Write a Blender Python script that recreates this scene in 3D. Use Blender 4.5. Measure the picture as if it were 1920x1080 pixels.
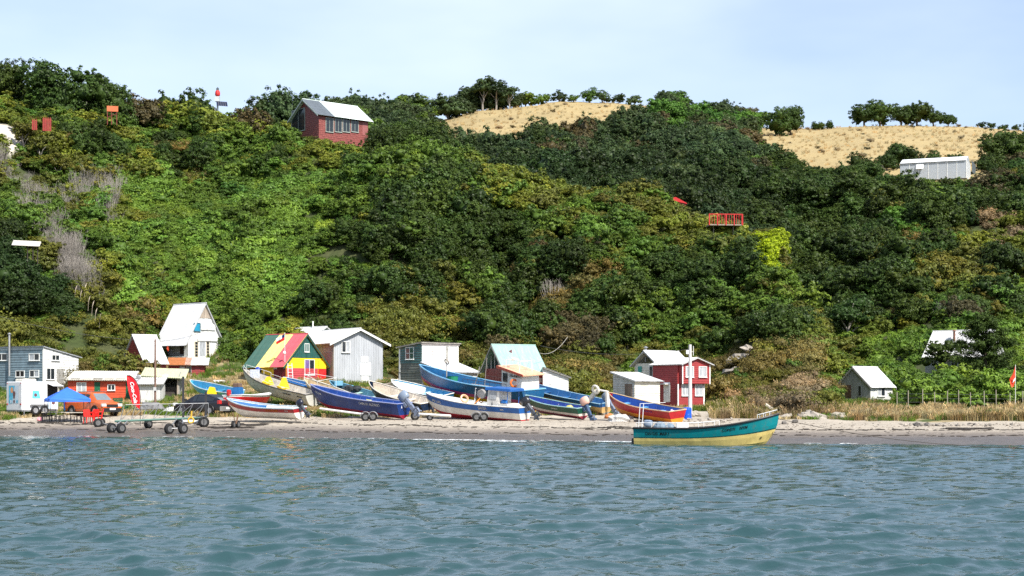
import bpy, math, random
import numpy as np
from mathutils import Vector, Matrix, Euler
R = math.radians
for o in list(bpy.data.objects): bpy.data.objects.remove(o)
SC = bpy.context.scene
COL = SC.collection
# ------------------------------------------------------------------ camera, sky, sun, exposure
F, HZ, CAMH = 3000.0, 746.0, 2.2          # focal length (photo pixels), horizon row, eye height above the water (m)
cam = bpy.data.cameras.new('camera'); cam.lens = 36 * F / 1920; cam.sensor_width = 36
cam.shift_y = (HZ - 540) / 1920; cam.clip_start = .5; cam.clip_end = 6000
camo = bpy.data.objects.new('camera', cam); COL.objects.link(camo)
camo.location = (0, 0, CAMH); camo.rotation_euler = (R(90), 0, 0)
SC.camera = camo
SUN = Vector((.50, -.66, .88)).normalized()
W = bpy.data.worlds.new('World'); SC.world = W; W.use_nodes = True
nt = W.node_tree; nt.nodes.clear()
out = nt.nodes.new('ShaderNodeOutputWorld'); bg = nt.nodes.new('ShaderNodeBackground')
sky = nt.nodes.new('ShaderNodeTexSky'); sky.sky_type = 'NISHITA'; sky.sun_disc = False
sky.sun_elevation = math.asin(SUN.z); sky.sun_rotation = math.atan2(SUN.x, SUN.y)
sky.air_density = 1.0; sky.dust_density = 1.2; sky.ozone_density = 1.6
bg.inputs[1].default_value = .118
# thin high cloud: whitens the sky in broad soft veils
tc = nt.nodes.new('ShaderNodeTexCoord'); mp = nt.nodes.new('ShaderNodeMapping'); mp.inputs['Scale'].default_value = (1.2, 1.2, 3.6)
mp.inputs['Location'].default_value = (.35, 0, .2)
nz = nt.nodes.new('ShaderNodeTexNoise'); nz.inputs['Scale'].default_value = 1.7; nz.inputs['Detail'].default_value = 5; nz.inputs['Roughness'].default_value = .5
rp = nt.nodes.new('ShaderNodeValToRGB'); rp.color_ramp.elements[0].position = .36; rp.color_ramp.elements[1].position = .72
rp.color_ramp.elements[0].color = (.22, .22, .22, 1); rp.color_ramp.elements[1].color = (.84, .84, .84, 1)
mx = nt.nodes.new('ShaderNodeMix'); mx.data_type = 'RGBA'; mx.inputs[7].default_value = (6.1, 6.85, 8.35, 1)
nt.links.new(tc.outputs['Generated'], mp.inputs[0]); nt.links.new(mp.outputs[0], nz.inputs[0]); nt.links.new(nz.outputs[0], rp.inputs[0])
sp = nt.nodes.new('ShaderNodeSeparateXYZ'); nt.links.new(tc.outputs['Generated'], sp.inputs[0])          # the veil thins overhead, as seen through less air
vz = nt.nodes.new('ShaderNodeMapRange'); vz.inputs[1].default_value = .42; vz.inputs[2].default_value = .9; vz.inputs[3].default_value = 1; vz.inputs[4].default_value = .18; nt.links.new(sp.outputs[2], vz.inputs[0])
vm = nt.nodes.new('ShaderNodeMath'); vm.operation = 'MULTIPLY'; nt.links.new(rp.outputs[0], vm.inputs[0]); nt.links.new(vz.outputs[0], vm.inputs[1]); nt.links.new(vm.outputs[0], mx.inputs[0]); nt.links.new(sky.outputs[0], mx.inputs[6]); nt.links.new(mx.outputs[2], bg.inputs[0]); nt.links.new(bg.outputs[0], out.inputs[0])
sl = bpy.data.lights.new('sun', 'SUN'); sl.energy = 5.0; sl.angle = R(.55); sl.color = (1, .955, .88)
so = bpy.data.objects.new('sun', sl); COL.objects.link(so); so.rotation_euler = SUN.to_track_quat('Z', 'Y').to_euler()
SC.view_settings.view_transform = 'Standard'; SC.view_settings.look = 'None'; SC.view_settings.gamma = 1; SC.view_settings.exposure = 0.56
SC.view_settings.use_curve_mapping = False
try:
    SC.cycles.max_bounces = 5; SC.cycles.diffuse_bounces = 3; SC.cycles.glossy_bounces = 3; SC.cycles.transmission_bounces = 4; SC.cycles.transparent_max_bounces = 6
    SC.cycles.use_denoising = False; SC.cycles.sample_clamp_indirect = 4; SC.cycles.caustics_reflective = False; SC.cycles.caustics_refractive = False
except Exception: pass
# ------------------------------------------------------------------ helpers
rng = np.random.default_rng(7); random.seed(7)
def P(u, y, D): return Vector(((u - 960) / F * D, D, CAMH + (HZ - y) / F * D))
MATS = {}
def lin(c):
    c = [x / 255 for x in c]
    return tuple((x / 12.92 if x <= .04045 else ((x + .055) / 1.055) ** 2.4) for x in c)
def mat(key, col=None, rough=.6, metal=0, var=.25, scale=3., streak=0., bump=0., spec=.4, dirt=None, dirt_amt=.0, emit=None):
    """painted / weathered surface: base colour with large and fine noise, optional vertical streaks and dirt"""
    if key in MATS: return MATS[key]
    m = bpy.data.materials.new(key); m.use_nodes = True; n = m.node_tree.nodes; l = m.node_tree.links
    b = n['Principled BSDF']; b.inputs['Roughness'].default_value = rough; b.inputs['Metallic'].default_value = metal; b.inputs['Specular IOR Level'].default_value = spec
    t = n.new('ShaderNodeTexCoord'); mp = n.new('ShaderNodeMapping'); l.new(t.outputs['Object'], mp.inputs[0])
    mp.inputs['Scale'].default_value = (1, 1, .25 if streak else 1)
    a = n.new('ShaderNodeTexNoise'); a.inputs['Scale'].default_value = scale; a.inputs['Detail'].default_value = 6; a.inputs['Roughness'].default_value = .65
    l.new(mp.outputs[0], a.inputs[0])
    r = n.new('ShaderNodeMapRange'); r.inputs[1].default_value = .3; r.inputs[2].default_value = .7; r.inputs[3].default_value = 1 - var; r.inputs[4].default_value = 1 + var * .6
    l.new(a.outputs[0], r.inputs[0])
    v = n.new('ShaderNodeVectorMath'); v.operation = 'SCALE'; v.inputs[0].default_value = col[:3]; l.new(r.outputs[0], v.inputs['Scale'])
    src = v.outputs[0]
    oi = n.new('ShaderNodeObjectInfo'); rr = n.new('ShaderNodeMapRange'); rr.inputs[3].default_value = 1 - var * .35; rr.inputs[4].default_value = 1 + var * .2
    l.new(oi.outputs['Random'], rr.inputs[0]); v2 = n.new('ShaderNodeVectorMath'); v2.operation = 'SCALE'; l.new(src, v2.inputs[0]); l.new(rr.outputs[0], v2.inputs['Scale']); src = v2.outputs[0]
    if dirt_amt:
        d = n.new('ShaderNodeTexNoise'); d.inputs['Scale'].default_value = scale * 1.9; d.inputs['Detail'].default_value = 8; d.inputs['Roughness'].default_value = .7; l.new(mp.outputs[0], d.inputs[0])
        dr = n.new('ShaderNodeMapRange'); dr.inputs[1].default_value = .52; dr.inputs[2].default_value = .68; dr.inputs[3].default_value = 0; dr.inputs[4].default_value = dirt_amt; l.new(d.outputs[0], dr.inputs[0])
        mixn = n.new('ShaderNodeMix'); mixn.data_type = 'RGBA'; l.new(dr.outputs[0], mixn.inputs[0]); l.new(src, mixn.inputs[6]); mixn.inputs[7].default_value = (*(dirt or (.12, .09, .06)), 1); src = mixn.outputs[2]
    l.new(src, b.inputs['Base Color'])
    if bump:
        bp = n.new('ShaderNodeBump'); bp.inputs['Strength'].default_value = bump; bp.inputs['Distance'].default_value = .03; l.new(a.outputs[0], bp.inputs['Height']); l.new(bp.outputs[0], b.inputs['Normal'])
    MATS[key] = m; return m
def paint(key, rgb, **k):
    k.setdefault('dirt_amt', .45); k.setdefault('rough', .55); return mat(key, lin(rgb), **k)
class MB:
    """collects shapes; build() links them as one mesh object"""
    def __init__(s): s.v = []; s.f = []; s.m = []
    def add(s, vs, fs, mi=0, M=None):
        o = len(s.v); s.v += [tuple(M @ Vector(p)) if M else tuple(p) for p in vs]
        s.f += [tuple(i + o for i in f) for f in fs]; s.m += [mi] * len(fs); return s
    def box(s, x0, x1, y0, y1, z0, z1, mi=0, M=None):
        v = [(x0, y0, z0), (x1, y0, z0), (x1, y1, z0), (x0, y1, z0), (x0, y0, z1), (x1, y0, z1), (x1, y1, z1), (x0, y1, z1)]
        return s.add(v, [(0, 3, 2, 1), (4, 5, 6, 7), (0, 1, 5, 4), (1, 2, 6, 5), (2, 3, 7, 6), (3, 0, 4, 7)], mi, M)
    def hexa(s, v8, mi=0, M=None):
        return s.add(v8, [(0, 3, 2, 1), (4, 5, 6, 7), (0, 1, 5, 4), (1, 2, 6, 5), (2, 3, 7, 6), (3, 0, 4, 7)], mi, M)
    def rbox(s, x0, x1, y0, y1, z0, z1, r=.05, mi=0, M=None):
        """box with its four upright and upper edges chamfered"""
        p = [(x0 + r, y0), (x1 - r, y0), (x1, y0 + r), (x1, y1 - r), (x1 - r, y1), (x0 + r, y1), (x0, y1 - r), (x0, y0 + r)]
        cx, cy = (x0 + x1) / 2, (y0 + y1) / 2
        q = [(cx + (a - cx) * (1 - 2 * r / (x1 - x0)), cy + (b - cy) * (1 - 2 * r / (y1 - y0))) for a, b in p]
        v = [(a, b, z0) for a, b in p] + [(a, b, z1 - r) for a, b in p] + [(a, b, z1) for a, b in q]
        f = [tuple(range(7, -1, -1)), tuple(range(16, 24))]
        for k in (0, 8): f += [(k + i, k + (i + 1) % 8, k + 8 + (i + 1) % 8, k + 8 + i) for i in range(8)]
        return s.add(v, f, mi, M)
    def prism(s, poly, axis, a0, a1, mi=0, M=None):
        """polygon (2D) extruded along axis from a0 to a1"""
        n = len(poly)
        def mk(p, a): return {'x': (a, p[0], p[1]), 'y': (p[0], a, p[1]), 'z': (p[0], p[1], a)}[axis]
        v = [mk(p, a0) for p in poly] + [mk(p, a1) for p in poly]
        f = [tuple(range(n)), tuple(range(2 * n - 1, n - 1, -1))] + [(i, n + i, n + (i + 1) % n, (i + 1) % n) for i in range(n)]
        return s.add(v, f, mi, M)
    def tube(s, pts, r, n=6, mi=0, M=None, cap=True):
        pts = [Vector(p) for p in pts]; rr = r if isinstance(r, (list, tuple)) else [r] * len(pts); v = []; f = []
        for i, p in enumerate(pts):
            d = (pts[min(i + 1, len(pts) - 1)] - pts[max(i - 1, 0)]); d = d.normalized() if d.length > 1e-9 else Vector((0, 0, 1))
            a = d.cross(Vector((0, 0, 1)) if abs(d.z) < .9 else Vector((1, 0, 0))).normalized(); b = d.cross(a)
            v += [tuple(p + (a * math.cos(2 * math.pi * k / n) + b * math.sin(2 * math.pi * k / n)) * rr[i]) for k in range(n)]
        for i in range(len(pts) - 1): f += [(i * n + k, i * n + (k + 1) % n, (i + 1) * n + (k + 1) % n, (i + 1) * n + k) for k in range(n)]
        if cap: f += [tuple(range(n - 1, -1, -1)), tuple(range((len(pts) - 1) * n, len(pts) * n))]
        return s.add(v, f, mi, M)
    def lathe(s, prof, n=14, mi=0, M=None):
        """profile [(r,z)] turned about z"""
        v = [(r * math.cos(2 * math.pi * k / n), r * math.sin(2 * math.pi * k / n), z) for r, z in prof for k in range(n)]
        f = [(i * n + k, i * n + (k + 1) % n, (i + 1) * n + (k + 1) % n, (i + 1) * n + k) for i in range(len(prof) - 1) for k in range(n)]
        f += [tuple(range(n - 1, -1, -1)), tuple(range((len(prof) - 1) * n, len(prof) * n))]
        return s.add(v, f, mi, M)
    def torus(s, Rr, r, n=16, k=6, mi=0, M=None, arc=1.):
        v = []; f = []
        for i in range(n + 1):
            a = 2 * math.pi * arc * i / n
            v += [((Rr + r * math.cos(2 * math.pi * j / k)) * math.cos(a), (Rr + r * math.cos(2 * math.pi * j / k)) * math.sin(a), r * math.sin(2 * math.pi * j / k)) for j in range(k)]
        for i in range(n): f += [(i * k + j, (i + 1) * k + j, (i + 1) * k + (j + 1) % k, i * k + (j + 1) % k) for j in range(k)]
        return s.add(v, f, mi, M)
    def blob(s, c, r, n=8, m=6, jit=.15, mi=0, M=None):
        """lumpy rounded body"""
        r = (r, r, r) if not isinstance(r, (tuple, list)) else r; v = []; f = []
        for i in range(m + 1):
            th = math.pi * i / m
            for k in range(n):
                ph = 2 * math.pi * k / n; q = 1 + random.uniform(-jit, jit) if 0 < i < m else 1
                v.append((c[0] + r[0] * q * math.sin(th) * math.cos(ph), c[1] + r[1] * q * math.sin(th) * math.sin(ph), c[2] + r[2] * q * math.cos(th)))
        f = [(i * n + k, (i + 1) * n + k, (i + 1) * n + (k + 1) % n, i * n + (k + 1) % n) for i in range(m) for k in range(n)]
        return s.add(v, f, mi, M)
    def mesh(s, name, mats, smooth=False):
        me = bpy.data.meshes.new(name); me.from_pydata(s.v, [], s.f)
        for m in (mats if isinstance(mats, (list, tuple)) else [mats]): me.materials.append(m)
        me.polygons.foreach_set('material_index', s.m)
        if smooth: me.polygons.foreach_set('use_smooth', [True] * len(s.f))
        me.update(); return me
    def build(s, name, mats, parent=None, smooth=False, loc=None, rot=None):
        return link(name, s.mesh(name, mats, smooth), parent, loc, rot)
def link(name, me, parent=None, loc=None, rot=None):
    o = bpy.data.objects.new(name, me); COL.objects.link(o)
    if parent: o.parent = parent
    if loc is not None: o.location = loc
    if rot is not None: o.rotation_euler = rot
    return o
def tag(o, label=None, cat=None, group=None, kind=None):
    for k, v in (('label', label), ('category', cat), ('group', group), ('kind', kind)):
        if v: o[k] = v
    return o
def thing(name, label, cat, loc=(0, 0, 0), rz=0, group=None, rot=None):
    o = bpy.data.objects.new(name, None); COL.objects.link(o); o.location = loc; o.rotation_euler = rot or (0, 0, rz)
    o.empty_display_size = .2
    return tag(o, label, cat, group)
def TR(x=0, y=0, z=0, rx=0, ry=0, rz=0): return Matrix.Translation((x, y, z)) @ Euler((rx, ry, rz)).to_matrix().to_4x4()
def fast_mesh(name, V, Q, mats, attrs=None, smooth=False):
    """mesh from numpy arrays: V (n,3), Q (m,4) quads; attrs {name: (domain, type, array)}"""
    me = bpy.data.meshes.new(name); me.vertices.add(len(V)); me.vertices.foreach_set('co', np.ascontiguousarray(V, np.float32).ravel())
    k = Q.shape[1]; me.loops.add(Q.size); me.loops.foreach_set('vertex_index', np.ascontiguousarray(Q, np.int32).ravel())
    me.polygons.add(len(Q)); me.polygons.foreach_set('loop_start', np.arange(0, Q.size, k, dtype=np.int32)); me.polygons.foreach_set('loop_total', np.full(len(Q), k, np.int32))
    for m in (mats if isinstance(mats, (list, tuple)) else [mats]): me.materials.append(m)
    for nme, (dom, typ, arr) in (attrs or {}).items():
        a = me.attributes.new(nme, typ, dom); a.data.foreach_set({'FLOAT': 'value', 'INT': 'value', 'FLOAT_VECTOR': 'vector', 'FLOAT_COLOR': 'color'}[typ], np.ascontiguousarray(arr, np.int32 if typ == 'INT' else np.float32).ravel())
    if smooth: me.polygons.foreach_set('use_smooth', np.ones(len(Q), bool))
    me.update(calc_edges=True); me.validate(); return me
def vnoise(x, y, seed=0, oct=4, per=.5):
    """value noise, numpy"""
    r = np.random.default_rng(seed); T = r.random((256, 256)); tot = 0; amp = 1; out = np.zeros_like(np.asarray(x, float))
    for k in range(oct):
        xi = np.floor(x).astype(int); yi = np.floor(y).astype(int); fx = x - xi; fy = y - yi; fx = fx * fx * (3 - 2 * fx); fy = fy * fy * (3 - 2 * fy)
        a = T[xi % 256, yi % 256]; b = T[(xi + 1) % 256, yi % 256]; c = T[xi % 256, (yi + 1) % 256]; d = T[(xi + 1) % 256, (yi + 1) % 256]
        out = out + amp * ((a * (1 - fx) + b * fx) * (1 - fy) + (c * (1 - fx) + d * fx) * fy - .5); tot += amp; amp *= per; x = x * 2.03 + 17.1; y = y * 2.03 + 5.7
    return out / tot * 2
# ------------------------------------------------------------------ terrain: beach, village bank, bluff and far hills (columns of (distance, row) along sight lines)
A = {
 -500: [(91,818.5),(98,800),(104,790),(108,782),(115,766),(120,748),(125,728),(130,690),(136,590),(144,470),(154,350),(168,250),(182,190),(195,165)],
 0: [(91,818.5),(98,801),(104,790),(108,779),(115,768),(122,754),(128,735),(132,690),(138,590),(146,470),(156,360),(170,270),(182,215),(195,180)],
 180: [(90.5,819),(98,801),(104,790),(108,783),(115,770),(122,755),(128,736),(134,690),(140,610),(148,505),(158,390),(170,300),(182,250),(200,222)],
 340: [(89.5,820),(97,802),(103,791),(108,782),(114,772),(120,757),(128,728),(135,703),(141,686),(147,652),(153,590),(161,500),(171,400),(182,315),(192,262),(200,245)],
 450: [(88.5,820.5),(96,803),(102,791),(107,783),(112,776),(118,760),(124,740),(130,716),(136,692),(142,655),(150,590),(160,490),(172,380),(184,295),(196,245)],
 550: [(87.5,821.5),(95,803),(101,791),(107,781),(112,772),(117,757),(122,736),(128,714),(135,702),(141,670),(149,600),(159,500),(171,390),(182,285),(186,268),(196,262),(203,262)],
 680: [(86,823),(94,804),(100,792),(106,782),(112,769),(118,753),(124,737),(130,723),(137,708),(144,650),(152,560),(162,455),(174,350),(184,280),(195,268)],
 800: [(84,824.5),(93,805),(99,793),(105,784),(111,774),(117,758),(123,743),(130,729),(138,706),(145,650),(153,560),(163,455),(174,362),(184,314),(192,302)],
 950: [(82,826.5),(91,806),(98,794),(104,786),(110,776),(116,765),(122,752),(129,739),(136,720),(143,660),(151,575),(161,475),(172,384),(180,350),(186,343)],
 1080: [(80.5,828),(90,807),(97,795),(103,787),(109,779),(116,768),(125,752),(133,732),(139,692),(146,625),(155,525),(165,432),(174,392),(180,386)],
 1220: [(79,829.5),(88,808),(95,797),(101,790),(108,782),(115,772),(124,765),(133,757),(139,728),(145,665),(152,585),(161,482),(168,420),(174,398)],
 1340: [(77.5,831),(87,808),(94,798),(100,792),(107,785),(115,774),(123,764),(130,747),(137,700),(144,630),(152,548),(160,478),(166,452)],
 1440: [(76.7,832),(86,809),(93,799),(99,794),(105,787),(111,776),(118,755),(125,718),(132,665),(140,600),(148,532),(154,502),(158,494)],
 1520: [(76.2,832.6),(85,809),(92,800),(98,795),(104,788),(110,774),(116,750),(123,710),(130,668),(137,632),(143,620)],
 1548: [(75.8,833),(84.5,809),(91.5,800),(98,795),(103,788),(110,778),(117,764),(124,748),(131,735),(140,724),(146,722)],
 1582: [(75.7,833.1),(84.3,809),(91.3,800),(97.5,796),(103,788),(111,775),(120,767),(130,762),(141,758),(146,752)],
 1640: [(75.4,833.5),(84,810),(91,801),(97,796),(103,788),(111,775),(120,766),(130,761),(141,757),(146,748)],
 1800: [(74.7,834.4),(83,810),(90,802),(96,797),(102,789),(109,778),(118,770),(130,764),(145,752),(152,738)],
 1960: [(74,835.2),(82,811),(89,803),(95,797),(101,789),(108,778),(118,769),(130,763),(145,752),(155,738)],
 2500: [(73,836),(81,811),(88,803),(94,797),(100,789),(108,778),(118,769),(130,763),(145,752),(155,738)],
}
B = {
 -500: [(300,420),(440,400)], 380: [(300,400),(430,330)], 520: [(240,400),(300,300),(400,255),(440,250)],
 640: [(230,400),(280,305),(330,262),(400,238),(440,232)], 800: [(220,400),(260,318),(300,283),(340,262),(390,240),(440,226)],
 900: [(220,420),(260,325),(300,280),(350,246),(430,207)], 1050: [(210,450),(250,352),(290,300),(320,270),(370,230),(440,188)],
 1200: [(200,490),(240,395),(280,330),(320,288),(360,258),(400,225),(440,194)], 1300: [(200,510),(240,405),(280,338),(320,295),(360,262),(400,238),(440,218)],
 1420: [(190,600),(225,490),(265,390),(300,322),(340,284),(380,258),(440,240)], 1520: [(165,735),(190,712),(212,620),(240,500),(270,395),(300,325),(330,292),(380,262),(440,240)],
 1640: [(142,757),(156,744),(170,722),(184,680),(200,610),(222,510),(244,430),(265,370),(285,336),(310,300),(350,270),(440,234)],
 1800: [(145,752),(155,732),(165,706),(175,675),(195,600),(220,500),(245,425),(262,375),(272,345),(285,327),(300,312),(330,285),(380,258),(440,236)],
 1960: [(145,752),(155,738),(165,714),(175,686),(200,600),(225,500),(250,430),(270,380),(285,346),(300,330),(330,300),(380,266),(440,248)],
 2500: [(145,752),(160,730),(200,640),(250,480),(300,380),(380,300),(440,280)],
}
def layer(tab, uu, DD, fall):
    ks = sorted(tab); Z = np.zeros((len(ks), len(DD)))
    for i, k in enumerate(ks):
        d = np.array([p[0] for p in tab[k]], float); z = np.array([CAMH + (HZ - p[1]) / F * p[0] for p in tab[k]])
        zi = np.interp(DD, d, z); zi = np.where(DD > d[-1], z[-1] - fall * (DD - d[-1]), zi)
        zi = np.where(DD < d[0], (z[0] - .065 * (d[0] - DD)) if fall > .3 else -8, zi); Z[i] = zi
    for _ in range(2): Z[:, 1:-1] = (Z[:, :-2] + 2 * Z[:, 1:-1] + Z[:, 2:]) / 4
    j = np.clip(np.searchsorted(ks, uu) - 1, 0, len(ks) - 2); ka = np.array(ks, float); t = np.clip((uu - ka[j]) / (ka[j + 1] - ka[j]), 0, 1); t = t * t * (3 - 2 * t) * .5 + t * .5
    return Z[j] * (1 - t)[:, None] + Z[j + 1] * t[:, None]
UU = np.linspace(-900, 2820, 373); DD = np.concatenate([np.arange(55, 150, .8), np.arange(150, 250, 1.5), np.arange(250, 470, 3.), np.arange(470, 900, 20.)])
ZA = layer(A, UU, DD, .5); ZB = layer(B, UU, DD, .12)
ZB = np.where(DD[None, :] < 141, -9, ZB)
TX = (UU[:, None] - 960) / F * DD[None, :]; TY = np.broadcast_to(DD[None, :], TX.shape)
k = 1.2; mz = np.maximum(ZA, ZB); TZ = mz + k * np.log(np.exp((ZA - mz) / k) + np.exp((ZB - mz) / k)) * .6
TZ = np.where((ZA > ZB + 6), ZA, TZ); TZ = np.where(ZB > ZA + 6, ZB, TZ)
slope = np.clip((DD[None, :] - 132) / 20, 0, 1)
TZ = TZ + slope * (1 - .7 * np.clip((TY - 270) / 25, 0, 1)) * (1.7 * vnoise(TX / 9 + 50, TY / 9 + 50, 3) + 5.0 * vnoise(TX / 15 + 11, TY / 60 + 50, 13, 2) * np.clip((184 - TY) / 18, 0, 1) * np.clip((TY - 142) / 16, 0, 1) + .4 * vnoise(TX / 2.5 + 9, TY / 2.5 + 9, 4)) + (1 - slope) * np.clip((DD[None, :] - 92) / 15, 0, 1) * (.10 * vnoise(TX / 2. + 30, TY / 2. + 30, 5)) + .02 * vnoise(TX / 1.1 + 30, TY / 1.1 + 30, 6)
gl = 905 + (TY - 172) * -3.4        # ravine running down the middle of the bluff
TZ = TZ - 3.6 * np.exp(-((UU[:, None] - gl) / 34) ** 2) * np.clip((TY - 138) / 8, 0, 1) * np.clip((184 - TY) / 10, 0, 1)
TYPX = HZ - (TZ - CAMH) / TY * F                                      # row in the photograph of every terrain point
def bil(arr, u, D):
    u = np.asarray(u, float); D = np.asarray(D, float)
    i = np.clip((u - UU[0]) / (UU[1] - UU[0]), 0, len(UU) - 1.001); i0 = i.astype(int); fi = i - i0
    j0 = np.clip(np.searchsorted(DD, D) - 1, 0, len(DD) - 2); fj = np.clip((D - DD[j0]) / (DD[j0 + 1] - DD[j0]), 0, 1)
    return (arr[i0, j0] * (1 - fi) + arr[i0 + 1, j0] * fi) * (1 - fj) + (arr[i0, j0 + 1] * (1 - fi) + arr[i0 + 1, j0 + 1] * fi) * fj
def gz(x, y): return float(bil(TZ, 960 + x / y * F, y))
def G(u, D, dz=0): x = (u - 960) / F * D; return Vector((x, D, gz(x, D) + dz))
# ground cover: 0 beach sand, 1 village bank, 2 hillside, 3 dry meadow
Ug = np.broadcast_to(UU[:, None], TX.shape); n1 = vnoise(TX / 3 + 20, TY / 3 + 20, 8); n2 = vnoise(TX / .9 + 3, TY / .9 + 3, 9); n3 = vnoise(TX / 14, TY / 14 + 3, 10)
sand_edge = np.interp(UU, [-900, 0, 130, 350, 430, 560, 700, 900, 1000, 1100, 1180, 1330, 1450, 1560, 1640, 1920, 2820], [105, 105, 111, 110, 108, 105.5, 106, 106.5, 107.5, 108, 116, 118, 106, 103.5, 101.5, 100, 100])[:, None] + 2.2 * n1 + .8 * n2
meadow = ((Ug > 790) & (Ug < 1250) & (TY > 284 + 9 * n3 + np.clip((Ug - 985) / 220, 0, 1) * 88) & (TY < 455)) | ((Ug > 1410) & (Ug < 1935) & (TY > 292 + 6 * n3 + np.clip((1560 - Ug) / 130, 0, 1) * 25 + np.clip((Ug - 1840) / 80, 0, 1) * 50) & (TY < 455)) | ((Ug > 1640) & (Ug < 1960) & (TY > 275) & (TY < 292))
def c3(*c): return np.array(c)[None, None, :]
wl = np.interp(UU, sorted(A), [A[k][0][0] for k in sorted(A)])[:, None]           # waterline distance
wet = np.clip(1 - (TY - wl - 4.5 - 1.2 * n1) / 3.5, 0, 1)[..., None]
dry = np.clip((TY - wl - 8 - 1.5 * n1) / 4, 0, 1)[..., None]
sand = (c3(.235, .20, .165) * (1 - wet) + c3(.115, .095, .08) * wet) * (1 - dry) + c3(.40, .35, .28) * dry
bank = np.where((n1 + .7 * n2)[..., None] > -.05, c3(.075, .10, .024), c3(.30, .24, .13)); bank = np.where((n3 + n2 * .4)[..., None] > .35, c3(.20, .18, .07), bank)
soil = np.where(n2[..., None] > .0, c3(.045, .062, .018), c3(.062, .070, .026))
mead = c3(.36, .275, .13) * (1 + .10 * n1 + .09 * n2 + .16 * n3)[..., None]
left = np.exp(-((Ug + 30) / 70) ** 2 - ((TYPX - 262) / 30) ** 2)[..., None] > .35       # bare pale cutting at the upper left
isand = (TY < sand_edge)
hill_start = np.interp(UU, [0, 180, 340, 450, 550, 680, 800, 950, 1080, 1220, 1340, 1440, 1520, 1570, 1640, 1800], [124, 128, 144, 139, 138, 136, 136, 134, 128, 134, 126, 111, 108, 112, 122, 114])[:, None] + n1
Cc = np.where(isand[..., None], sand, np.where((TY < hill_start)[..., None], bank, soil)); Cc = np.where(meadow[..., None], mead, Cc); Cc = np.where(left & (TY > 120)[..., None], c3(.62, .56, .48), Cc)
Cc = np.where(isand[..., None], Cc * (1 + .16 * n2 + .10 * n1)[..., None], Cc)
cls = np.where(isand, 0, np.where(meadow, 3, np.where(TY < hill_start, 1, 2)))
def ground_mat():
    m = bpy.data.materials.new('ground'); m.use_nodes = True; n = m.node_tree.nodes; l = m.node_tree.links; b = n['Principled BSDF']
    a = n.new('ShaderNodeAttribute'); a.attribute_name = 'Col'; t = n.new('ShaderNodeTexCoord')
    z = n.new('ShaderNodeTexNoise'); z.inputs['Scale'].default_value = 2.6; z.inputs['Detail'].default_value = 9; z.inputs['Roughness'].default_value = .72; l.new(t.outputs['Object'], z.inputs[0])
    r = n.new('ShaderNodeMapRange'); r.inputs[1].default_value = .3; r.inputs[2].default_value = .7; r.inputs[3].default_value = .66; r.inputs[4].default_value = 1.25; l.new(z.outputs[0], r.inputs[0])
    v = n.new('ShaderNodeVectorMath'); v.operation = 'SCALE'; l.new(a.outputs['Color'], v.inputs[0]); l.new(r.outputs[0], v.inputs['Scale']); l.new(v.outputs[0], b.inputs['Base Color'])
    w = n.new('ShaderNodeAttribute'); w.attribute_name = 'wet'; rr = n.new('ShaderNodeMapRange'); rr.inputs[3].default_value = .95; rr.inputs[4].default_value = .38; l.new(w.outputs['Fac'], rr.inputs[0]); l.new(rr.outputs[0], b.inputs['Roughness'])
    b.inputs['Specular IOR Level'].default_value = .3
    bp = n.new('ShaderNodeBump'); bp.inputs['Strength'].default_value = .5; bp.inputs['Distance'].default_value = .12; l.new(z.outputs[0], bp.inputs['Height']); l.new(bp.outputs[0], b.inputs['Normal'])
    return m
GM = ground_mat(); nu, nd = TX.shape; idx = np.arange(nu * nd).reshape(nu, nd)
Qall = np.stack([idx[:-1, :-1], idx[1:, :-1], idx[1:, 1:], idx[:-1, 1:]], -1).reshape(-1, 4); qc = cls[:-1, :-1].ravel(); Vall = np.stack([TX, TY, TZ], -1).reshape(-1, 3); Call = np.concatenate([Cc, np.ones(Cc.shape[:2] + (1,))], -1).reshape(-1, 4); wetA = (wet[..., 0] * isand).ravel()
for c, nm in ((0, 'beach'), (1, 'village_bank'), (2, 'hillside'), (3, 'dry_meadow')):
    q = Qall[qc == c]; us, inv = np.unique(q, return_inverse=True)
    me = fast_mesh(nm, Vall[us], inv.reshape(-1, 4), GM, {'Col': ('POINT', 'FLOAT_COLOR', Call[us]), 'wet': ('POINT', 'FLOAT', wetA[us])}, True)
    tag(link(nm, me), kind='structure')
# ------------------------------------------------------------------ sea
def sea_mat():
    m = bpy.data.materials.new('sea_water'); m.use_nodes = True; n = m.node_tree.nodes; l = m.node_tree.links; b = n['Principled BSDF']
    b.inputs['Base Color'].default_value = (.028, .066, .071, 1); b.inputs['Roughness'].default_value = .07; b.inputs['IOR'].default_value = 1.33; b.inputs['Specular IOR Level'].default_value = .5
    t = n.new('ShaderNodeTexCoord'); mp = n.new('ShaderNodeMapping'); mp.inputs['Scale'].default_value = (1, .75, 1); l.new(t.outputs['Object'], mp.inputs[0])
    z = n.new('ShaderNodeTexNoise'); z.inputs['Scale'].default_value = 4.2; z.inputs['Detail'].default_value = 5; z.inputs['Roughness'].default_value = .6; l.new(mp.outputs[0], z.inputs[0])
    bp = n.new('ShaderNodeBump'); bp.inputs['Strength'].default_value = .8; bp.inputs['Distance'].default_value = .03; l.new(z.outputs[0], bp.inputs['Height']); l.new(bp.outputs[0], b.inputs['Normal'])
    return m
SEA = sea_mat()
ys = []; d = 11.
while d < 118: ys.append(d); d += min(max(.05, d * d / (F * CAMH) * .85), .17)
SD = np.array(ys); SU = np.concatenate([np.linspace(-1600, -60, 90), np.linspace(-50, 1970, 420), np.linspace(1980, 3500, 90)])
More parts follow.
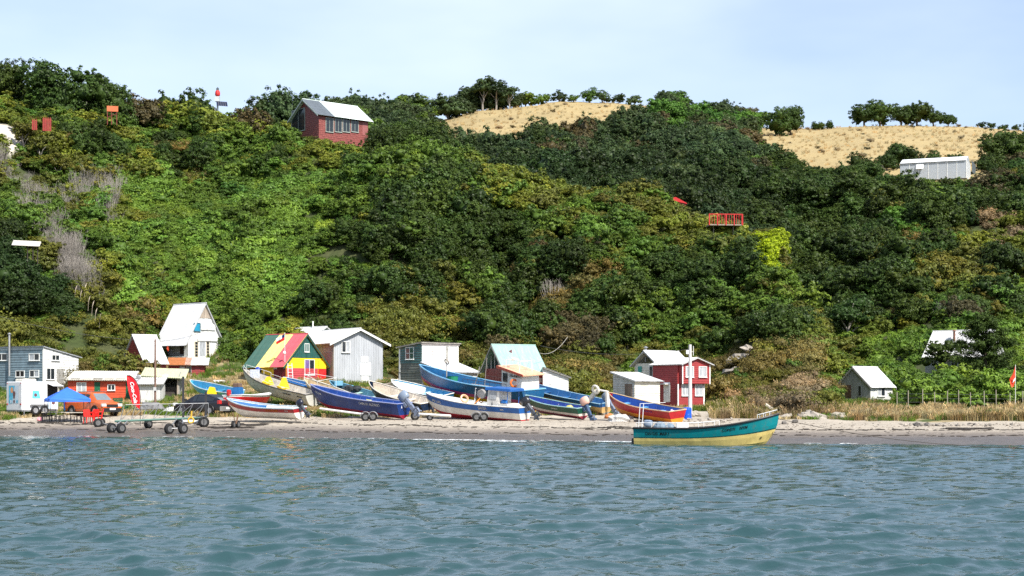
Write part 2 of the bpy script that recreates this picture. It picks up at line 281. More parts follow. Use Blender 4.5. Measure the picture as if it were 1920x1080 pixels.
sx = (SU[:, None] - 960) / F * SD[None, :]; sy = np.broadcast_to(SD[None, :], sx.shape).copy(); dstep = np.gradient(SD)[None, :]
sz = np.zeros_like(sx); hx = np.zeros_like(sx); hy = np.zeros_like(sx); r_ = np.random.default_rng(11)
for i in range(95):
    lam = .24 * (10 ** (i / 94)); th = R(258) + r_.normal(0, .5); kx, ky = math.cos(th) * 2 * math.pi / lam, math.sin(th) * 2 * math.pi / lam
    amp = .0046 * lam ** .8 * (1 if lam < 1.3 else (1.3 / lam) ** .7) * r_.uniform(.5, 1.4) ; att = np.clip((lam / np.maximum(dstep, (2020 / 420) / F * SD[None, :]) - 1.2) / 2.0, 0.0, 1); ph = r_.uniform(0, 6.28)
    a = kx * sx + ky * sy + ph; sz += amp * att * np.sin(a); q = .9 * amp * att * np.cos(a); hx += q * math.cos(th); hy += q * math.sin(th)
gust = 1 + .45 * vnoise(sx / 14 + 40, sy / 9 + 40, 21, 3)
sz *= gust; calm = np.clip((bil(np.broadcast_to(wl, TX.shape), np.broadcast_to(SU[:, None], sx.shape), sy) - sy) / 6, .55, 1); sz *= calm
Vs = np.stack([sx + hx * calm, sy + hy * calm, sz], -1).reshape(-1, 3); ii = np.arange(sx.size).reshape(sx.shape)
Qs = np.stack([ii[:-1, :-1], ii[1:, :-1], ii[1:, 1:], ii[:-1, 1:]], -1).reshape(-1, 4)
tag(link('sea', fast_mesh('sea', Vs, Qs, SEA, None, True)), kind='structure')
b = MB(); b.add([(-2500, -2500, -.4), (2500, -2500, -.4), (2500, 300, -.4), (-2500, 300, -.4)], [(0, 1, 2, 3)]); tag(b.build('open_water', SEA), kind='structure')
FOAM = mat('foam', (.8, .84, .85), rough=.7, var=.1)
def foam(u0, u1, off, n, wd):
    V = []; Q = []
    for i in range(n):
        u = random.uniform(u0, u1); D = float(np.interp(u, UU, wl[:, 0])) + off + random.gauss(0, .25); x = (u - 960) / F * D; L = random.uniform(.25, 1.1); w_ = random.uniform(.4, 1) * wd
        z = max(gz(x, D), 0) + .035; o = len(V); V += [(x - L / 2, D - w_ * .3, z), (x, D - w_ / 2, z + .02), (x + L / 2, D - w_ * .2, z), (x + L * .3, D + w_ / 2, z + .015), (x - L * .35, D + w_ * .4, z + .015)]; Q.append(tuple(o + j for j in range(5)))
    b = MB(); b.add(V, Q); return b
b = MB()
for a in ((780, 965, -.9, 60, .10), (910, 1000, -2.2, 16, .10), (1125, 1195, -.6, 28, .10), (0, 330, -.25, 8, .05), (330, 780, -.25, 8, .05), (1480, 1640, -.2, 6, .05), (980, 1130, -.3, 5, .05)):
    q = foam(*a); b.add(q.v, q.f)
tag(b.build('foam', FOAM), 'thin white foam breaking along the waterline', 'foam', kind='stuff')
# ------------------------------------------------------------------ vegetation: crowns are volumes of small leaf faces; a handful of meshes per kind shared by all plants
def leaf_mat(name, transl=.27, rough=.5, yellow=.5):
    m = bpy.data.materials.new(name); m.use_nodes = True; n = m.node_tree.nodes; l = m.node_tree.links; b = n['Principled BSDF']; o = n['Material Output']
    t = n.new('ShaderNodeAttribute'); t.attribute_type = 'INSTANCER'; t.attribute_name = 'tint'
    a = n.new('ShaderNodeAttribute'); a.attribute_name = 'lv'; oi = n.new('ShaderNodeObjectInfo')
    r = n.new('ShaderNodeMapRange'); r.inputs[3].default_value = .62; r.inputs[4].default_value = 1.42; l.new(a.outputs['Fac'], r.inputs[0])
    r2 = n.new('ShaderNodeMapRange'); r2.inputs[3].default_value = .75; r2.inputs[4].default_value = 1.25; l.new(oi.outputs['Random'], r2.inputs[0])
    mu = n.new('ShaderNodeMath'); mu.operation = 'MULTIPLY'; l.new(r.outputs[0], mu.inputs[0]); l.new(r2.outputs[0], mu.inputs[1])
    v = n.new('ShaderNodeVectorMath'); v.operation = 'SCALE'; l.new(t.outputs['Vector'], v.inputs[0]); l.new(mu.outputs[0], v.inputs['Scale'])
    # young leaves lean to yellow
    w = n.new('ShaderNodeMapRange'); w.inputs[1].default_value = .7; w.inputs[2].default_value = 1; w.inputs[3].default_value = 0; w.inputs[4].default_value = yellow; l.new(a.outputs['Fac'], w.inputs[0])
    mm = n.new('ShaderNodeVectorMath'); mm.operation = 'MULTIPLY'; mm.inputs[1].default_value = (1.5, 1.15, .8); l.new(v.outputs[0], mm.inputs[0])
    mx = n.new('ShaderNodeMix'); mx.data_type = 'RGBA'; l.new(w.outputs[0], mx.inputs[0]); l.new(v.outputs[0], mx.inputs[6]); l.new(mm.outputs[0], mx.inputs[7])
    l.new(mx.outputs[2], b.inputs['Base Color']); b.inputs['Roughness'].default_value = rough; b.inputs['Specular IOR Level'].default_value = .22
    tr = n.new('ShaderNodeBsdfTranslucent'); l.new(mx.outputs[2], tr.inputs[0]); ms = n.new('ShaderNodeMixShader'); ms.inputs[0].default_value = transl
    l.new(b.outputs[0], ms.inputs[1]); l.new(tr.outputs[0], ms.inputs[2]); l.new(ms.outputs[0], o.inputs[0]); return m
LEAF = leaf_mat('leaf'); NEEDLE = leaf_mat('needle', .12, .6, .3); STRAW = leaf_mat('straw', .3, .8, .2)
BARK = mat('bark', (.13, .10, .075), rough=.9, var=.4, scale=6, bump=.5); PALEBARK = mat('pale_bark', (.30, .27, .235), rough=.9, var=.35, scale=6)
def unit(v): return v / np.maximum(np.linalg.norm(v, axis=-1, keepdims=True), 1e-9)
def leaves(C, N, size, asp, r, spread=.38):
    """diamond leaf faces at C, facing roughly N"""
    n = len(C); N = unit(N + r.normal(0, spread, (n, 3))); T = unit(np.cross(N, r.normal(0, 1, (n, 3)))); Bv = np.cross(N, T); s = (size * r.uniform(.6, 1.4, n))[:, None]
    V = np.stack([C - T * s * .5, C + Bv * s * asp * .5 + N * s * .08, C + T * s * .5, C - Bv * s * asp * .5 + N * s * .08], 1).reshape(-1, 3)
    return V, np.arange(n * 4).reshape(-1, 4)
def crown_arrays(lobes, dens, leaf, r, asp=.6, cl=.22, low=-.35, per=11, core=.5):
    """lobes [(cx,cy,cz,rx,ry,rz)] -> leaf faces in tufts on each lobe's skin plus a rough core"""
    Cs = []; Ns = []; tone = []; VV = []; QQ = []; LV = []
    for (cx, cy, cz, a, b_, c) in lobes:
        rm = (a * b_ * c) ** (1 / 3); nt_ = max(6, int(dens * rm * rm)); d = unit(r.normal(0, 1, (nt_ * 2, 3))); d = d[d[:, 2] > low][:nt_]; nt_ = len(d)
        k = np.abs(r.normal(0, .10, nt_)); tuft = d * (1.02 - k)[:, None]; off = r.normal(0, 1, (nt_ * per, 3)); tuft = np.repeat(tuft, per, 0) + off * cl * np.array([1, 1, .7])
        Cs.append(tuft * np.array([a, b_, c]) + np.array([cx, cy, cz])); Ns.append(np.repeat(d, per, 0) * .6 + unit(off) * .75 + np.array([0, 0, .35])); tone.append(np.repeat(r.random(nt_), per) * .6 + r.random(nt_ * per) * .4)
        if core:
            nn, mm = 9, 6; th = np.linspace(0, np.pi, mm + 1)[:, None]; ph = np.linspace(0, 2 * np.pi, nn, endpoint=False)[None, :]; q = core * (1 + r.uniform(-.3, .3, (mm + 1, nn)))
            vv = np.stack([cx + a * q * np.sin(th) * np.cos(ph), cy + b_ * q * np.sin(th) * np.sin(ph), cz + c * q * (np.cos(th) + 0 * ph)], -1).reshape(-1, 3); o = sum(len(x) for x in VV)
            ij = np.arange(mm)[:, None] * nn; jj = np.arange(nn)[None, :]
            qq = np.stack([ij + jj, ij + nn + jj, ij + nn + (jj + 1) % nn, ij + (jj + 1) % nn], -1).reshape(-1, 4) + o; VV.append(vv); QQ.append(qq); LV.append(r.uniform(.1, .5, len(qq)))
    C = np.concatenate(Cs); N = np.concatenate(Ns); V, Q = leaves(C, N, leaf, asp, r); o = sum(len(x) for x in VV); VV.append(V); QQ.append(Q + o); LV.append(np.concatenate(tone))
    return np.concatenate(VV), np.concatenate(QQ), np.concatenate(LV)
def crown_mesh(name, lobes, dens, leaf, seed, m=None, **k):
    r = np.random.default_rng(seed); V, Q, L = crown_arrays(lobes, dens, leaf, r, **k); return fast_mesh(name, V, Q, m or LEAF, {'lv': ('FACE', 'FLOAT', L)})
def trunk_mesh(name, h, rad, seed, limbs=4, top=.7, m=None, lean=.12, spread=.55):
    random.seed(seed); b = MB(); p = Vector((0, 0, -.5)); pts = [p]
    for i in range(1, 6): pts.append(Vector((random.uniform(-lean, lean) * i * .3 * h * .3, random.uniform(-lean, lean) * i * .3 * h * .3, -.5 + (h * top + .5) * i / 5)))
    b.tube(pts, [rad * (1 - .13 * i) for i in range(6)], 7)
    for i in range(limbs):
        s = pts[2 + i % 3]; a = 6.28 * i / limbs + random.uniform(-.4, .4); L = h * random.uniform(.3, .5); e = s + Vector((math.cos(a) * L * spread, math.sin(a) * L * spread, L * .75)); mid = (s + e) / 2 + Vector((random.uniform(-.1, .1) * h * .3, 0, .05 * h))
        b.tube([s, mid, e], [rad * .5, rad * .34, rad * .14], 5)
    return b.mesh(name, m or BARK, True)
def rl(seed, n, spread, zr, size, squash=.8, base=0):
    """n random lobes round the middle"""
    random.seed(seed); o = [(0, 0, base + zr * .55, size * 1.0, size * 1.0, size * squash)]
    for i in range(n):
        a = 6.28 * i / n + random.uniform(-.5, .5); d = spread * random.uniform(.55, 1); s = size * random.uniform(.42, .75)
        o.append((math.cos(a) * d, math.sin(a) * d, base + zr * random.uniform(.2, 1.0), s, s * random.uniform(.8, 1.1), s * squash * random.uniform(.8, 1.15)))
    return o
KIND = {}   # kind -> list of (crown mesh, trunk mesh)
KIND['dome'] = [(crown_mesh('dome_crown', rl(100 + i, 8, 1.0, 1.9, 1.15, .95), 46, .118, 200 + i, asp=.7, cl=.095, per=30), trunk_mesh('dome_trunk', 2.2, .13, 300 + i)) for i in range(5)]
KIND['bigdome'] = [(crown_mesh('big_crown', rl(110 + i, 15, 1.15, 1.95, 1.15, .95), 95, .095, 210 + i, asp=.7, cl=.075, per=18), trunk_mesh('big_trunk', 2.2, .13, 310 + i)) for i in range(3)]
KIND['bush'] = [(crown_mesh('bush_crown', rl(120 + i, 7, 1.1, 1.5, .95, .8), 40, .145, 220 + i, asp=.55, cl=.125, per=30), trunk_mesh('bush_trunk', 1.6, .09, 320 + i)) for i in range(6)]
KIND['vine'] = [(crown_mesh('vine_crown', rl(140 + i, 6, 1.2, .7, .95, .5), 56, .135, 240 + i, asp=.75, cl=.15, per=24), None) for i in range(7)]
KIND['scrub'] = [(crown_mesh('scrub_crown', rl(160 + i, 7, 1.05, 1.0, .8, .75), 56, .135, 260 + i, asp=.5, cl=.32, core=.5), None) for i in range(4)]
KIND['tree'] = [(crown_mesh('tree_crown', rl(180 + i, 9, 1.45, 2.0, 1.25, .75, 1.9), 34, .2, 280 + i, asp=.55, cl=.13, core=.5, per=18), trunk_mesh('tree_trunk', 4.2, .17, 340 + i, 6, .72, PALEBARK)) for i in range(4)]
def twig_mesh(seed, n=70, h=2.2):
    random.seed(seed); b = MB()
    for i in range(n):
        a = random.uniform(0, 6.28); d = random.uniform(0, .9); p = Vector((math.cos(a) * d, math.sin(a) * d, -.2)); L = h * random.uniform(.5, 1); e = p + Vector((math.cos(a) * random.uniform(.1, .6), math.sin(a) * random.uniform(.1, .6), L))
        m_ = (p + e) / 2 + Vector((random.uniform(-.12, .12), random.uniform(-.12, .12), 0)); b.tube([p, m_, e], [.018, .013, .006], 3, cap=False)
        for k in range(3):
            q = p.lerp(e, random.uniform(.45, .95)); b.tube([q, q + Vector((random.uniform(-.3, .3), random.uniform(-.3, .3), random.uniform(.1, .45)))], [.009, .004], 3, cap=False)
    return b.mesh('twigs', PALEBARK)
KIND['twig'] = [(twig_mesh(400 + i), None) for i in range(3)]
def blade_mesh(seed, n, h, w, fan, m=STRAW, rad=.35, droop=.25):
    r = np.random.default_rng(seed); V = []; Q = []; L = []
    for i in range(n):
        a = r.uniform(0, 6.28); d = rad * math.sqrt(r.random()); x, y = math.cos(a) * d, math.sin(a) * d; hh = h * r.uniform(.55, 1.1); lx, ly = math.cos(a) * fan * hh * r.uniform(.2, 1), math.sin(a) * fan * hh * r.uniform(.2, 1); t = r.uniform(0, 6.28); wx, wy = math.cos(t) * w, math.sin(t) * w; o = len(V)
        V += [(x - wx, y - wy, -.1), (x + wx, y + wy, -.1), (x + lx * .45 + wx * .8, y + ly * .45 + wy * .8, hh * .62), (x + lx * .45 - wx * .8, y + ly * .45 - wy * .8, hh * .62), (x + lx + wx * .1, y + ly + wy * .1, hh * (1 - droop * r.random())), (x + lx - wx * .1, y + ly - wy * .1, hh * (1 - droop * r.random()))]
        Q += [(o, o + 1, o + 2, o + 3), (o + 3, o + 2, o + 4, o + 5)]; t_ = r.random(); L += [t_, t_]
    return fast_mesh('blades', np.array(V), np.array(Q), m, {'lv': ('FACE', 'FLOAT', np.array(L))})
KIND['grass'] = [(blade_mesh(500 + i, 55, .34, .012, .5), None) for i in range(3)]
KIND['tallgrass'] = [(blade_mesh(510 + i, 70, 1.0, .014, .35, rad=.4), None) for i in range(3)]
KIND['flax'] = [(blade_mesh(520 + i, 60, 1.5, .04, .6, m=LEAF, rad=.3, droop=.6), None) for i in range(2)]
def pine_mesh(seed, h=5.2, w=2.9):
    r = np.random.default_rng(seed); C = []; N = []; b = MB()
    b.tube([(0, 0, -.5), (.05, 0, h * .5), (0, 0, h)], [.16, .1, .02], 7)
    for i in range(85):
        t = r.uniform(.06, .99) ** .9; z = h * t; L = w * (1 - t) ** .75 * r.uniform(.65, 1.15) + .2; a = r.uniform(0, 6.28); e = np.array([math.cos(a) * L, math.sin(a) * L, L * .22]); s = np.array([0, 0, z])
        b.tube([tuple(s), tuple(s + e * .5 - np.array([0, 0, .05])), tuple(s + e)], [.035, .025, .01], 4)
        m_ = int(32 * L) + 10; tt = r.uniform(.25, 1.05, m_)[:, None]; pts = s + e * tt + r.normal(0, .13, (m_, 3)) * np.array([1, 1, .6])
        C.append(np.repeat(pts, 7, 0) + r.normal(0, .08, (m_ * 7, 3))); N.append(np.repeat(np.tile(e / L, (m_, 1)), 7, 0) * .3 + np.array([0, 0, .8]))
    C = np.concatenate(C); N = np.concatenate(N); V, Q = leaves(C, N, .17, .35, r, .7); return fast_mesh('pine_crown', V, Q, NEEDLE, {'lv': ('FACE', 'FLOAT', r.random(len(Q)))}), b.mesh('pine_trunk', BARK, True)
KIND['pine'] = [pine_mesh(600)]
# ---- colours the plants have (linear albedo), except blue: far haze mixed into the green
T = dict(deep=(.028, .050, .011), bright=(.122, .205, .026), mid=(.094, .160, .022), ylw=(.160, .190, .024), dark=(.047, .080, .014), olive=(.135, .142, .024), bolive=(.160, .128, .036), dry=(.27, .20, .11), blue=(.054, .086, .028), brown=(.092, .078, .032), straw=(.48, .37, .19), lime=(.33, .42, .012), green=(.080, .175, .024))
ZONES = [  # u0, y0, u1, y1 (rows of the ground point), [(kind, weight, colour, size)]
 (-900, 440, 150, 600, [('bigdome', 5, 'deep', 1.25), ('dome', 4, 'deep', 1.1)]),
 (150, 540, 230, 660, [('scrub', 4, 'olive', 1.2), ('bush', 3, 'olive', 1), ('flax', 1, 'straw', .8)]),
 (-900, 590, 275, 790, [('scrub', 5, 'olive', 1.2), ('scrub', 3, 'bolive', 1.1), ('bush', 2, 'ylw', .8), ('bush', 1, 'mid', .9)]),
 (205, 335, 400, 640, [('vine', 10, 'bright', 1.15), ('vine', 3, 'ylw', 1.0), ('bush', 1, 'mid', .9)]),
 (400, 330, 590, 660, [('vine', 6, 'bright', 1.1), ('bush', 3, 'mid', 1), ('vine', 2, 'ylw', 1), ('bush', 1, 'dark', 1)]),
 (-900, 300, 210, 445, [('bush', 4, 'mid', .9), ('bush', 2, 'olive', .9), ('twig', 2, 'dry', .9), ('bush', 2, 'ylw', .8), ('dome', 1, 'dark', .9)]),
 (-900, 120, 520, 340, [('bush', 5, 'mid', 1), ('bush', 3, 'ylw', .95), ('bush', 2, 'bright', .95), ('dome', 1.6, 'dark', .9), ('scrub', 1.5, 'bolive', 1), ('twig', .5, 'dry', .8)]),
 (520, 230, 730, 420, [('bush', 5, 'mid', 1), ('vine', 4, 'bright', 1), ('bush', 3, 'ylw', .9), ('scrub', 1, 'brown', 1)]),
 (880, 400, 1000, 640, [('dome', 5, 'dark', 1.15), ('bush', 2, 'mid', 1), ('bush', 2, 'olive', 1)]),  # dark tint carries the shade of the ravine
 (700, 230, 1010, 480, [('bush', 5, 'mid', 1.25), ('dome', 4, 'dark', 1.2), ('bush', 2, 'olive', 1.1), ('bush', 1, 'green', 1.1)]),
 (670, 585, 900, 760, [('scrub', 5, 'bolive', 1.1), ('scrub', 4, 'olive', 1.1), ('bush', 1, 'mid', .8), ('scrub', 1, 'dry', .8)]),
 (560, 410, 890, 640, [('bush', 5, 'mid', 1.05), ('dome', 3, 'dark', 1.1), ('vine', 2, 'bright', 1), ('bush', 1.5, 'olive', 1)]),
 (900, 480, 1160, 660, [('bush', 3, 'olive', 1.05), ('dome', 3, 'brown', 1.1), ('dome', 3, 'dark', 1.1), ('scrub', 2, 'bolive', 1), ('twig', 1, 'dry', 1)]),
 (1000, 300, 1430, 490, [('bush', 5, 'olive', 1.05), ('bush', 4, 'mid', 1.05), ('bush', 1.5, 'ylw', .95), ('scrub', 1.5, 'bolive', 1), ('twig', .7, 'dry', .9), ('dome', 1.5, 'dark', 1)]),
 (1150, 470, 1545, 650, [('dome', 4, 'dark', 1.0), ('bush', 5, 'mid', 1), ('bush', 2, 'olive', 1), ('scrub', .8, 'bolive', .9)]),
 (1330, 640, 1600, 800, [('scrub', 4, 'bolive', .9), ('scrub', 3, 'olive', .9), ('scrub', 2, 'dry', .8), ('tallgrass', 2, 'straw', .8), ('bush', 1, 'mid', .7)]),
 (900, 620, 1560, 800, [('scrub', 4, 'bolive', 1), ('scrub', 4, 'olive', 1), ('bush', 2, 'mid', .8), ('flax', 1, 'ylw', .8), ('twig', .7, 'dry', .8), ('tallgrass', .8, 'dry', .8)]),
]
FAR = [  # the blue tint puts distance haze into the leaf colour
 (1560, 615, 2820, 790, [('bush', 7, 'bright', 1.0), ('vine', 5, 'bright', 1.1), ('bush', 2, 'ylw', .9), ('bush', 2, 'mid', 1), ('scrub', .6, 'bolive', .8)]),
 (1800, 415, 1960, 500, [('scrub', 5, 'dry', 1.5), ('bush', 4, 'ylw', 1.2), ('scrub', 3, 'bolive', 1.4), ('twig', 1, 'dry', 1)]),
 (1430, 300, 1640, 680, [('dome', 8, 'dark', 1.4), ('tree', 2, 'dark', 1.0), ('bush', 2, 'mid', 1.2), ('twig', .6, 'dry', 1.4)]),
 (1680, 500, 1860, 600, [('bush', 5, 'olive', 1.3), ('bush', 4, 'mid', 1.2), ('dome', 2, 'dark', 1.2)]),
 (1230, 215, 1420, 268, [('tree', 4, 'green', 1.0), ('bush', 4, 'green', 1.5), ('dome', 1, 'blue', 1.4)]),
 (980, 195, 1520, 330, [('dome', 7, 'blue', 1.5), ('bush', 1.5, 'mid', 1.5), ('dome', 1.5, 'brown', 1.4), ('bush', 1.5, 'green', 1.4), ('scrub', .5, 'dry', 1.3)]),
 (900, 300, 1500, 700, [('dome', 7, 'deep', 1.5), ('dome', 4, 'blue', 1.4), ('tree', 1.5, 'dark', 1.0), ('bush', 1, 'green', 1.2)]),
 (560, 180, 900, 330, [('bush', 5, 'mid', 1.6), ('dome', 5, 'blue', 1.6), ('bush', 1, 'olive', 1.5)]),
 (-900, 100, 2820, 900, [('bush', 5, 'mid', 1.3), ('dome', 6, 'dark', 1.35), ('bush', 2, 'olive', 1.2), ('bush', 2, 'green', 1.2), ('bush', 1, 'bright', 1.1), ('scrub', .8, 'bolive', 1.2), ('twig', .5, 'dry', 1.3), ('dome', 1, 'brown', 1.2)]),
]
CREST = (0, 0, 0, 0, [('bush', 5, 'ylw', 1.1), ('bush', 4, 'olive', 1.1), ('bush', 3, 'bright', 1.05), ('bush', 1, 'mid', 1.1)])      # near spur rim: sunlight put into brighter leaf tints
RIMY = np.where(DD[None, :] < 196, TYPX, 2000).min(axis=1)
RUN = np.minimum.accumulate(TYPX, axis=1)           # lowest row reached so far along each sight line: what the terrain hides
def Dof(u, y): i = int(round((u - UU[0]) / (UU[1] - UU[0]))); j = int(np.argmax((TYPX[i] <= y) & (DD > 95))); return float(DD[j])
CLEAR = []                                           # (u0, u1, D0, D1) footprints kept free of shrubs (houses and yards)
CLEAR += [(-200, 132, 112, 129.5), (120, 320, 110, 125.5), (225, 330, 124, 137), (268, 420, 128, 146), (395, 660, 100, 134), (440, 740, 100, 139), (730, 930, 100, 133), (895, 1075, 100, 130.5), (1135, 1345, 100, 131), (1552, 1712, 100, 147), (1715, 1850, 160, 172), (540, 696, 184, 193), (1690, 1845, 270, 292), (1330, 1395, 157.5, 161), (34, 70, 139, 141.5)]
CLEAR.append((-130, 36, Dof(12, 290), Dof(12, 232)))
def blocked(u, D): return any(a < u < b and c < D < d for a, b, c, d in CLEAR)
r_ = np.random.default_rng(21); pts = []
def ranked(a): q = np.empty(a.size); q[np.argsort(a.ravel())] = np.linspace(0, 1, a.size); return q.reshape(a.shape)
sc_ = np.where(TY < 205, 1, 1.8); PH = ranked(vnoise(TX / (6.5 * sc_) + 70, TY / (8.5 * sc_) + 70, 31, 2)); PS = ranked(vnoise(TX / (5 * sc_) + 90, TY / (5 * sc_) + 90, 32, 2))   # plants of a kind stand together
def scatter_area(D0, D1, sp, zones, far):
    D = D0
    while D < D1:
        w_ = (2020 + 200) / F * D; n = int(w_ / sp); us = -130 + (np.arange(n) + r_.random(n)) * (2220 / n)
        for u in us:
            d = D + r_.uniform(-1.3, 1.3) * sp
            if not far and u > 1610: continue
            i = int(round((u - UU[0]) / (UU[1] - UU[0]))); j = int(np.searchsorted(DD, d))
            if cls[i, j] not in (2,): continue
            y = TYPX[i, j]; s_ = F / d
            if RUN[i, j] < y - 3.4 * s_: continue                      # wholly behind a crest
            if blocked(u, d): continue
            uj, yj = u + r_.normal(0, 18), y + r_.normal(0, 12)
            z = next((q for q in zones if q[0] <= uj < q[2] and q[1] <= yj < q[3]), None)
            if z is ZONES[0] and yj < 500 + .6 * max(u, 0): z = ZONES[5]
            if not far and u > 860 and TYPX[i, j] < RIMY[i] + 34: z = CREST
            if z is None: z = zones[-1] if far else ZONES[6]
            w8 = np.array([k[1] for k in z[4]], float); cw = np.cumsum(w8) / w8.sum(); i8 = PH[i, j] * .72 + r_.random() * .28; k = z[4][min(int(np.searchsorted(cw, i8)), len(w8) - 1)]
            pts.append((u, d, y, k[0], k[2], k[3] * r_.uniform(.7, 1.25) * (.72 + .75 * PS[i, j]), far))
        D += sp * .92
def far_mask(u, d): return d > 196 or u > 1560
scatter_area(109, 204, 1.38, ZONES, False); bl = [p for p in pts if not (p[0] > 1600)]; pts = []
scatter_area(118, 200, 2.2, FAR, True); f1 = [p for p in pts if p[0] > 1545 + (p[1] < 150) * 10]; pts = []
scatter_area(200, 300, 2.9, FAR, True); f2 = [(u, d, y, k, c, s * (1.2 if d < 262 else .8 if 1400 < u < 1680 else 1.1), f) for u, d, y, k, c, s, f in pts]; pts = []
scatter_area(300, 452, 4.2, FAR, True); f3 = [(u, d, y, k, c, s * 1.25, f) for u, d, y, k, c, s, f in pts]
pts = []; scatter_area(112, 200, 2.3, [(-900, 0, 600, 900, [('vine', 5, 'bright', .8), ('vine', 3, 'mid', .8)]), (600, 0, 2820, 900, [('vine', 4, 'mid', .8), ('scrub', 2, 'olive', .8), ('scrub', 2, 'bolive', .7)])], False); fill = [p for p in pts if p[0] < 1600]
ALL = bl + f1 + f2 + f3 + fill
# bare grey twigs along the left gully edge, pale plume grass below
for i in range(70):
    t = r_.random(); uu = 55 + 125 * t + r_.normal(0, 13); ALL.append((uu, Dof(uu, 395 + 175 * t + r_.normal(0, 10)), 0, 'twig', 'dry', r_.uniform(.7, 1.2), False))
def tintof(c, u, d):
    t = np.array(T[c]); g = r_.normal(1, .13); h = r_.normal(0, .07); hz = np.clip((d - 220) / 900, 0, .25)
    return np.clip(t * g * np.array([1 + h, 1, 1 - h]), .004, .8)
# ---- the ones that read as plants of their own: individuals with trunk and crown
def lcol(c): return {'deep': 'deep green', 'dark': 'dark green', 'mid': 'mid green', 'olive': 'olive green', 'bright': 'bright green', 'ylw': 'yellow-green', 'blue': 'blue-green', 'brown': 'brownish', 'green': 'fresh green', 'lime': 'lime yellow', 'bolive': 'brown-olive', 'dry': 'dry', 'straw': 'straw'}[c]
def where(u, d, y):
    if d < 205 and u < 1560:
        h = 'at the foot of' if y > 620 else 'low on' if y > 520 else 'midway up' if y > 430 else 'high on' if y > 330 else 'at the crest of'
        A_ = [(60, 'the slope by the left picture edge'), (130, 'the slope behind the grey-blue house'), (200, 'the slope above the orange shed'), (270, 'the slope above the white-roofed cabin'), (350, 'the slope left of the tall white house'), (430, 'the slope right of the tall white house'), (500, 'the slope above the green roof stripe'), (580, 'the slope above the red roof stripe'), (650, 'the slope above the grey corrugated house'), (730, 'the slope right of the grey corrugated house'), (810, 'the slope above the plank house'), (890, 'the slope above the plank lean-to'), (970, 'the slope above the turquoise roof'), (1060, 'the slope above the white lean-to shed'), (1140, 'the slope left of the grey shed'), (1230, 'the slope above the small grey shed'), (1300, 'the slope above the red two-storey house'), (1370, 'the slope right of the concrete pole'), (1450, 'the bushy spur below the red deck'), (1570, 'the bushy spur end by the white hut')]
        return h + ' ' + next(t for k, t in A_ if u < k)
    if d > 300: return 'on the far skyline ' + ('behind the hilltop cabin' if u < 800 else 'along the first dry meadow' if u < 1000 else 'right of the first dry meadow' if u < 1250 else 'between the meadows' if u < 1500 else 'beside the second dry meadow' if u < 1700 else 'behind the greenhouse')
    h = 'at the foot of' if y > 640 else 'low on' if y > 540 else 'midway up' if y > 440 else 'high on' if y > 340 else 'at the top of'
    return h + ' the valley side ' + ('left of the red deck' if u < 1180 else 'behind the small red hut' if u < 1330 else 'behind the red deck' if u < 1420 else 'behind the lime-yellow shrubs' if u < 1500 else 'left of the white hut' if u < 1590 else 'above the small white hut' if u < 1690 else 'left of the white-roofed house' if u < 1750 else 'above the white-roofed house' if u < 1830 else 'behind the dark pine')
def plant(kind, var, loc, scale, tint, name, label, cat, group, rz=None, sq=1.0):
    ms = KIND[kind][var % len(KIND[kind])]; o = thing(name, label, cat, loc, random.uniform(0, 6.28) if rz is None else rz, group); o.scale = (scale, scale, scale * sq)
    c = link('crown', ms[0], o); c['tint'] = [float(x) for x in tint]
    if ms[1]: link('trunk', ms[1], o)
    return o
random.seed(5); big = sorted([i for i, p in enumerate(ALL) if p[3] in ('dome', 'bigdome', 'bush', 'tree') and -20 < p[0] < 1940 and p[5] / p[1] > 0], key=lambda i: -ALL[i][5] / ALL[i][1] * (1.4 if ALL[i][3] != 'bush' else 1))
taken = []; solo = set()
for i in big:
    u, d, y, kd, c, s, f = ALL[i]
    y_ = float(bil(TYPX, u, d)); top = y_ - 2.4 * s * F / d
    rr = float(bil(RUN, u, d))
    if rr < top + 1.0 * s * F / d: continue
    if any(abs(u - a) < 34 and abs(top - b) < 26 for a, b in taken): continue
    taken.append((u, top)); solo.add(i)
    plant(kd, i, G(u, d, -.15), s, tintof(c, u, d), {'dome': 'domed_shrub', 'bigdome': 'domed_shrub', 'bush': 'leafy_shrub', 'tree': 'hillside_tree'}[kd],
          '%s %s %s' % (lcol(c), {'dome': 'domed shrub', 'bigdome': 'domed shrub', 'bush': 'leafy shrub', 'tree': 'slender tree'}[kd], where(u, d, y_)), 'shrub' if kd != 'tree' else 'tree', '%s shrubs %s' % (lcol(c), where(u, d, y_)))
    if len(solo) >= 280: break
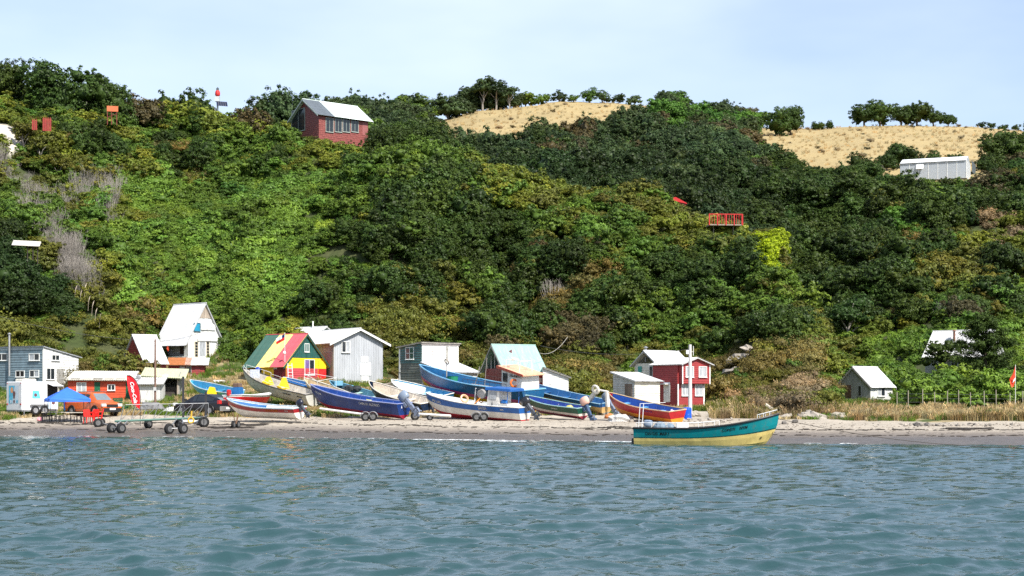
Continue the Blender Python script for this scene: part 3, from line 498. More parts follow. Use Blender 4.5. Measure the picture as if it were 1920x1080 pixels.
# ---- the rest: unbroken scrub, one mass per cover type, instanced on points
LIB = bpy.data.collections.new('plant_library'); libidx = {}
for kd in sorted(KIND):
    for j, ms in enumerate(KIND[kd]):
        o = bpy.data.objects.new('lib_%03d' % len(libidx), ms[0]); LIB.objects.link(o); libidx[(kd, j)] = len(libidx)
def scatter(name, rows, label, cat):
    """rows: (location, scale xyz, rot z, library index, tint)"""
    V = np.array([tuple(r[0]) for r in rows], np.float32); me = bpy.data.meshes.new(name); me.vertices.add(len(V)); me.vertices.foreach_set('co', V.ravel())
    for nm, ty, arr in (('scl', 'FLOAT_VECTOR', [r[1] for r in rows]), ('rot', 'FLOAT_VECTOR', [(r[5] if len(r) > 5 else 0, 0, r[2]) for r in rows]), ('pick', 'INT', [r[3] for r in rows]), ('tint', 'FLOAT_VECTOR', [r[4] for r in rows])):
        a = me.attributes.new(nm, ty, 'POINT'); a.data.foreach_set('vector' if ty != 'INT' else 'value', np.array(arr, np.float32 if ty != 'INT' else np.int32).ravel())
    o = link(name, me); g = bpy.data.node_groups.new(name + '_nodes', 'GeometryNodeTree')
    g.interface.new_socket('Geometry', in_out='INPUT', socket_type='NodeSocketGeometry'); g.interface.new_socket('Geometry', in_out='OUTPUT', socket_type='NodeSocketGeometry')
    gi = g.nodes.new('NodeGroupInput'); go = g.nodes.new('NodeGroupOutput'); ip = g.nodes.new('GeometryNodeInstanceOnPoints'); ci = g.nodes.new('GeometryNodeCollectionInfo')
    ci.inputs['Collection'].default_value = LIB; ci.inputs['Separate Children'].default_value = True; ci.inputs['Reset Children'].default_value = True
    def at_(nm, ty):
        n = g.nodes.new('GeometryNodeInputNamedAttribute'); n.data_type = ty; n.inputs['Name'].default_value = nm; return n.outputs[0]
    g.links.new(gi.outputs[0], ip.inputs['Points']); g.links.new(ci.outputs[0], ip.inputs['Instance']); ip.inputs['Pick Instance'].default_value = True
    g.links.new(at_('pick', 'INT'), ip.inputs['Instance Index']); g.links.new(at_('scl', 'FLOAT_VECTOR'), ip.inputs['Scale'])
    er = g.nodes.new('FunctionNodeEulerToRotation'); g.links.new(at_('rot', 'FLOAT_VECTOR'), er.inputs[0]); g.links.new(er.outputs[0], ip.inputs['Rotation']); g.links.new(ip.outputs[0], go.inputs[0])
    md = o.modifiers.new('scatter', 'NODES'); md.node_group = g
    return tag(o, label, cat, kind='stuff')
def row(u, d, kd, c, s, dz=-.15, sq=None):
    j = int(r_.integers(len(KIND[kd]))); q = s * r_.uniform(.9, 1.1)
    return (G(u, d, dz), (s, q, s * (sq or r_.uniform(.8, 1.15))), r_.uniform(0, 6.28) if kd != 'vine' else r_.uniform(-.6, .6), libidx[(kd, j)], tintof(c, u, d), .55 if kd == 'vine' else 0)
rest = [p for i, p in enumerate(ALL) if i not in solo]
scatter('creeper_cover', [row(p[0], p[1], p[3], p[4], p[5]) for p in rest if p[3] == 'vine'], 'bright green creeper covering the slope behind the houses', 'creeper')
scatter('bluff_scrub', [row(p[0], p[1], p[3], p[4], p[5]) for p in rest if p[3] != 'vine' and not p[6]], 'dense mixed scrub covering the bluff behind the beach', 'scrub')
scatter('valley_scrub', [row(p[0], p[1], p[3], p[4], p[5]) for p in rest if p[6]], 'dense woodland scrub filling the valley and far hills', 'scrub')
# ---- grass on the village bank, dry grass at the right, meadow tussocks
gr = []; tg = []; ms = []
for _ in range(12000):
    u, d = r_.uniform(-60, 1980), r_.uniform(98, 147); i = int(round((u - UU[0]) / (UU[1] - UU[0]))); j = int(np.searchsorted(DD, d))
    if not (cls[i, j] == 1 or (cls[i, j] == 2 and d < 147 and blocked(u, d))): continue
    if u < 1560 or blocked(u, d):
        c = 'bright' if Cc[i, j, 1] > Cc[i, j, 0] else 'straw'
        if r_.random() < .3: c = r_.choice(['mid', 'straw', 'ylw'])
        gr.append(row(u, d, 'grass', c, r_.uniform(.6, 1.25), -.02))
for _ in range(2600):
    u = r_.uniform(1555, 1990); d = 103.5 + 12 * r_.random() ** 1.6 - (u - 1560) / 400 * 2.5 + (3 if u < 1600 else 0)
    nn_ = float(vnoise(np.array(u / 26.), np.array(d / 2.2), 61, 2))
    if nn_ < -.35: continue
    tg.append(row(u, d, 'tallgrass', 'straw' if r_.random() < .82 - .4 * max(0, -nn_ - .05) * 3 else r_.choice(['olive', 'mid', 'dry']), r_.uniform(.35, .75) * (1 + .5 * nn_), -.05))
for _ in range(260):
    u = r_.uniform(1335, 1570); d = r_.uniform(106, 113); tg.append(row(u, d, 'tallgrass', r_.choice(['straw', 'dry', 'olive']), r_.uniform(.5, .95), -.05))
for _ in range(200):
    u = r_.uniform(1330, 1440); d = r_.uniform(116, 121); tg.append(row(u, d, 'tallgrass', r_.choice(['straw', 'olive', 'ylw']), r_.uniform(.4, .8), -.05))
for _ in range(2800):
    u, d = r_.uniform(780, 1950), r_.uniform(276, 450); i = int(round((u - UU[0]) / (UU[1] - UU[0]))); j = int(np.searchsorted(DD, d))
    if cls[i, j] != 3: continue
    q = r_.random(); ms.append(row(u, d, 'tallgrass', 'straw', r_.uniform(.4, .8), -.1) if q < .955 else row(u, d, 'scrub', 'dry' if q < .98 else 'brown', r_.uniform(.35, .8), -.1))
scatter('bank_grass', gr, 'short green and dry grass on the village bank', 'grass'); scatter('dry_grass', tg, 'tall golden dry grass in front of the wire fence', 'grass'); scatter('meadow_tussocks', ms, 'dry tussocks dotted over the golden meadows', 'grass')
# ---- named trees
def tree(kind, u, y_top, D, label, c, scale=None, name='tree', cat='tree', group=None, var=None, sq=1.0):
    """stand a plant at column u, distance D, tall enough that its top reaches row y_top"""
    g = G(u, D, -.2); h = {'dome': 2.9, 'bigdome': 2.95, 'bush': 2.25, 'tree': 4.55, 'pine': 5.3, 'scrub': 1.7, 'flax': 1.3}[kind]; top = CAMH + (HZ - y_top) / F * D; s = scale or max(.4, (top - g.z) / (h * sq))
    return plant(kind, var if var is not None else random.randrange(9), g, s, tintof(c, u, D), name, label, cat, group, sq=sq)
tree('bigdome', 120, 98, 186, 'large dark domed tree on the skyline at upper left', 'dark', name='domed_tree')
tree('bigdome', 204, 118, 186, 'tall narrow dark tree beside the large domed one', 'dark', name='domed_tree', sq=1.35)
tree('bigdome', 5, 100, 188, 'dark tree at the far left end of the skyline', 'dark', name='domed_tree')
tree('dome', 262, 158, 190, 'small brownish bush on the skyline right of the dark trees', 'brown', name='skyline_bush', cat='bush')
for u, y in ((325, 182), (347, 186)): tree('dome', u, y, 198, 'small upright dark bush on the skyline before the beacon', 'dark', name='skyline_bush', cat='bush', group='upright bushes by the beacon', scale=.75)
tree('bush', 375, 180, 194, 'leafy yellow-green bush just left of the beacon', 'ylw', name='skyline_bush', cat='bush')
tree('dome', 470, 186, 190, 'reddish brown bush between the beacon and the hilltop cabin', 'brown', name='skyline_bush', cat='bush')
tree('dome', 515, 215, 178, 'dark green bush against the gable of the hilltop cabin', 'dark', name='cabin_bush', cat='bush', scale=1.15)
tree('dome', 648, 228, 181, 'round dark bush before the long windows of the cabin', 'dark', name='cabin_bush', cat='bush', scale=.85)
for u, y, D, l in ((720, 215, 181, 'big dark green tree right of the hilltop cabin'), (765, 212, 180, 'second dark green tree right of the hilltop cabin'), (815, 240, 178, 'broad green tree on the crest below the first meadow'), (745, 250, 176, 'rounded green tree leaning over the slope below the cabin deck')): tree('bigdome', u, y, D, l, 'mid' if D < 179 else 'dark', name='crest_tree')
for u, y, l in ((905, 141, 'tall umbrella-crowned tree with bare trunks on the skyline'), (930, 146, 'second umbrella-crowned tree on the skyline, close behind the tall one'), (955, 160, 'narrow dark tree right of the umbrella-crowned pair')): tree('tree', u, y, 428, l, 'blue', name='skyline_tree', sq=1.0)
for u, y in ((872, 160), (888, 150), (918, 150), (938, 158), (965, 170)): tree('bigdome', u, y, 433, 'dense dark tree crowding the umbrella-crowned trees', 'blue', name='skyline_tree', group='dense trees round the umbrella-crowned pair')
for u, y in ((700, 184), (735, 178), (770, 172), (805, 168), (840, 164), (862, 170)): tree('bush', u, y, 415 + (u % 7), 'rounded tree in the wood left of the umbrella-crowned trees', 'mid' if u < 790 else 'blue', name='skyline_tree', group='wood left of the umbrella-crowned trees')
for u, y in ((985, 164), (1015, 166), (1048, 165), (1075, 172), (1105, 160), (1130, 163), (1160, 170), (1190, 172)): tree('bush' if u != 1105 else 'dome', u, y, 436, 'bushy tree in the row along the top of the first dry meadow', 'mid' if u % 2 else 'blue', name='skyline_tree', group='row of trees above the first meadow')
tree('bush', 1248, 176, 436, 'small round bush alone at the right end of the first meadow', 'mid', name='skyline_bush', cat='bush')
for u in (1275, 1310, 1335): tree('dome', u, 182 + u % 6, 425, 'dark round tree on the skyline between the two meadows', 'dark', name='skyline_tree', group='dark trees between the meadows')
tree('bigdome', 1482, 180, 400, 'tall dark tree at the left edge of the second meadow', 'dark', name='skyline_tree', sq=1.5)
tree('dome', 1460, 195, 396, 'lower dark tree beside the tall one at the second meadow', 'dark', name='skyline_tree')
for u, y in ((1528, 218), (1540, 213), (1555, 222)): tree('dome', u, y, 430, 'small dark upright tree on the gap in the skyline', 'dark', name='skyline_tree', group='small trees in the skyline gap', scale=.95)
for u, y in ((1620, 182), (1650, 178), (1690, 184), (1720, 180), (1750, 194), (1778, 205)): tree('dome', u, y, 437, 'dark rounded tree in the clump on top of the second meadow', 'dark', name='skyline_tree', group='tree clump above the second meadow')
for u in (1840, 1858, 1882, 1905): tree('bush', u, 217, 437, 'low bush on the skyline right of the tree clump', 'dark', name='skyline_bush', cat='bush', group='low skyline bushes at the right', scale=1.0)
for u, y, D in ((1685, 255, 300), (1712, 268, 298), (1662, 280, 296), (1750, 276, 299), (1790, 280, 299)): tree('dome', u, y, D, 'dark bush behind the greenhouse on the meadow edge', 'dark', name='meadow_bush', cat='bush', group='bushes behind the greenhouse')
for u, y, D in ((1862, 245, 306), (1895, 225, 308), (1915, 240, 305), (1850, 280, 300)): tree('dome', u, y, D, 'dark tree right of the greenhouse at the picture edge', 'dark', name='meadow_tree', group='trees right of the greenhouse')
tree('bigdome', 1858, 300, 262, 'large dark domed bush in front of the greenhouse', 'brown', name='domed_bush', cat='bush')
for u, y, s_ in ((1432, 470, .95), (1446, 474, 1.05), (1458, 490, 1.0), (1470, 505, .9), (1440, 490, .8), (1480, 522, .7)): plant('bigdome', u, G(u, Dof(u, y + 16) - 1.5, -.1), s_ * 1.2, T['lime'], 'lime_shrub', 'bright lime-yellow shrub in the patch on the spur edge', 'shrub', 'lime-yellow shrubs on the spur edge')
tree('pine', 1848, 588, 152, 'large dark pine in front of the white-roofed house', 'dark', name='pine_tree')
tree('tree', 1766, 634, 158, 'small tree with a bare trunk before the white roof', 'dark', name='small_tree')
plant('bush', 3, G(1336, 232, -.2), 1.5, T['ylw'], 'small_tree', 'small yellow-green tree above the red deck', 'tree', None)
for u, y, D in ((75, 268, 169), (110, 290, 168), (45, 275, 170)): tree('tree', u, y, D, 'wind-shaped tree with thin bare trunks by the pale cutting', 'olive', name='gully_tree', group='thin-trunked trees by the pale cutting', scale=.8)
for u, D, s_, c in ((232, 127.5, 1.9, 'olive'), (246, 127.5, 1.65, 'bolive'), (258, 126.8, 1.35, 'olive'), (220, 128, 1.7, 'mid'), (240, 126, 1.2, 'ylw')): plant('bush', u, G(u, D, -.2), s_, T[c], 'yard_bush', 'olive bush hiding the left wall of the white-roofed cabin', 'bush', 'bushes left of the white-roofed cabin')
for k_, u in enumerate(range(548, 694, 12)): tree('bush', u, 258 + (k_ % 3) * 4 + (0 if u > 600 else 2), 181.5 - (k_ % 2), 'low bright bush along the foot of the hilltop cabin', 'bright' if k_ % 3 else 'ylw', name='cabin_hedge_bush', cat='bush', group='bushes at the foot of the hilltop cabin')
for k_, u in enumerate((1328, 1346, 1362, 1378, 1394)): tree('bush', u, 424 + k_ * 2, 156.5, 'olive bush packed under the red deck', 'olive' if k_ % 2 else 'mid', name='deck_bush', cat='bush', group='bushes under the red deck')
for u in (1266, 1280): tree('bush', u, 374 + (u > 1270) * 4, 169.5, 'olive bush hiding the wall of the small red hut', 'olive', name='hut_bush', cat='bush', group='bushes before the small red hut')
# pale plume grass
for i, (u, y) in enumerate(((140, 532), (150, 541), (158, 528), (165, 552), (172, 561), (178, 575), (186, 585))):
    g = P(u, y + 14, Dof(u, y + 34) - 1.5); b = MB(); b.tube([(0, 0, -.8), (.05, 0, .0)], .01, 4); b.tube([(.05, 0, 0), (.12, 0, .3), (.22, 0, .55)], [.015, .035, .006], 5); o = b.build('plume', mat('plume', (.62, .52, .40), rough=.9), None, loc=g, rot=(0, 0, random.uniform(-.5, .5)))
    tag(o, 'pale feathery plume of pampas grass above the dark conifer mass', 'plume', 'pampas plumes on the left gully')
# ------------------------------------------------------------------ houses
GLASS = mat('window_glass', (.022, .028, .034), rough=.08, var=.3, spec=.6); CURT = mat('curtained_glass', (.42, .44, .46), rough=.3, var=.35, scale=9, streak=1)
WHITE = paint('white_trim', (232, 232, 228), dirt_amt=.2, var=.12); OPENSHADE = mat('dark_inside', (.012, .011, .010), rough=.9, var=.2)  # the near-black colour stands in for shade inside openings
ZINC = mat('zinc_sheet', (.50, .52, .53), rough=.42, metal=.25, var=.16, scale=2, streak=1, dirt_amt=.3, dirt=(.30, .27, .24)); WROOF = mat('white_sheet', (.64, .64, .63), rough=.5, var=.16, scale=1.5, streak=1, dirt_amt=.4, dirt=(.36, .29, .23))
PIPE = mat('pipe_metal', (.42, .42, .42), rough=.45, metal=.6, var=.2)
class House:
    def __init__(s, name, label, u, y, D, th, L, Wd, cat='house', zb=-.7, pz=None):
        s.o = P(u, y, D); s.th = R(th); s.L = L; s.W = Wd; s.zb = zb; s.root = thing(name, label, cat, s.o, s.th); s.inv = (TR(*s.o) @ TR(rz=s.th)).inverted()
        CLEARW.append((s.o.x, s.o.y))
    def M(s, side):
        X = {'R': ((1, 0, 0), (0, -1, 0), (0, 0, 0)), 'L': ((0, 1, 0), (-1, 0, 0), (0, 0, 0)), 'BR': ((1, 0, 0), (0, 1, 0), (0, s.W, 0)), 'BL': ((0, 1, 0), (1, 0, 0), (s.L, 0, 0))}[side]
        a, n, o = X; return Matrix(((a[0], n[0], 0, o[0]), (a[1], n[1], 0, o[1]), (0, 0, 1, 0), (0, 0, 0, 1)))
    def px(s, side, u, y, off=0):
        """facade coordinates (along, up) under photograph pixel u, y; off moves the plane outward"""
        c = s.inv @ Vector((0, 0, CAMH)); d = s.inv.to_3x3() @ Vector(((u - 960) / F, 1, (HZ - y) / F))
        if side == 'R': t = (-off - c.y) / d.y; q = c + d * t; return q.x, q.z
        t = (-off - c.x) / d.x; q = c + d * t; return q.y, q.z
    def span(s, tops, z):
        """stretch of the wall that reaches height z"""
        xs = []
        for (a, za), (b, zb) in zip(tops, tops[1:]):
            if za >= z: xs.append(a)
            if (za - z) * (zb - z) < 0: xs.append(a + (b - a) * (z - za) / (zb - za))
            if zb >= z: xs.append(b)
        return (min(xs), max(xs)) if len(xs) > 1 else None
    def wall(s, side, tops, m, style='clap', c=.17, z0=None, a0=0, plate=None, out=0):
        z0 = s.zb if z0 is None else z0; Mx = s.M(side) @ TR(0, out, 0); b = MB(); poly = [(tops[0][0], z0)] + list(tops) + [(tops[-1][0], z0)]
        b.prism(poly, 'y', -.08, 0, 0, Mx); w = b.build('wall', plate or m, s.root); q = MB(); zt = max(t[1] for t in tops); r = random.Random(len(w.name) + int(zt * 50))
        if style == 'clap':
            z = z0
            while z < zt - .03:
                sp = s.span(tops, z + c * .8)
                if sp and sp[1] - sp[0] > .05:
                    e = r.uniform(-.006, .006); x0, x1 = sp; q.hexa([(x0, .001, z), (x1, .001, z), (x1, .034 + e, z), (x0, .034 + e, z), (x0, .001, z + c * .97), (x1, .001, z + c * .97), (x1, .010, z + c * .97), (x0, .010, z + c * .97)], 0, Mx)
                z += c
        elif style in ('vert', 'corr'):
            a = tops[0][0]
            while a < tops[-1][0] - .02:
                e = min(a + c, tops[-1][0]); zz = min(np.interp(a + .01, *zip(*tops)), np.interp(e - .01, *zip(*tops))); g = .012 if style == 'vert' else c * .5; n_ = r.uniform(.010, .028) if style == 'vert' else .03
                q.box(a, e - g, .001, n_, z0, zz, 0, Mx); a = e
        elif style == 'shingle':
            z = z0
            while z < zt - .05:
                sp = s.span(tops, z + c * .8)
                if sp:
                    a = sp[0]
                    while a < sp[1] - .03:
                        e = min(a + r.uniform(.18, .30), sp[1]); t = r.uniform(.018, .045); dz = r.uniform(-.015, .015); q.hexa([(a, .001, z + dz), (e - .012, .001, z + dz), (e - .012, t, z + dz), (a, t, z + dz), (a, .001, z + c * 1.05), (e - .012, .001, z + c * 1.05), (e - .012, .008, z + c * 1.05), (a, .008, z + c * 1.05)], 0, Mx); a = e
                z += c
        if q.f: tag(q.build('cladding', m, s.root), kind='stuff')
        return w
    def window(s, side, u0, y0, u1, y1, cols=2, rows=1, frame=None, glass=None, fw=.05, out=0, sill=True):
        a0, z1 = s.px(side, u0, y0, out); a1, _ = s.px(side, u1, y0, out); _, z0 = s.px(side, (u0 + u1) / 2, y1, out); a0, a1 = min(a0, a1), max(a0, a1); return s.window_l(side, a0, a1, z0, z1, cols, rows, frame, glass, fw, out, sill)
    def window_l(s, side, a0, a1, z0, z1, cols=2, rows=1, frame=None, glass=None, fw=.05, out=0, sill=True):
        Mx = s.M(side) @ TR(0, out, 0); b = MB(); o = .075
        b.box(a0 - fw, a0, .0, o, z0 - fw, z1 + fw, 0, Mx).box(a1, a1 + fw, .0, o, z0 - fw, z1 + fw, 0, Mx).box(a0, a1, .0, o, z0 - fw, z0, 0, Mx).box(a0, a1, .0, o, z1, z1 + fw, 0, Mx)
        if sill: b.box(a0 - fw - .03, a1 + fw + .03, .0, o + .05, z0 - fw - .03, z0 - fw - .001, 0, Mx)
        dx = (a1 - a0) / cols; dz = (z1 - z0) / rows; h = .022
        for i in range(1, cols): b.box(a0 + i * dx - h, a0 + i * dx + h, .038, o - .01, z0, z1, 0, Mx)
        for j in range(1, rows): b.box(a0, a1, .038, o - .014, z0 + j * dz - h * .8, z0 + j * dz + h * .8, 0, Mx)
        w = b.build('window', frame or WHITE, s.root)
        for i in range(cols):
            for j in range(rows): MB().box(a0 + i * dx, a0 + (i + 1) * dx, .030, .042 + .002 * ((i + j) % 2), z0 + j * dz, z0 + (j + 1) * dz, 0, Mx).build('pane', (glass[i % len(glass)] if isinstance(glass, list) else glass) or GLASS, w)
        return w
    def panel(s, side, u0, y0, u1, y1, m, name='door', out=.04, t=.03, label=None, handle=True):
        a0, z1 = s.px(side, u0, y0); a1, _ = s.px(side, u1, y0); _, z0 = s.px(side, (u0 + u1) / 2, y1); a0, a1 = min(a0, a1), max(a0, a1); Mx = s.M(side); b = MB(); b.box(a0, a1, out - t, out, z0, z1, 0, Mx)
        if name == 'door':
            n = 3
            for i in range(n): b.box(a0 + (a1 - a0) * (i + .06) / n, a0 + (a1 - a0) * (i + .94) / n, out, out + .012, z0 + .03, z1 - .03, 0, Mx)
        d = b.build(name, m, s.root); tag(d, label)
        if name == 'door' and handle: MB().box(a1 - .14, a1 - .06, out + .012, out + .05, (z0 + z1) / 2 - .02, (z0 + z1) / 2 + .02, 0, Mx).build('handle', PIPE, d)
        return d
    def roof(s, eA, eB, rB, rA, m, w=.8, slab=None, t=.05, wave=.022, nw=5, name='roof'):
        """one slope of separate corrugated sheets on a thin deck; m may be a function of the fraction along the eave"""
        eA, eB, rB, rA = map(Vector, (eA, eB, rB, rA)); N = (eB - eA).cross(rA - eA).normalized(); N = N if N.z > 0 else -N; b = MB(); dn = N * t
        b.hexa([tuple(p - dn) for p in (eA, eB, rB, rA)] + [tuple(p) for p in (eA, eB, rB, rA)]); fm = m if callable(m) else (lambda f: m); sl = b.build(name, slab or fm(.5), s.root)
        n = max(1, round((eB - eA).length / w)); e = (eB - eA) / n; sd = rA - eA; k = nw * 4; V = []; Fq = []
        for j in (0, 1):
            for i in range(k + 1): V.append(tuple(e * (i / k) * 1.015 + sd * (j * 1.0 - (.015 if j == 0 else -.0)) + N * (.012 + wave * (1 + math.sin(2 * math.pi * i / 4)) * .7)))
        Fq = [(i, i + 1, k + 2 + i, k + 1 + i) for i in range(k)]; cache = {}
        for i in range(n):
            mm = fm((i + .5) / n)
            if mm.name not in cache:
                q = MB(); q.add(V, Fq); cache[mm.name] = q.mesh('roof_sheet', mm)
            o = link('roof_sheet', cache[mm.name], sl, loc=eA + e * i + N * random.uniform(0, .012) + sd.normalized() * random.uniform(-.03, .02))
        return sl
    def gable(s, axis, ez, rz, ov=.25, og=.25, m=WROOF, w=.8, cap=None, m2=None, ez2=None, oe2=None, fascia=None):
        """two slopes; axis 'x': ridge along the right-hand facade, gable on the left one; 'y': gable on the right-hand facade"""
        L, Wd = s.L, s.W; half = (Wd if axis == 'x' else L) / 2; k = (rz - ez) / half
        def pt(a, c, z): return (a, c, z) if axis == 'x' else (c, a, z)
        Lx, Wx = (L, Wd) if axis == 'x' else (Wd, L); z = ez - k * ov; oe2 = ov if oe2 is None else oe2
        s.roof(pt(-og, -ov, z + .06), pt(Lx + og, -ov, z + .06), pt(Lx + og, half, rz + .06), pt(-og, half, rz + .06), m, w); s.roof(pt(-og, Wx + ov, z + .06), pt(Lx + og, Wx + ov, z + .06), pt(Lx + og, half, rz + .06), pt(-og, half, rz + .06), m2 or m, w)
        b = MB(); b.tube([pt(-og - .02, half, rz + .09), pt(Lx + og + .02, half, rz + .09)], .06, 6); b.build('ridge_cap', cap or (m if not callable(m) else m(.9)), s.root)
        if fascia:
            for a in (-og - .03, Lx + og + .001):
                for q0, q1, zz0, zz1 in ((-ov, half, z, rz), (Wx + ov, half, z, rz)):
                    v = [pt(a, q0, zz0 - .12), pt(a + .03, q0, zz0 - .12), pt(a + .03, q1, zz1 - .12), pt(a, q1, zz1 - .12), pt(a, q0, zz0 + .05), pt(a + .03, q0, zz0 + .05), pt(a + .03, q1, zz1 + .05), pt(a, q1, zz1 + .05)]; MB().hexa(v).build('fascia', fascia, s.root)
    def trim(s, side, a0, a1, z0, z1, m=None, o=.05, name='corner_board'): MB().box(a0, a1, .0, o, z0, z1, 0, s.M(side)).build(name, m or WHITE, s.root)
    def flue(s, x, y, z0, z1, r=.06, m=None, cap=True):
        b = MB(); b.tube([(x, y, z0), (x, y, z1)], r, 8)
        if cap: b.lathe([(r * 1.8, z1 + .02), (r * 1.9, z1 + .06), (r * .4, z1 + .16)], 8, 0, TR(x, y, 0))
        b.build('chimney_pipe', m or PIPE, s.root)
CLEARW = []
def gt(L, ez, rz): return [(0, ez), (L / 2, rz), (L, ez)]
# 1 grey-blue and white two-storey house, far left
BLUEG = paint('grey_blue_boards', (118, 138, 148), var=.3, scale=2); WHITEB = paint('white_boards', (214, 214, 210), var=.2, dirt_amt=.4, dirt=(.34, .30, .25), streak=1); GREYW = mat('grey_weathered_boards', (.34, .33, .30), rough=.85, var=.4, scale=4, dirt_amt=.4)
h = House('boarded_house', 'two-storey house with grey-blue long side and white end wall at far left', 82, 738, 126, 60, 3.7, 7.2); H = (738 - 651) * 126 / F
h.wall('L', [(0, H), (7.2, H)], BLUEG, c=.2); h.wall('R', [(0, H), (3.7, H - .75)], WHITEB, c=.2); h.wall('BR', [(0, H), (3.7, H - .75)], BLUEG, 'plain'); h.wall('BL', [(0, H - .75), (7.2, H - .75)], WHITEB, 'plain')
h.roof((-.12, -.15, H + .07), (-.12, 7.35, H + .07), (4.0, 7.35, H - .72), (4.0, -.15, H - .72), ZINC, .8)
h.trim('L', -.04, .10, -.6, H - .01); h.trim('L', 0, 7.2, H - .2, H - .01, paint('pale_fascia', (170, 180, 184)), .06, 'fascia')
for r_c in ((-6, 663, 14), (56, 663, 74)): h.window('L', r_c[0], 664, r_c[2], 675, glass=[GLASS, CURT] if r_c[0] > 0 else GLASS)
h.window('L', 31, 696, 46, 706, glass=OPENSHADE); h.window('L', 57, 695, 73, 706, glass=[CURT, GLASS]); h.window('R', 97, 666, 110, 675); h.window('R', 87, 691, 101, 711); h.panel('R', 106, 691, 119, 728, GREYW)  # one window's panes are coloured as the shade of the room
h.flue(-.25, h.px('L', 22, 690)[0], 1.4, 4.7, .075)
# 2 orange shed row with white end
ORANGE = paint('orange_boards', (205, 78, 42), var=.25, dirt_amt=.3); GREEN = paint('green_paint', (22, 92, 62), var=.3); CREAM = mat('cream_sheet', (.66, .62, .52), rough=.7, var=.2, scale=2, streak=1, dirt_amt=.5, dirt=(.30, .24, .18)); 
h = House('orange_shed', 'long low orange boarded shed with green doors and cream sheet roof', 128, 757, 122, 3, 4.75, 2.6, 'shed'); H = 1.82
h.wall('R', [(0, H), (4.75, H - .02)], ORANGE, c=.13); h.wall('L', [(0, H), (2.6, H + .6)], ORANGE); h.wall('BL', [(0, H), (2.6, H + .6)], ORANGE, 'plain'); h.wall('BR', [(0, H + .6), (4.75, H + .6)], ORANGE, 'plain')
h.roof((-.15, -.35, H - .02), (4.85, -.35, H - .05), (4.85, 2.8, H + .66), (-.15, 2.8, H + .72), CREAM, .8)
h.window('R', 145, 718, 161, 738, 2, glass=CURT); h.window('R', 203, 722, 215, 731, 2); h.panel('R', 177, 716, 188, 748, GREEN); h.panel('R', 236, 716, 244, 748, GREEN)
b = MB()
for i in range(7): b.box(-.6 + i * .85, .1 + i * .85, -.3, -.22, H + .05 + .02 * (i % 3), H + .12 + .03 * (i % 2))
b.build('roof_timbers', GREYW, h.root)
h = House('white_shed', 'low white shed joined to the right end of the orange shed', 246, 754, 121.5, 3, 2.2, 2.2, 'shed'); H = 1.35
h.wall('R', [(0, H), (2.2, H)], WHITEB, 'vert', .4); h.wall('BL', [(0, H), (2.2, H + .5)], WHITEB, 'plain'); h.wall('L', [(0, H), (2.2, H + .5)], WHITEB, 'plain'); h.roof((-.05, -.3, H + .0), (2.45, -.3, H + .0), (2.45, 2.3, H + .72), (-.05, 2.3, H + .72), mat('grey_white_sheet', (.6, .6, .58), rough=.6, var=.2, dirt_amt=.4), .85)
h.trim('R', -.05, 2.4, H - .06, H + .03, GREYW, .32, 'fascia'); MB().tube([(.5, .4, H + .2), (.5, .4, H + .62)], .015, 5).blob((.5, .35, H + .55), (.2, .05, .2), 8, 5, .02).build('satellite_dish', PIPE, h.root)
# 3 small red house under a big white roof
REDB = paint('red_boards', (142, 48, 46), var=.3); 
h = House('white_roofed_cabin', 'small red boarded cabin under one big plain white roof slope', 271, 700, 131, 34, 1.85, 4.9); ez, rz = .98, 3.15
h.wall('R', [(0, ez), (1.85, ez)], REDB, c=.14); h.wall('L', gt(4.9, ez, rz), REDB); h.wall('BL', gt(4.9, ez, rz), REDB, c=.14); h.gable('x', ez, rz, .3, .15, WROOF, .82)
# 4 tall steep-roofed white house
WSHEET = mat('pale_corrugated', (.55, .56, .57), rough=.5, var=.16, scale=1.6, streak=1, dirt_amt=.35, dirt=(.34, .30, .26)); RAWW = mat('raw_wood', (.36, .30, .24), rough=.9, var=.4, scale=5, streak=1)
h = House('tall_white_house', 'tall white house with steep corrugated roof and blue attic window', 352, 686, 140, 50, 3.75, 4.1); ez, rz = 2.35, 5.5; L = 3.75; k = (rz - ez) / (L / 2)
h.wall('R', gt(L, ez, rz), WHITEB, 'vert', .45); a = (4.35 - ez) / k; h.wall('R', [(a, 4.3), (L / 2, rz - .03), (L - a, 4.3)], RAWW, 'vert', .12, z0=4.25, out=.035); h.wall('BR', gt(L, ez, rz), WHITEB, 'plain'); h.wall('BL', [(0, ez), (4.1, ez)], WHITEB, 'vert', .4)
SIDESHADE = mat('grey_side_sheet', (.40, .41, .41), rough=.6, var=.2, scale=3, streak=1); h.wall('L', [(0, ez), (.5, ez)], WHITEB, 'plain'); h.wall('L', [(0, ez), (4.1, ez)], SIDESHADE, 'corr', .2, out=-.75); h.panel('L', 325, 638, 338, 664, mat('brown_door', lin((64, 46, 42)), rough=.6), out=-.70, label='dark brown door under the eave')  # wall under the eave coloured grey: the overhang's shade is in the sheet
MB().box(-.02, .74, -.02, 4.12, -.6, .86).build('porch_floor', WHITEB, h.root)
h.gable('y', ez, rz, .35, .22, WSHEET, .62, m2=WSHEET); h.window('R', 364, 606, 374, 620, 1, glass=mat('blue_pane', lin((40, 140, 175)), rough=.2), frame=paint('blue_frame', (60, 110, 130)))
h.window('R', 365, 641, 370, 669, 1, 5, fw=.04, frame=paint('cream_frame', (222, 208, 180))); h.window('R', 373, 641, 384, 669, 1, 1, glass=CURT, fw=.06); h.window('R', 387, 641, 391, 669, 1, 5, fw=.04, frame=paint('cream_frame', (222, 208, 180)))
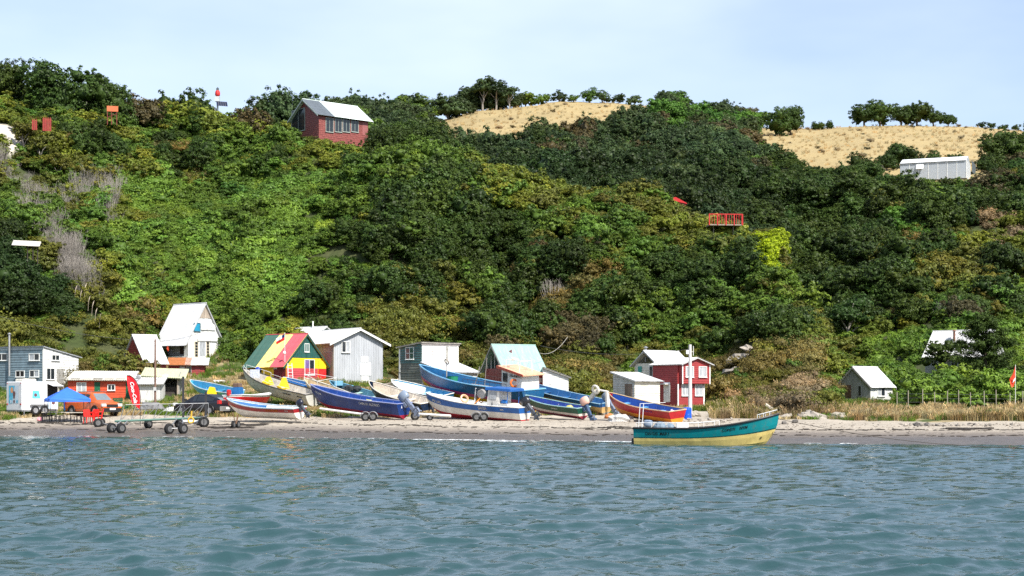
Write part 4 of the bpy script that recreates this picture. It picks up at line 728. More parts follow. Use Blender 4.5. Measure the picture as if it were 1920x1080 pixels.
h.trim('R', 1.4, 3.0, 3.2, 3.75, WHITEB, .12, 'panel_board'); h.trim('R', 1.0, 3.2, 2.22, 2.4, WHITEB, .14, 'ledge')
tag(MB().blob((0, 0, 0), (.13, .08, .24), 8, 6, .15).build('hanging_clothes', paint('orange_cloth', (214, 74, 40)), None, loc=h.root.matrix_basis @ Vector((-.35, 2.3, 1.55))), 'orange clothes hanging on the line under the white house eave', 'clothes')
# 5 rusty-roofed red porch
RUST = mat('rust_sheet', (.42, .15, .045), rough=.85, var=.35, scale=4, dirt_amt=.5, dirt=(.2, .08, .03))
h = House('rusty_porch', 'dark red lean-to with half rusty half white roof before the tall house', 316, 706, 134, 8, 2.95, 2.0, 'shed'); H = 1.0
h.wall('R', [(0, H), (2.95, H)], REDB, c=.14); h.wall('L', [(0, H), (2, H + .6)], REDB); h.wall('BL', [(0, H), (2, H + .6)], REDB); h.roof((-.15, -.3, H - .05), (3.3, -.3, H - .05), (3.05, 2.1, H + .62), (-.15, 2.1, H + .62), lambda f: RUST if f < .42 else (mat('part_rust', (.5, .32, .24), rough=.7, var=.4, scale=2, dirt_amt=.7, dirt=(.4, .12, .04)) if f < .62 else WROOF), .5)
h.window('R', 338, 688, 346, 702, 1, glass=CURT, frame=GREYW); h.window('R', 350, 688, 358, 702, 1, frame=GREYW)
# 6 open shelter with pale green sheet roof
h = House('open_shelter', 'open shelter with sagging pale green roof and dark inside', 272, 742, 123.5, 6, 2.6, 2.4, 'shelter'); PG = mat('pale_green_sheet', (.52, .54, .34), rough=.7, var=.2, dirt_amt=.4); H = 1.5
h.wall('BR', [(0, H + .5), (2.6, H + .5)], GREYW, 'plain'); h.wall('L', [(0, H), (2.4, H + .6)], GREYW, 'vert', .2); h.wall('BL', [(0, H), (2.4, H + .6)], GREYW, 'vert', .2); h.roof((-.3, -.4, H + .02), (3.1, -.4, H - .2), (3.1, 2.5, H + .62), (-.3, 2.5, H + .72), PG, .85)
for x in (.05, 1.2, 2.45): MB().tube([(x, 0, -.6), (x + .04, 0, H - .05)], .06, 6).build('post', RAWW, h.root)
MB().box(.1, 2.5, .3, 1.8, -.3, .25).box(1.5, 2.4, .4, 1.4, .25, .7).build('stored_crates', mat('dark_crate', (.06, .05, .045), rough=.9), h.root)
# 7 house with green, yellow and red striped roof
RG, RY, RR = (mat('roof_green', lin((56, 92, 82)), rough=.55, var=.2, scale=2, streak=1, dirt_amt=.25), mat('roof_yellow', lin((240, 214, 120)), rough=.55, var=.14, scale=2, streak=1), mat('roof_red', lin((196, 82, 92)), rough=.55, var=.2, scale=2, streak=1, dirt_amt=.2))
YEL = paint('yellow_boards', (240, 200, 30), var=.18, dirt_amt=.15); RED2 = paint('faded_red_boards', (188, 70, 78), var=.25); GTRI = paint('green_gable', (38, 88, 82), var=.3); DRED = paint('dark_red_panel', (120, 22, 32), var=.3); BRED = paint('bright_red', (214, 36, 40), var=.15)
h = House('stripe_roofed_house', 'small house with green, yellow and red striped roof and matching walls', 536, 713, 128, 50, 4.35, 4.6); ez, rz = 1.45, 3.72; L = 4.35; k = (rz - ez) / (L / 2)
h.wall('R', [(0, ez), (.45, ez + .45 * k * .98), (L - .45, ez + .45 * k * .98), (L, ez)], YEL, c=.15); h.wall('R', [(.42, ez + .4), (L / 2, rz), (L - .42, ez + .4)], GTRI, 'vert', .2, z0=ez + .38, out=.03); h.wall('R', [(.02, .98), (L - .9, .98)], RED2, c=.15, z0=-.5, out=.03); h.trim('R', L - .85, L - .02, -.5, .98, BRED, .07, 'wall_panel'); h.trim('R', L - .85, L - .02, .98, 1.6, YEL, .07, 'wall_panel')
h.wall('BR', gt(L, ez, rz), YEL, 'plain'); h.wall('BL', [(0, ez), (4.6, ez)], YEL, 'plain'); h.wall('L', [(0, ez), (1.45, ez)], DRED, 'vert', .25); h.wall('L', [(1.45, ez), (2.9, ez)], YEL, 'vert', .25); h.wall('L', [(2.9, ez), (4.6, ez)], OPENSHADE, 'plain', out=-.9)  # recess back wall coloured near-black as the shade of the opening
h.gable('y', ez, rz, .42, .2, lambda f: RR if f < .38 else (RY if f < .68 else RG), .55, fascia=paint('green_fascia', (40, 80, 70)), cap=RR)
h.window('R', 571, 645, 578, 659, 2, glass=[GLASS, CURT]); h.window('R', 571, 675, 588, 702, 2, glass=[mat('lilac_curtain', lin((120, 96, 150)), rough=.5, var=.4, scale=14, streak=1), GLASS]); h.panel('L', 513, 682, 520, 692, paint('white_sign', (225, 228, 235)), 'wall_sign', .05)
b = MB(); b.tube([(-.1, 0, ez), (-.12, 0, ez + 2.35)], .018, 5).blob((-.15, 0, ez + .75), (.14, .1, .14), 8, 5, .02); b.build('flag_pole', WHITE, h.root)
fl = thing('flag', 'small red, white and blue flag flying above the striped roof', 'flag', h.root.matrix_basis @ Vector((-.12, 0, ez + 2.0)), R(168))
def wavy(x0, x1, z0, z1, nx=8, nz=4, amp=.05, sk=-.25):
    V = [(x0 + (x1 - x0) * i / nx, amp * math.sin(6 * i / nx + .7 * j / nz), z0 + (z1 - z0) * j / nz + sk * (x0 + (x1 - x0) * i / nx)) for j in range(nz + 1) for i in range(nx + 1)]
    return MB().add(V, [(j * (nx + 1) + i, j * (nx + 1) + i + 1, (j + 1) * (nx + 1) + i + 1, (j + 1) * (nx + 1) + i) for j in range(nz) for i in range(nx)])
wavy(0, .72, -.24, 0, sk=.5 * -1).build('red_band', paint('flag_red', (214, 40, 36), dirt_amt=0), fl); wavy(.24, .72, .0, .26, sk=-.5).build('white_band', paint('flag_white', (238, 238, 238), dirt_amt=0), fl); wavy(0, .24, .0, .26, sk=-.5).build('blue_corner', paint('flag_blue', (24, 52, 120), dirt_amt=0), fl)
# 8 white-roofed house behind
h = House('rear_house', 'house with white roof and green gable peeping out behind the striped roof', 585, 700, 138, 50, 3.2, 4.2); h.wall('R', gt(3.2, 3.1, 4.0), GREEN); h.wall('L', [(0, 3.1), (4.2, 3.1)], CREAM, 'plain'); h.wall('BL', [(0, 3.1), (4.2, 3.1)], CREAM, 'plain'); h.wall('BR', gt(3.2, 3.1, 4.0), GREEN, 'plain'); h.gable('y', 3.1, 4.0, .3, .2, WROOF); h.flue(1.5, 1.5, 3.8, 4.6, .06, WHITE, False)
# 9 grey corrugated house
GCOR = mat('grey_corrugated', (.50, .52, .545), rough=.5, metal=.15, var=.22, scale=1.4, streak=1, dirt_amt=.3, dirt=(.32, .32, .33)); OLDW = mat('old_sheet', (.46, .45, .40), rough=.7, var=.3, scale=2, streak=1, dirt_amt=.5, dirt=(.26, .22, .17))
h = House('grey_corrugated_house', 'tall gabled house clad in pale grey corrugated sheets', 626, 724, 131, 34, 4.6, 7.6); ez, rz = 3.68, 4.72; L = 4.6
h.wall('R', gt(L, ez, rz), GCOR, 'corr', .16); h.wall('L', [(0, ez), (7.6, ez)], OLDW, 'corr', .2); h.wall('BL', [(0, ez), (7.6, ez)], GCOR, 'plain'); h.wall('BR', gt(L, ez, rz), GCOR, 'plain'); h.gable('y', ez, rz, .55, .35, WROOF, .85, fascia=WHITE)  # left wall: old sheets, darkened for the shade on this side
h.window('R', 641, 641, 655, 660, 2, glass=[GLASS, CURT], out=.02); h.panel('R', 675, 680, 695, 704, mat('white_shutter', (.78, .8, .82), rough=.5, var=.08), 'shutter', .07); h.panel('R', 676, 668, 690, 679, WHITEB, 'wall_patch', .05); h.panel('R', 677, 705, 691, 723, WHITEB, 'wall_patch', .05)
h.panel('L', 600, 662, 625, 712, mat('rust_grey_panel', (.33, .29, .26), rough=.8, var=.35, streak=1), 'wall_patch', .05)
# 10 plank house, grey-green and white, with lean-to
GG = mat('green_grey_planks', (.17, .19, .165), rough=.8, var=.35, scale=3, dirt_amt=.35, dirt=(.25, .14, .07)); TEALP = paint('teal_planks', (62, 104, 104), var=.35, dirt_amt=.5, dirt=(.13, .12, .11))
h = House('plank_house', 'two-storey plank house with green-grey side and patched white front', 791, 737, 127, 44, 3.85, 2.75); H = 3.95
h.wall('L', [(0, H), (2.75, H - .32)], GG, c=.19); h.wall('L', [(0, H), (2.75, H - .32)], TEALP, c=.19, z0=2.4, out=.012); h.wall('R', [(0, H), (3.85, H)], WHITEB, c=.2); h.wall('BL', [(0, H), (2.75, H - .3)], WHITEB); h.wall('BR', [(0, H - .32), (3.85, H - .32)], GG, 'plain')
h.roof((-.2, -.2, H + .08), (4.05, -.2, H + .08), (4.05, 3.0, H - .28), (-.2, 3.0, H - .28), mat('old_roof_sheet', (.40, .37, .33), rough=.8, var=.3), .8); h.trim('R', -.1, 3.95, H - .12, H + .04, paint('grey_pink_fascia', (190, 178, 172)), .09, 'fascia'); h.trim('L', 2.62, 2.78, -.5, H - .36); h.trim('R', 3.75, 3.87, -.5, H - .14); h.trim('L', 0, 2.75, 1.62, 1.70, GG, .06, 'ledge')
h.window('L', 762, 652, 776, 673, 2, 2, glass=[mat('green_pane', lin((40, 80, 62)), rough=.2), mat('pink_pane', lin((120, 84, 82)), rough=.3)]); h.trim('R', 2.55, 2.75, 2.5, 3.75, GREYW, .07, 'plank'); h.trim('R', .7, 2.2, 2.85, 3.6, paint('white_panel', (242, 242, 240), dirt_amt=.5, dirt=(.45, .25, .12)), .06, 'wall_panel')
for i, (x, z) in enumerate(((1.0, 3.45), (1.02, 3.3), (.98, 3.1), (1.05, 3.0))): h.trim('R', x, x + .08, z, z + .1, paint('old_lettering', (96, 70, 60)), .065, 'faded_mark')
d = 2.55
for tp, m_, a in (([(0, 2.42), (0, 2.42)], GG, 0),): pass
b = MB(); b.prism([(-d, -.6), (0, -.6), (0, 2.40), (-d, 1.62)], 'x', .0, .06); b.build('wall', GG, h.root); b = MB()
z = -.6
while z < 2.3: b.box(-.03, -.001, -d + (0 if z < 1.5 else (z - 1.45) / .32), -.02, z, z + .17); z += .19
tag(b.build('cladding', mat('grey_planks', (.27, .28, .26), rough=.8, var=.3, dirt_amt=.3), h.root), kind='stuff')
b = MB(); b.box(0, 3.6, -d, -d + .08, -.6, 1.6); b.box(3.52, 3.6, -d + .08, 0, -.6, 1.62); b.build('wall', WHITEB, h.root); b = MB(); z = -.6
while z < 1.5: b.hexa([(0, -d - .03, z), (3.6, -d - .03, z), (3.6, -d - .001, z), (0, -d - .001, z), (0, -d - .01, z + .18), (3.6, -d - .01, z + .18), (3.6, -d - .001, z + .18), (0, -d - .001, z + .18)]); z += .19
tag(b.build('cladding', WHITEB, h.root), kind='stuff'); h.roof((-.15, -d - .25, 1.62), (3.85, -d - .25, 1.62), (3.85, .0, 2.46), (-.15, .0, 2.46), mat('lean_to_sheet', (.66, .67, .69), rough=.5, var=.15, scale=2, streak=1), .8)
h.trim('R', -.1, 3.8, 1.46, 1.57, GREYW, d + .2, 'eave_board') if False else None
b = MB(); b.box(1.05, 1.85, -d - .05, -d - .031, -.1, 1.32); b.build('door', mat('pink_curtain', lin((176, 120, 124)), rough=.8, var=.35, scale=12, streak=1), h.root); b = MB(); b.box(.95, 1.05, -d - .06, -d - .031, -.2, 1.4).box(1.85, 2.0, -d - .06, -d - .031, -.2, 1.4); b.build('door_frame', mat('dark_frame', (.05, .045, .04), rough=.8), h.root)
h.flue(3.1, .4, 2.0, 3.25, .09, paint('white_flue', (226, 222, 205)), False); b = MB(); b.tube([(2.8, .4, 3.42), (3.1, .4, 3.22), (3.4, .4, 3.42)], .09, 7); b.build('flue_top', paint('white_flue', (226, 222, 205)), h.root)
# 11 red cabin with turquoise roof, white lean-to shed beside
TURQ = mat('turquoise_sheet', lin((146, 178, 170)), rough=.55, var=.14, scale=2.2, streak=1, dirt_amt=.45, dirt=(.48, .50, .47)); ORED = paint('orange_red_boards', (196, 70, 50), var=.2, dirt_amt=.2); DR2 = paint('dark_red_boards', (120, 38, 36), var=.25)
h = House('turquoise_roofed_cabin', 'red boarded cabin with weathered turquoise roof and open gable', 948, 740, 124, 30, 3.3, 3.3); ez, rz = 2.05, 3.85
h.wall('R', [(0, ez), (3.3, ez)], ORED, 'vert', .16); h.wall('L', [(0, ez), (.0 + 3.3, ez)], DR2, 'vert', .16); h.wall('BL', gt(3.3, ez, rz), ORED, 'vert', .2); h.wall('BR', [(0, ez), (3.3, ez)], ORED, 'plain')  # left wall in a darker red: the shade is put into the paint
for i in range(5): a = .5 + i * .57; h.trim('L', a, a + .1, ez, ez + (rz - ez) * (1 - abs(a + .05 - 1.65) / 1.65) - .08, GREYW, .03, 'gable_slat')
h.gable('x', ez, rz, .3, .35, TURQ, .62, fascia=GREYW); h.window('R', 972, 693, 991, 711, 2, glass=[GLASS, GLASS], frame=paint('cream_frame2', (214, 204, 182))); h.panel('R', 973, 702, 980, 710, WHITE, 'pane_board', .09, .01); h.panel('R', 1010, 709, 1014, 717, CREAM, 'meter_box', .14, .1)
h = House('white_lean_to_shed', 'small white planked shed with sloping roof beside the turquoise-roofed cabin', 1018, 741, 124.5, 2, 1.98, 2.0, 'shed'); h.wall('R', [(0, 2.1), (1.98, 1.4)], WHITEB, c=.16); h.wall('BL', [(0, 1.4), (2, 1.4)], WHITEB); h.wall('L', [(0, 2.1), (2, 2.1)], WHITEB, 'plain'); h.wall('BR', [(0, 2.1), (1.98, 1.4)], WHITEB, 'plain')
h.roof((2.2, -.2, 1.36), (2.2, 2.2, 1.36), (-.0, 2.2, 2.16), (-.0, -.2, 2.16), GREYW, .8); h.panel('R', 1024, 703, 1034, 738, paint('white_door', (240, 240, 238), dirt_amt=.1))
# 12 small grey shed
LG = mat('pale_grey_boards', (.52, .52, .49), rough=.75, var=.25, scale=3, dirt_amt=.35); CRB = paint('cream_boards', (222, 216, 200), var=.2, dirt_amt=.3)
h = House('small_grey_shed', 'small pale grey boarded shed with white sheet roof and plank door', 1190, 754, 117, 38, 2.5, 2.35, 'shed'); H = 1.5
h.wall('R', [(0, H), (2.5, H)], CRB, c=.17); h.wall('L', [(0, H), (2.35, H + .62)], LG, c=.17); h.wall('BL', [(0, H), (2.35, H + .62)], LG, 'plain'); h.wall('BR', [(0, H + .62), (2.5, H + .62)], LG, 'plain'); h.roof((-.2, -.25, H + .03), (2.7, -.25, H + .03), (2.7, 2.5, H + .72), (-.2, 2.5, H + .72), WROOF, .8); h.panel('L', 1172, 720, 1186, 750, mat('brown_planks', (.20, .15, .12), rough=.9, var=.4, streak=1))
# 13 red two-storey house
RD = paint('brick_red_boards', (158, 58, 58), var=.18, dirt_amt=.2); TC = [CURT, CURT]
h = House('red_two_storey_house', 'red boarded two-storey house with jettied upper floor and white trim', 1271, 764, 121, 38, 2.75, 2.75); H1, ez, rz = 1.82, 3.3, 3.72
h.wall('R', [(0, H1), (2.75, H1)], RD, c=.15); h.wall('L', [(0, ez), (2.75, ez)], RD, c=.15); h.wall('BL', [(0, H1), (2.75, H1)], RD, 'plain'); h.wall('BR', [(0, ez), (2.75, ez)], RD, 'plain')
j0, j1, jo = .12, 3.0, .35
b = MB(); b.prism([(j0, H1), (j1, H1), (j1, ez), ((j0 + j1) / 2, rz), (j0, ez)], 'y', -jo, 2.7); b.build('upper_floor', RD, h.root); b = MB(); z = H1
while z < rz - .1:
    sp = h.span([(j0, ez), ((j0 + j1) / 2, rz), (j1, ez)], z + .12)
    if sp: b.hexa([(sp[0], -jo - .034, z), (sp[1], -jo - .034, z), (sp[1], -jo - .001, z), (sp[0], -jo - .001, z), (sp[0], -jo - .01, z + .145), (sp[1], -jo - .01, z + .145), (sp[1], -jo - .001, z + .145), (sp[0], -jo - .001, z + .145)])
    if z < ez - .1: b.hexa([(j0 - .034, -jo, z), (j0 - .034, 2.7, z), (j0 - .001, 2.7, z), (j0 - .001, -jo, z), (j0 - .01, -jo, z + .145), (j0 - .01, 2.7, z + .145), (j0 - .001, 2.7, z + .145), (j0 - .001, -jo, z + .145)])
    z += .15
tag(b.build('cladding', RD, h.root), kind='stuff'); k = (rz - ez) / ((j1 - j0) / 2); mid = (j0 + j1) / 2
h.roof((j0 - .3, -jo - .25, ez - .05), (j0 - .3, 3.0, ez - .05), (mid, 3.0, rz + .06), (mid, -jo - .25, rz + .06), WROOF, .7); h.roof((j1 + .3, -jo - .25, ez - .05), (j1 + .3, 3.0, ez - .05), (mid, 3.0, rz + .06), (mid, -jo - .25, rz + .06), WROOF, .7)
for x in (j0 - .05, j1 - .05): MB().box(x, x + .1, -jo - .06, -jo - .036, H1 - .05, ez - .06).build('corner_board', WHITE, h.root)
h.trim('R', -.06, .05, -.3, H1 + .5 - .55); h.trim('R', 2.66, 2.79, -.3, H1 - .05)
for u0, u1 in ((1285.5, 1299), (1310, 1323.5)): h.window('R', u0, 688, u1, 706, 2, glass=TC, out=jo)
for u0, u1 in ((1278, 1291), (1303, 1316)): h.window('R', u0, 722, u1, 741, 2, glass=TC)
h.panel('L', 1245, 717, 1257, 754, paint('white_door', (240, 240, 238), dirt_amt=.1)); b = MB(); b.box(-.5, 0, .9, 1.9, 1.75, 1.81); b.build('door_canopy', WHITE, h.root)
for x, y in ((.15, .15), (2.6, .15), (1.4, .15), (.15, 2.5)): MB().box(x - .08, x + .08, y - .08, y + .08, -1.1, -.2).build('stilt', RAWW, h.root)
h = House('cream_rear_block', 'low cream block with hipped white roof behind the red house', 1233, 735, 124.2, 38, 3.2, 2.6); h.wall('L', [(0, 2.25), (2.6, 2.25)], CRB, c=.2); h.wall('R', [(0, 2.25), (3.2, 2.25)], CRB, 'plain'); h.wall('BR', [(0, 2.25), (3.2, 2.25)], CRB, 'plain'); h.gable('x', 2.2, 3.15, .35, .3, WROOF, .75); h.window('L', 1219, 687, 1231, 705, 2, glass=[CURT, GLASS]); h.panel('L', 1197, 687, 1204, 698, paint('teal_shutter', (70, 160, 150)), 'shutter', .06); h.flue(.5, 1.9, 2.4, 3.45, .1, PIPE)
# 14 small white hut on the right
h = House('small_white_hut', 'small white hut with plain white gabled roof above dry grass', 1632, 759, 140, 41, 3.2, 3.55, 'hut'); ez, rz = 1.68, 3.28; GABSHADE = mat('grey_gable_boards', (.45, .44, .42), rough=.8, var=.25, scale=3, streak=1)
h.wall('R', [(0, ez), (3.2, ez)], WHITEB, 'vert', .42); h.wall('L', gt(3.55, ez, rz), GABSHADE, 'vert', .2); h.wall('BL', gt(3.55, ez, rz), WHITEB, 'plain'); h.wall('BR', [(0, ez), (3.2, ez)], WHITEB, 'plain'); h.gable('x', ez, rz, .25, .25, WROOF, .85, fascia=GREYW)  # left gable is white boarding with its shade put into a grey colour
h.window('R', 1645, 726, 1658, 742, 2, glass=[CURT, GLASS]); h.window('L', 1610, 724, 1615, 742, 1, frame=GABSHADE); h.panel('L', 1585, 722, 1596, 746, mat('brown_hut_door', lin((120, 90, 76)), rough=.8, var=.3))
for x, y in ((.3, .3), (2.9, .3), (.3, 3.2)): MB().box(x - .12, x + .12, y - .12, y + .12, -1.2, -.65).build('stilt', RAWW, h.root)
# 15 white-roofed house among the bushes
h = House('white_roofed_house', 'house with big white roof and brown flue half hidden by a pine', 1735, 690, 163, -40, 6.2, 4.6); ez, rz = 1.35, 3.75
h.wall('R', [(0, ez), (6.2, ez)], LG, c=.2); h.wall('L', gt(4.6, ez, rz), LG); h.wall('BL', gt(4.6, ez, rz), LG); h.wall('BR', [(0, ez), (6.2, ez)], LG, 'plain'); h.gable('x', ez, rz, .35, .25, WROOF, .8); h.window('R', 1784, 674, 1795, 686, 2, 2); h.flue(2.55, 1.25, 2.1, 3.7, .12, mat('rusty_flue', (.22, .10, .07), rough=.8, var=.4))
# 16 shingled cabin on the hilltop
SH = paint('red_shingles', (136, 72, 66), var=.35, scale=4, dirt_amt=.35, dirt=(.10, .04, .035)); MINT = mat('mint_sheet', (.66, .74, .70), rough=.5, var=.12, scale=1.5, streak=1); SLATE = mat('dark_roof_sheet', (.11, .13, .15), rough=.6, var=.25)
h = House('shingled_hilltop_cabin', 'red shingled cabin with long windows and mint roof on the hilltop', 598, 266, 185, 40, 6.9, 5.7); ez, rz = 3.3, 5.25
h.wall('R', [(0, ez), (6.9, ez)], SH, 'shingle', .22, z0=-1.5); h.wall('L', gt(5.7, ez, rz), SH, 'shingle', .22, z0=-1.5); h.wall('BL', gt(5.7, ez, rz), SH, 'plain'); h.wall('BR', [(0, ez), (6.9, ez)], SH, 'plain'); h.gable('x', ez, rz, .4, .45, lambda f: SLATE if f < .32 else MINT, .8, fascia=paint('mint_fascia', (176, 186, 180)))
FR = paint('grey_green_frame', (150, 160, 152)); h.window('L', 548, 209, 572, 246, 2, frame=FR, fw=.08)
for u0, u1 in ((611, 624), (628, 640), (643, 655), (659, 671)): h.window('R', u0, 221, u1, 247, 2, frame=FR, fw=.07)
h.panel('R', 679, 229, 689, 254, paint('cabin_door', (150, 90, 88)))
dk = MB(); dk.box(4.9, 7.3, -2.2, -.05, -.35, -.22); dk.build('deck', GREYW, h.root)
DKR = mat('dark_rail', (.06, .04, .035), rough=.8)
for z in (.25, .65): MB().box(4.9, 7.3, -2.2, -2.14, z, z + .06).build('rail', DKR, h.root)
for i in range(6): MB().box(4.9 + i * .46, 4.97 + i * .46, -2.2, -2.13, -1.0, .75).build('rail_post', DKR, h.root)
# 17 greenhouse
def film():
    m = bpy.data.materials.new('greenhouse_film'); m.use_nodes = True; n = m.node_tree.nodes; l = m.node_tree.links; b = n['Principled BSDF']; b.inputs['Base Color'].default_value = (.66, .70, .74, 1); b.inputs['Roughness'].default_value = .35
    t = n.new('ShaderNodeBsdfTranslucent'); t.inputs[0].default_value = (.6, .65, .7, 1); tp = n.new('ShaderNodeBsdfTransparent'); a = n.new('ShaderNodeMixShader'); a.inputs[0].default_value = .4; l.new(b.outputs[0], a.inputs[1]); l.new(t.outputs[0], a.inputs[2]); c = n.new('ShaderNodeMixShader'); c.inputs[0].default_value = .22; l.new(a.outputs[0], c.inputs[1]); l.new(tp.outputs[0], c.inputs[2]); l.new(c.outputs[0], n['Material Output'].inputs[0]); return m
FILM = film(); h = House('greenhouse', 'long pale greenhouse with translucent walls below the dry meadow', 1812, 327, 280, 68, 5.8, 11.4, 'greenhouse'); ez, rz = 2.55, 3.6; n = 7
for i in range(n):
    w = 11.4 / n; MB().box(-.02, .0, i * w + .04, (i + 1) * w - .04, -.6, ez).build('wall_panel', FILM, h.root); MB().box(5.8, 5.82, i * w + .04, (i + 1) * w - .04, -.6, ez).build('wall_panel', FILM, h.root)
    for s0, s1 in ((-.25, 2.9), (6.05, 2.9)): MB().add([(s0, i * w + .02, ez - .05), (s0, (i + 1) * w - .02, ez - .05), (s1, (i + 1) * w - .02, rz), (s1, i * w + .02, rz)], [(0, 1, 2, 3)]).build('roof_panel', mat('white_film', (.80, .81, .82), rough=.45, var=.06), h.root)
    MB().box(-.06, -.021, i * w - .04, i * w + .04, -.6, ez).build('frame_post', WHITE, h.root)
for y in (-.02, 11.4): MB().prism([(0, -.6), (5.8, -.6), (5.8, ez), (2.9, rz), (0, ez)], 'y', y, y + .02).build('end_panel', FILM, h.root)
for x in (.0, 1.9, 3.8, 5.72): MB().box(x, x + .08, -.08, -.021, -.6, ez).build('frame_post', WHITE, h.root)
b = MB(); b.hexa([(-.45, 7.3, 1.35), (-.40, 7.3, 1.35), (-.40, 8.6, 1.35), (-.45, 8.6, 1.35), (-.08, 7.3, 2.2), (-.03, 7.3, 2.2), (-.03, 8.6, 2.2), (-.08, 8.6, 2.2)]); b.build('vent_flap', WHITE, h.root); h.panel('R', 1822, 301, 1829, 326, mat('dark_opening', (.10, .12, .13), rough=.6), handle=False)  # dark panel painted as the shade in the end opening
for x, y, z in ((2, 2, .6), (3.5, 5, .8), (2.2, 8, .7)): MB().blob((x, y, z - .5), (.9, 1.3, z), 8, 6, .25).build('crop_bed', mat('crop', (.05, .10, .03), rough=.9, var=.4), h.root)
# 18 red timber deck and red roof among the trees
RP = paint('red_timber', (196, 36, 40), var=.15, dirt_amt=.1)
dk = thing('red_deck', 'red railed timber lookout deck on stilts above the spur', 'deck', P(1330, 420, 159), R(4)); w = 63 * 159 / F
MB().box(0, w, 0, 2, -.12, 0).build('deck_floor', RAWW, dk)
for z in (.95,): MB().box(-.03, w + .03, -.05, .03, z, z + .08).build('rail', RP, dk); MB().box(w - .05, w + .03, .03, 2, z, z + .08).build('rail', RP, dk)
for i in range(5): MB().box(i * w / 4 - .05, i * w / 4 + .05, -.06, .04, -.1, .97).build('rail_post', RP, dk)
for i in range(14): MB().box(i * w / 13.5, i * w / 13.5 + .035, -.02, .01, 0, .95).build('baluster', RP, dk)
for x in (.6, 2.6): MB().tube([(x, .9, -2.6), (x, .9, -.12)], .06, 6).build('stilt', RAWW, dk)
rr = thing('red_hut', 'small red roof showing above the crest left of the deck', 'hut', P(1262, 376, 172), 0); MB().prism([(-.1, 0), (1.5, -.35), (1.5, -.27), (.3, .38), (-.1, .3)], 'y', 0, 1.5).build('roof', RP, rr); MB().box(0, 1.4, .1, 1.4, -1.8, -.2).build('wall', DR2, rr)
# 19 shelter roof on the left gully, 20 lookout frame, red pickets, beacon
sh = thing('gully_shelter', 'small open shelter with pale shingled roof in the left gully', 'shelter', P(50, 470, 140), R(10))
for i in range(4): MB().hexa([(-1.2 + .04 * i, -.5 + .2 * i, .42 + .12 * i), (1.15 + .02 * i, -.5 + .2 * i, .34 + .12 * i), (1.15, -.27 + .2 * i, .46 + .12 * i), (-1.2, -.27 + .2 * i, .54 + .12 * i), (-1.2 + .04 * i, -.5 + .2 * i, .47 + .12 * i), (1.15 + .02 * i, -.5 + .2 * i, .39 + .12 * i), (1.15, -.27 + .2 * i, .5 + .12 * i), (-1.2, -.27 + .2 * i, .58 + .12 * i)]).build('roof_board', mat('pale_roof_board', (.56, .52, .46), rough=.8, var=.2), sh)
for x in (.1, .55, .95): MB().tube([(x, -.2, -1.8), (x, -.2, .5)], .05, 6).build('post', mat('dark_post', (.05, .04, .035), rough=.9), sh)
lk = thing('lookout_frame', 'small orange-roofed timber lookout among the shrubs at upper left', 'lookout', P(211, 222, 176), R(12))
MB().box(-.6, .6, -.1, .1, .75, 1.35).build('roof_panel', paint('orange_panel', (206, 108, 66)), lk)
for x in (-.55, -.1, .45): MB().tube([(x, 0, -.7), (x, 0, .76)], .05, 5).build('post', paint('brown_red_post', (120, 52, 44)), lk)
MB().tube([(-.5, -.05, .1), (.5, -.05, .55)], .04, 5).build('brace', paint('brown_red_post', (120, 52, 44)), lk)
for i, (u, y, lb) in enumerate(((60, 238, 'smaller'), (80, 240, 'larger'))):
    pf = thing('red_gate', '%s red pointed timber gate panel at the upper left path' % lb, 'gate', P(u, y, 168), R(15))
    for k in range(3 + i * 2): MB().prism([(k * .18, -.3), (k * .18 + .15, -.3), (k * .18 + .15, .65 + i * .3), (k * .18 + .075, .9 + i * .3), (k * .18, .65 + i * .3)], 'y', 0, .05).build('picket', paint('red_picket', (150, 46, 42)), pf)
bc = thing('beacon', 'white and red navigation beacon with solar panel on the skyline', 'beacon', P(408, 205, 196), 0); s = 196 / F
MB().tube([(0, 0, -3.5), (0, 0, .9)], .11, 8).build('mast', WHITE, bc); MB().box(-.3, .25, -.25, .25, .95, 1.55).build('cabinet', paint('beacon_grey', (196, 204, 206)), bc); MB().lathe([(.16, 1.55), (.30, 1.72), (.32, 1.9), (.28, 2.15), (.2, 2.3)], 12).build('lantern_ring', paint('beacon_red', (200, 40, 40)), bc); MB().lathe([(.16, 2.3), (.18, 2.55), (.05, 2.7)], 10).build('lantern', mat('lantern_glass', (.1, .12, .13), rough=.1), bc)
MB().hexa([(.0, -.62, .35), (1.35, -.62, .25), (1.35, -.58, .25), (.0, -.58, .35), (-.1, -.3, .95), (1.2, -.3, .85), (1.2, -.26, .85), (-.1, -.26, .95)]).build('solar_panel', mat('solar_cell', (.02, .025, .05), rough=.2), bc); MB().box(-.35, -.12, -.2, .1, -.5, .1).build('battery_box', PIPE, bc)
for i in range(1, 5): MB().hexa([(i * .27, -.632, .35 - .02 * i), (i * .27 + .02, -.632, .35 - .02 * i), (i * .27 + .02, -.622, .35 - .02 * i), (i * .27, -.622, .35 - .02 * i), (-.1 + i * .26, -.312, .95 - .02 * i), (-.08 + i * .26, -.312, .95 - .02 * i), (-.08 + i * .26, -.302, .95 - .02 * i), (-.1 + i * .26, -.302, .95 - .02 * i)]).build('cell_line', PIPE, bc)
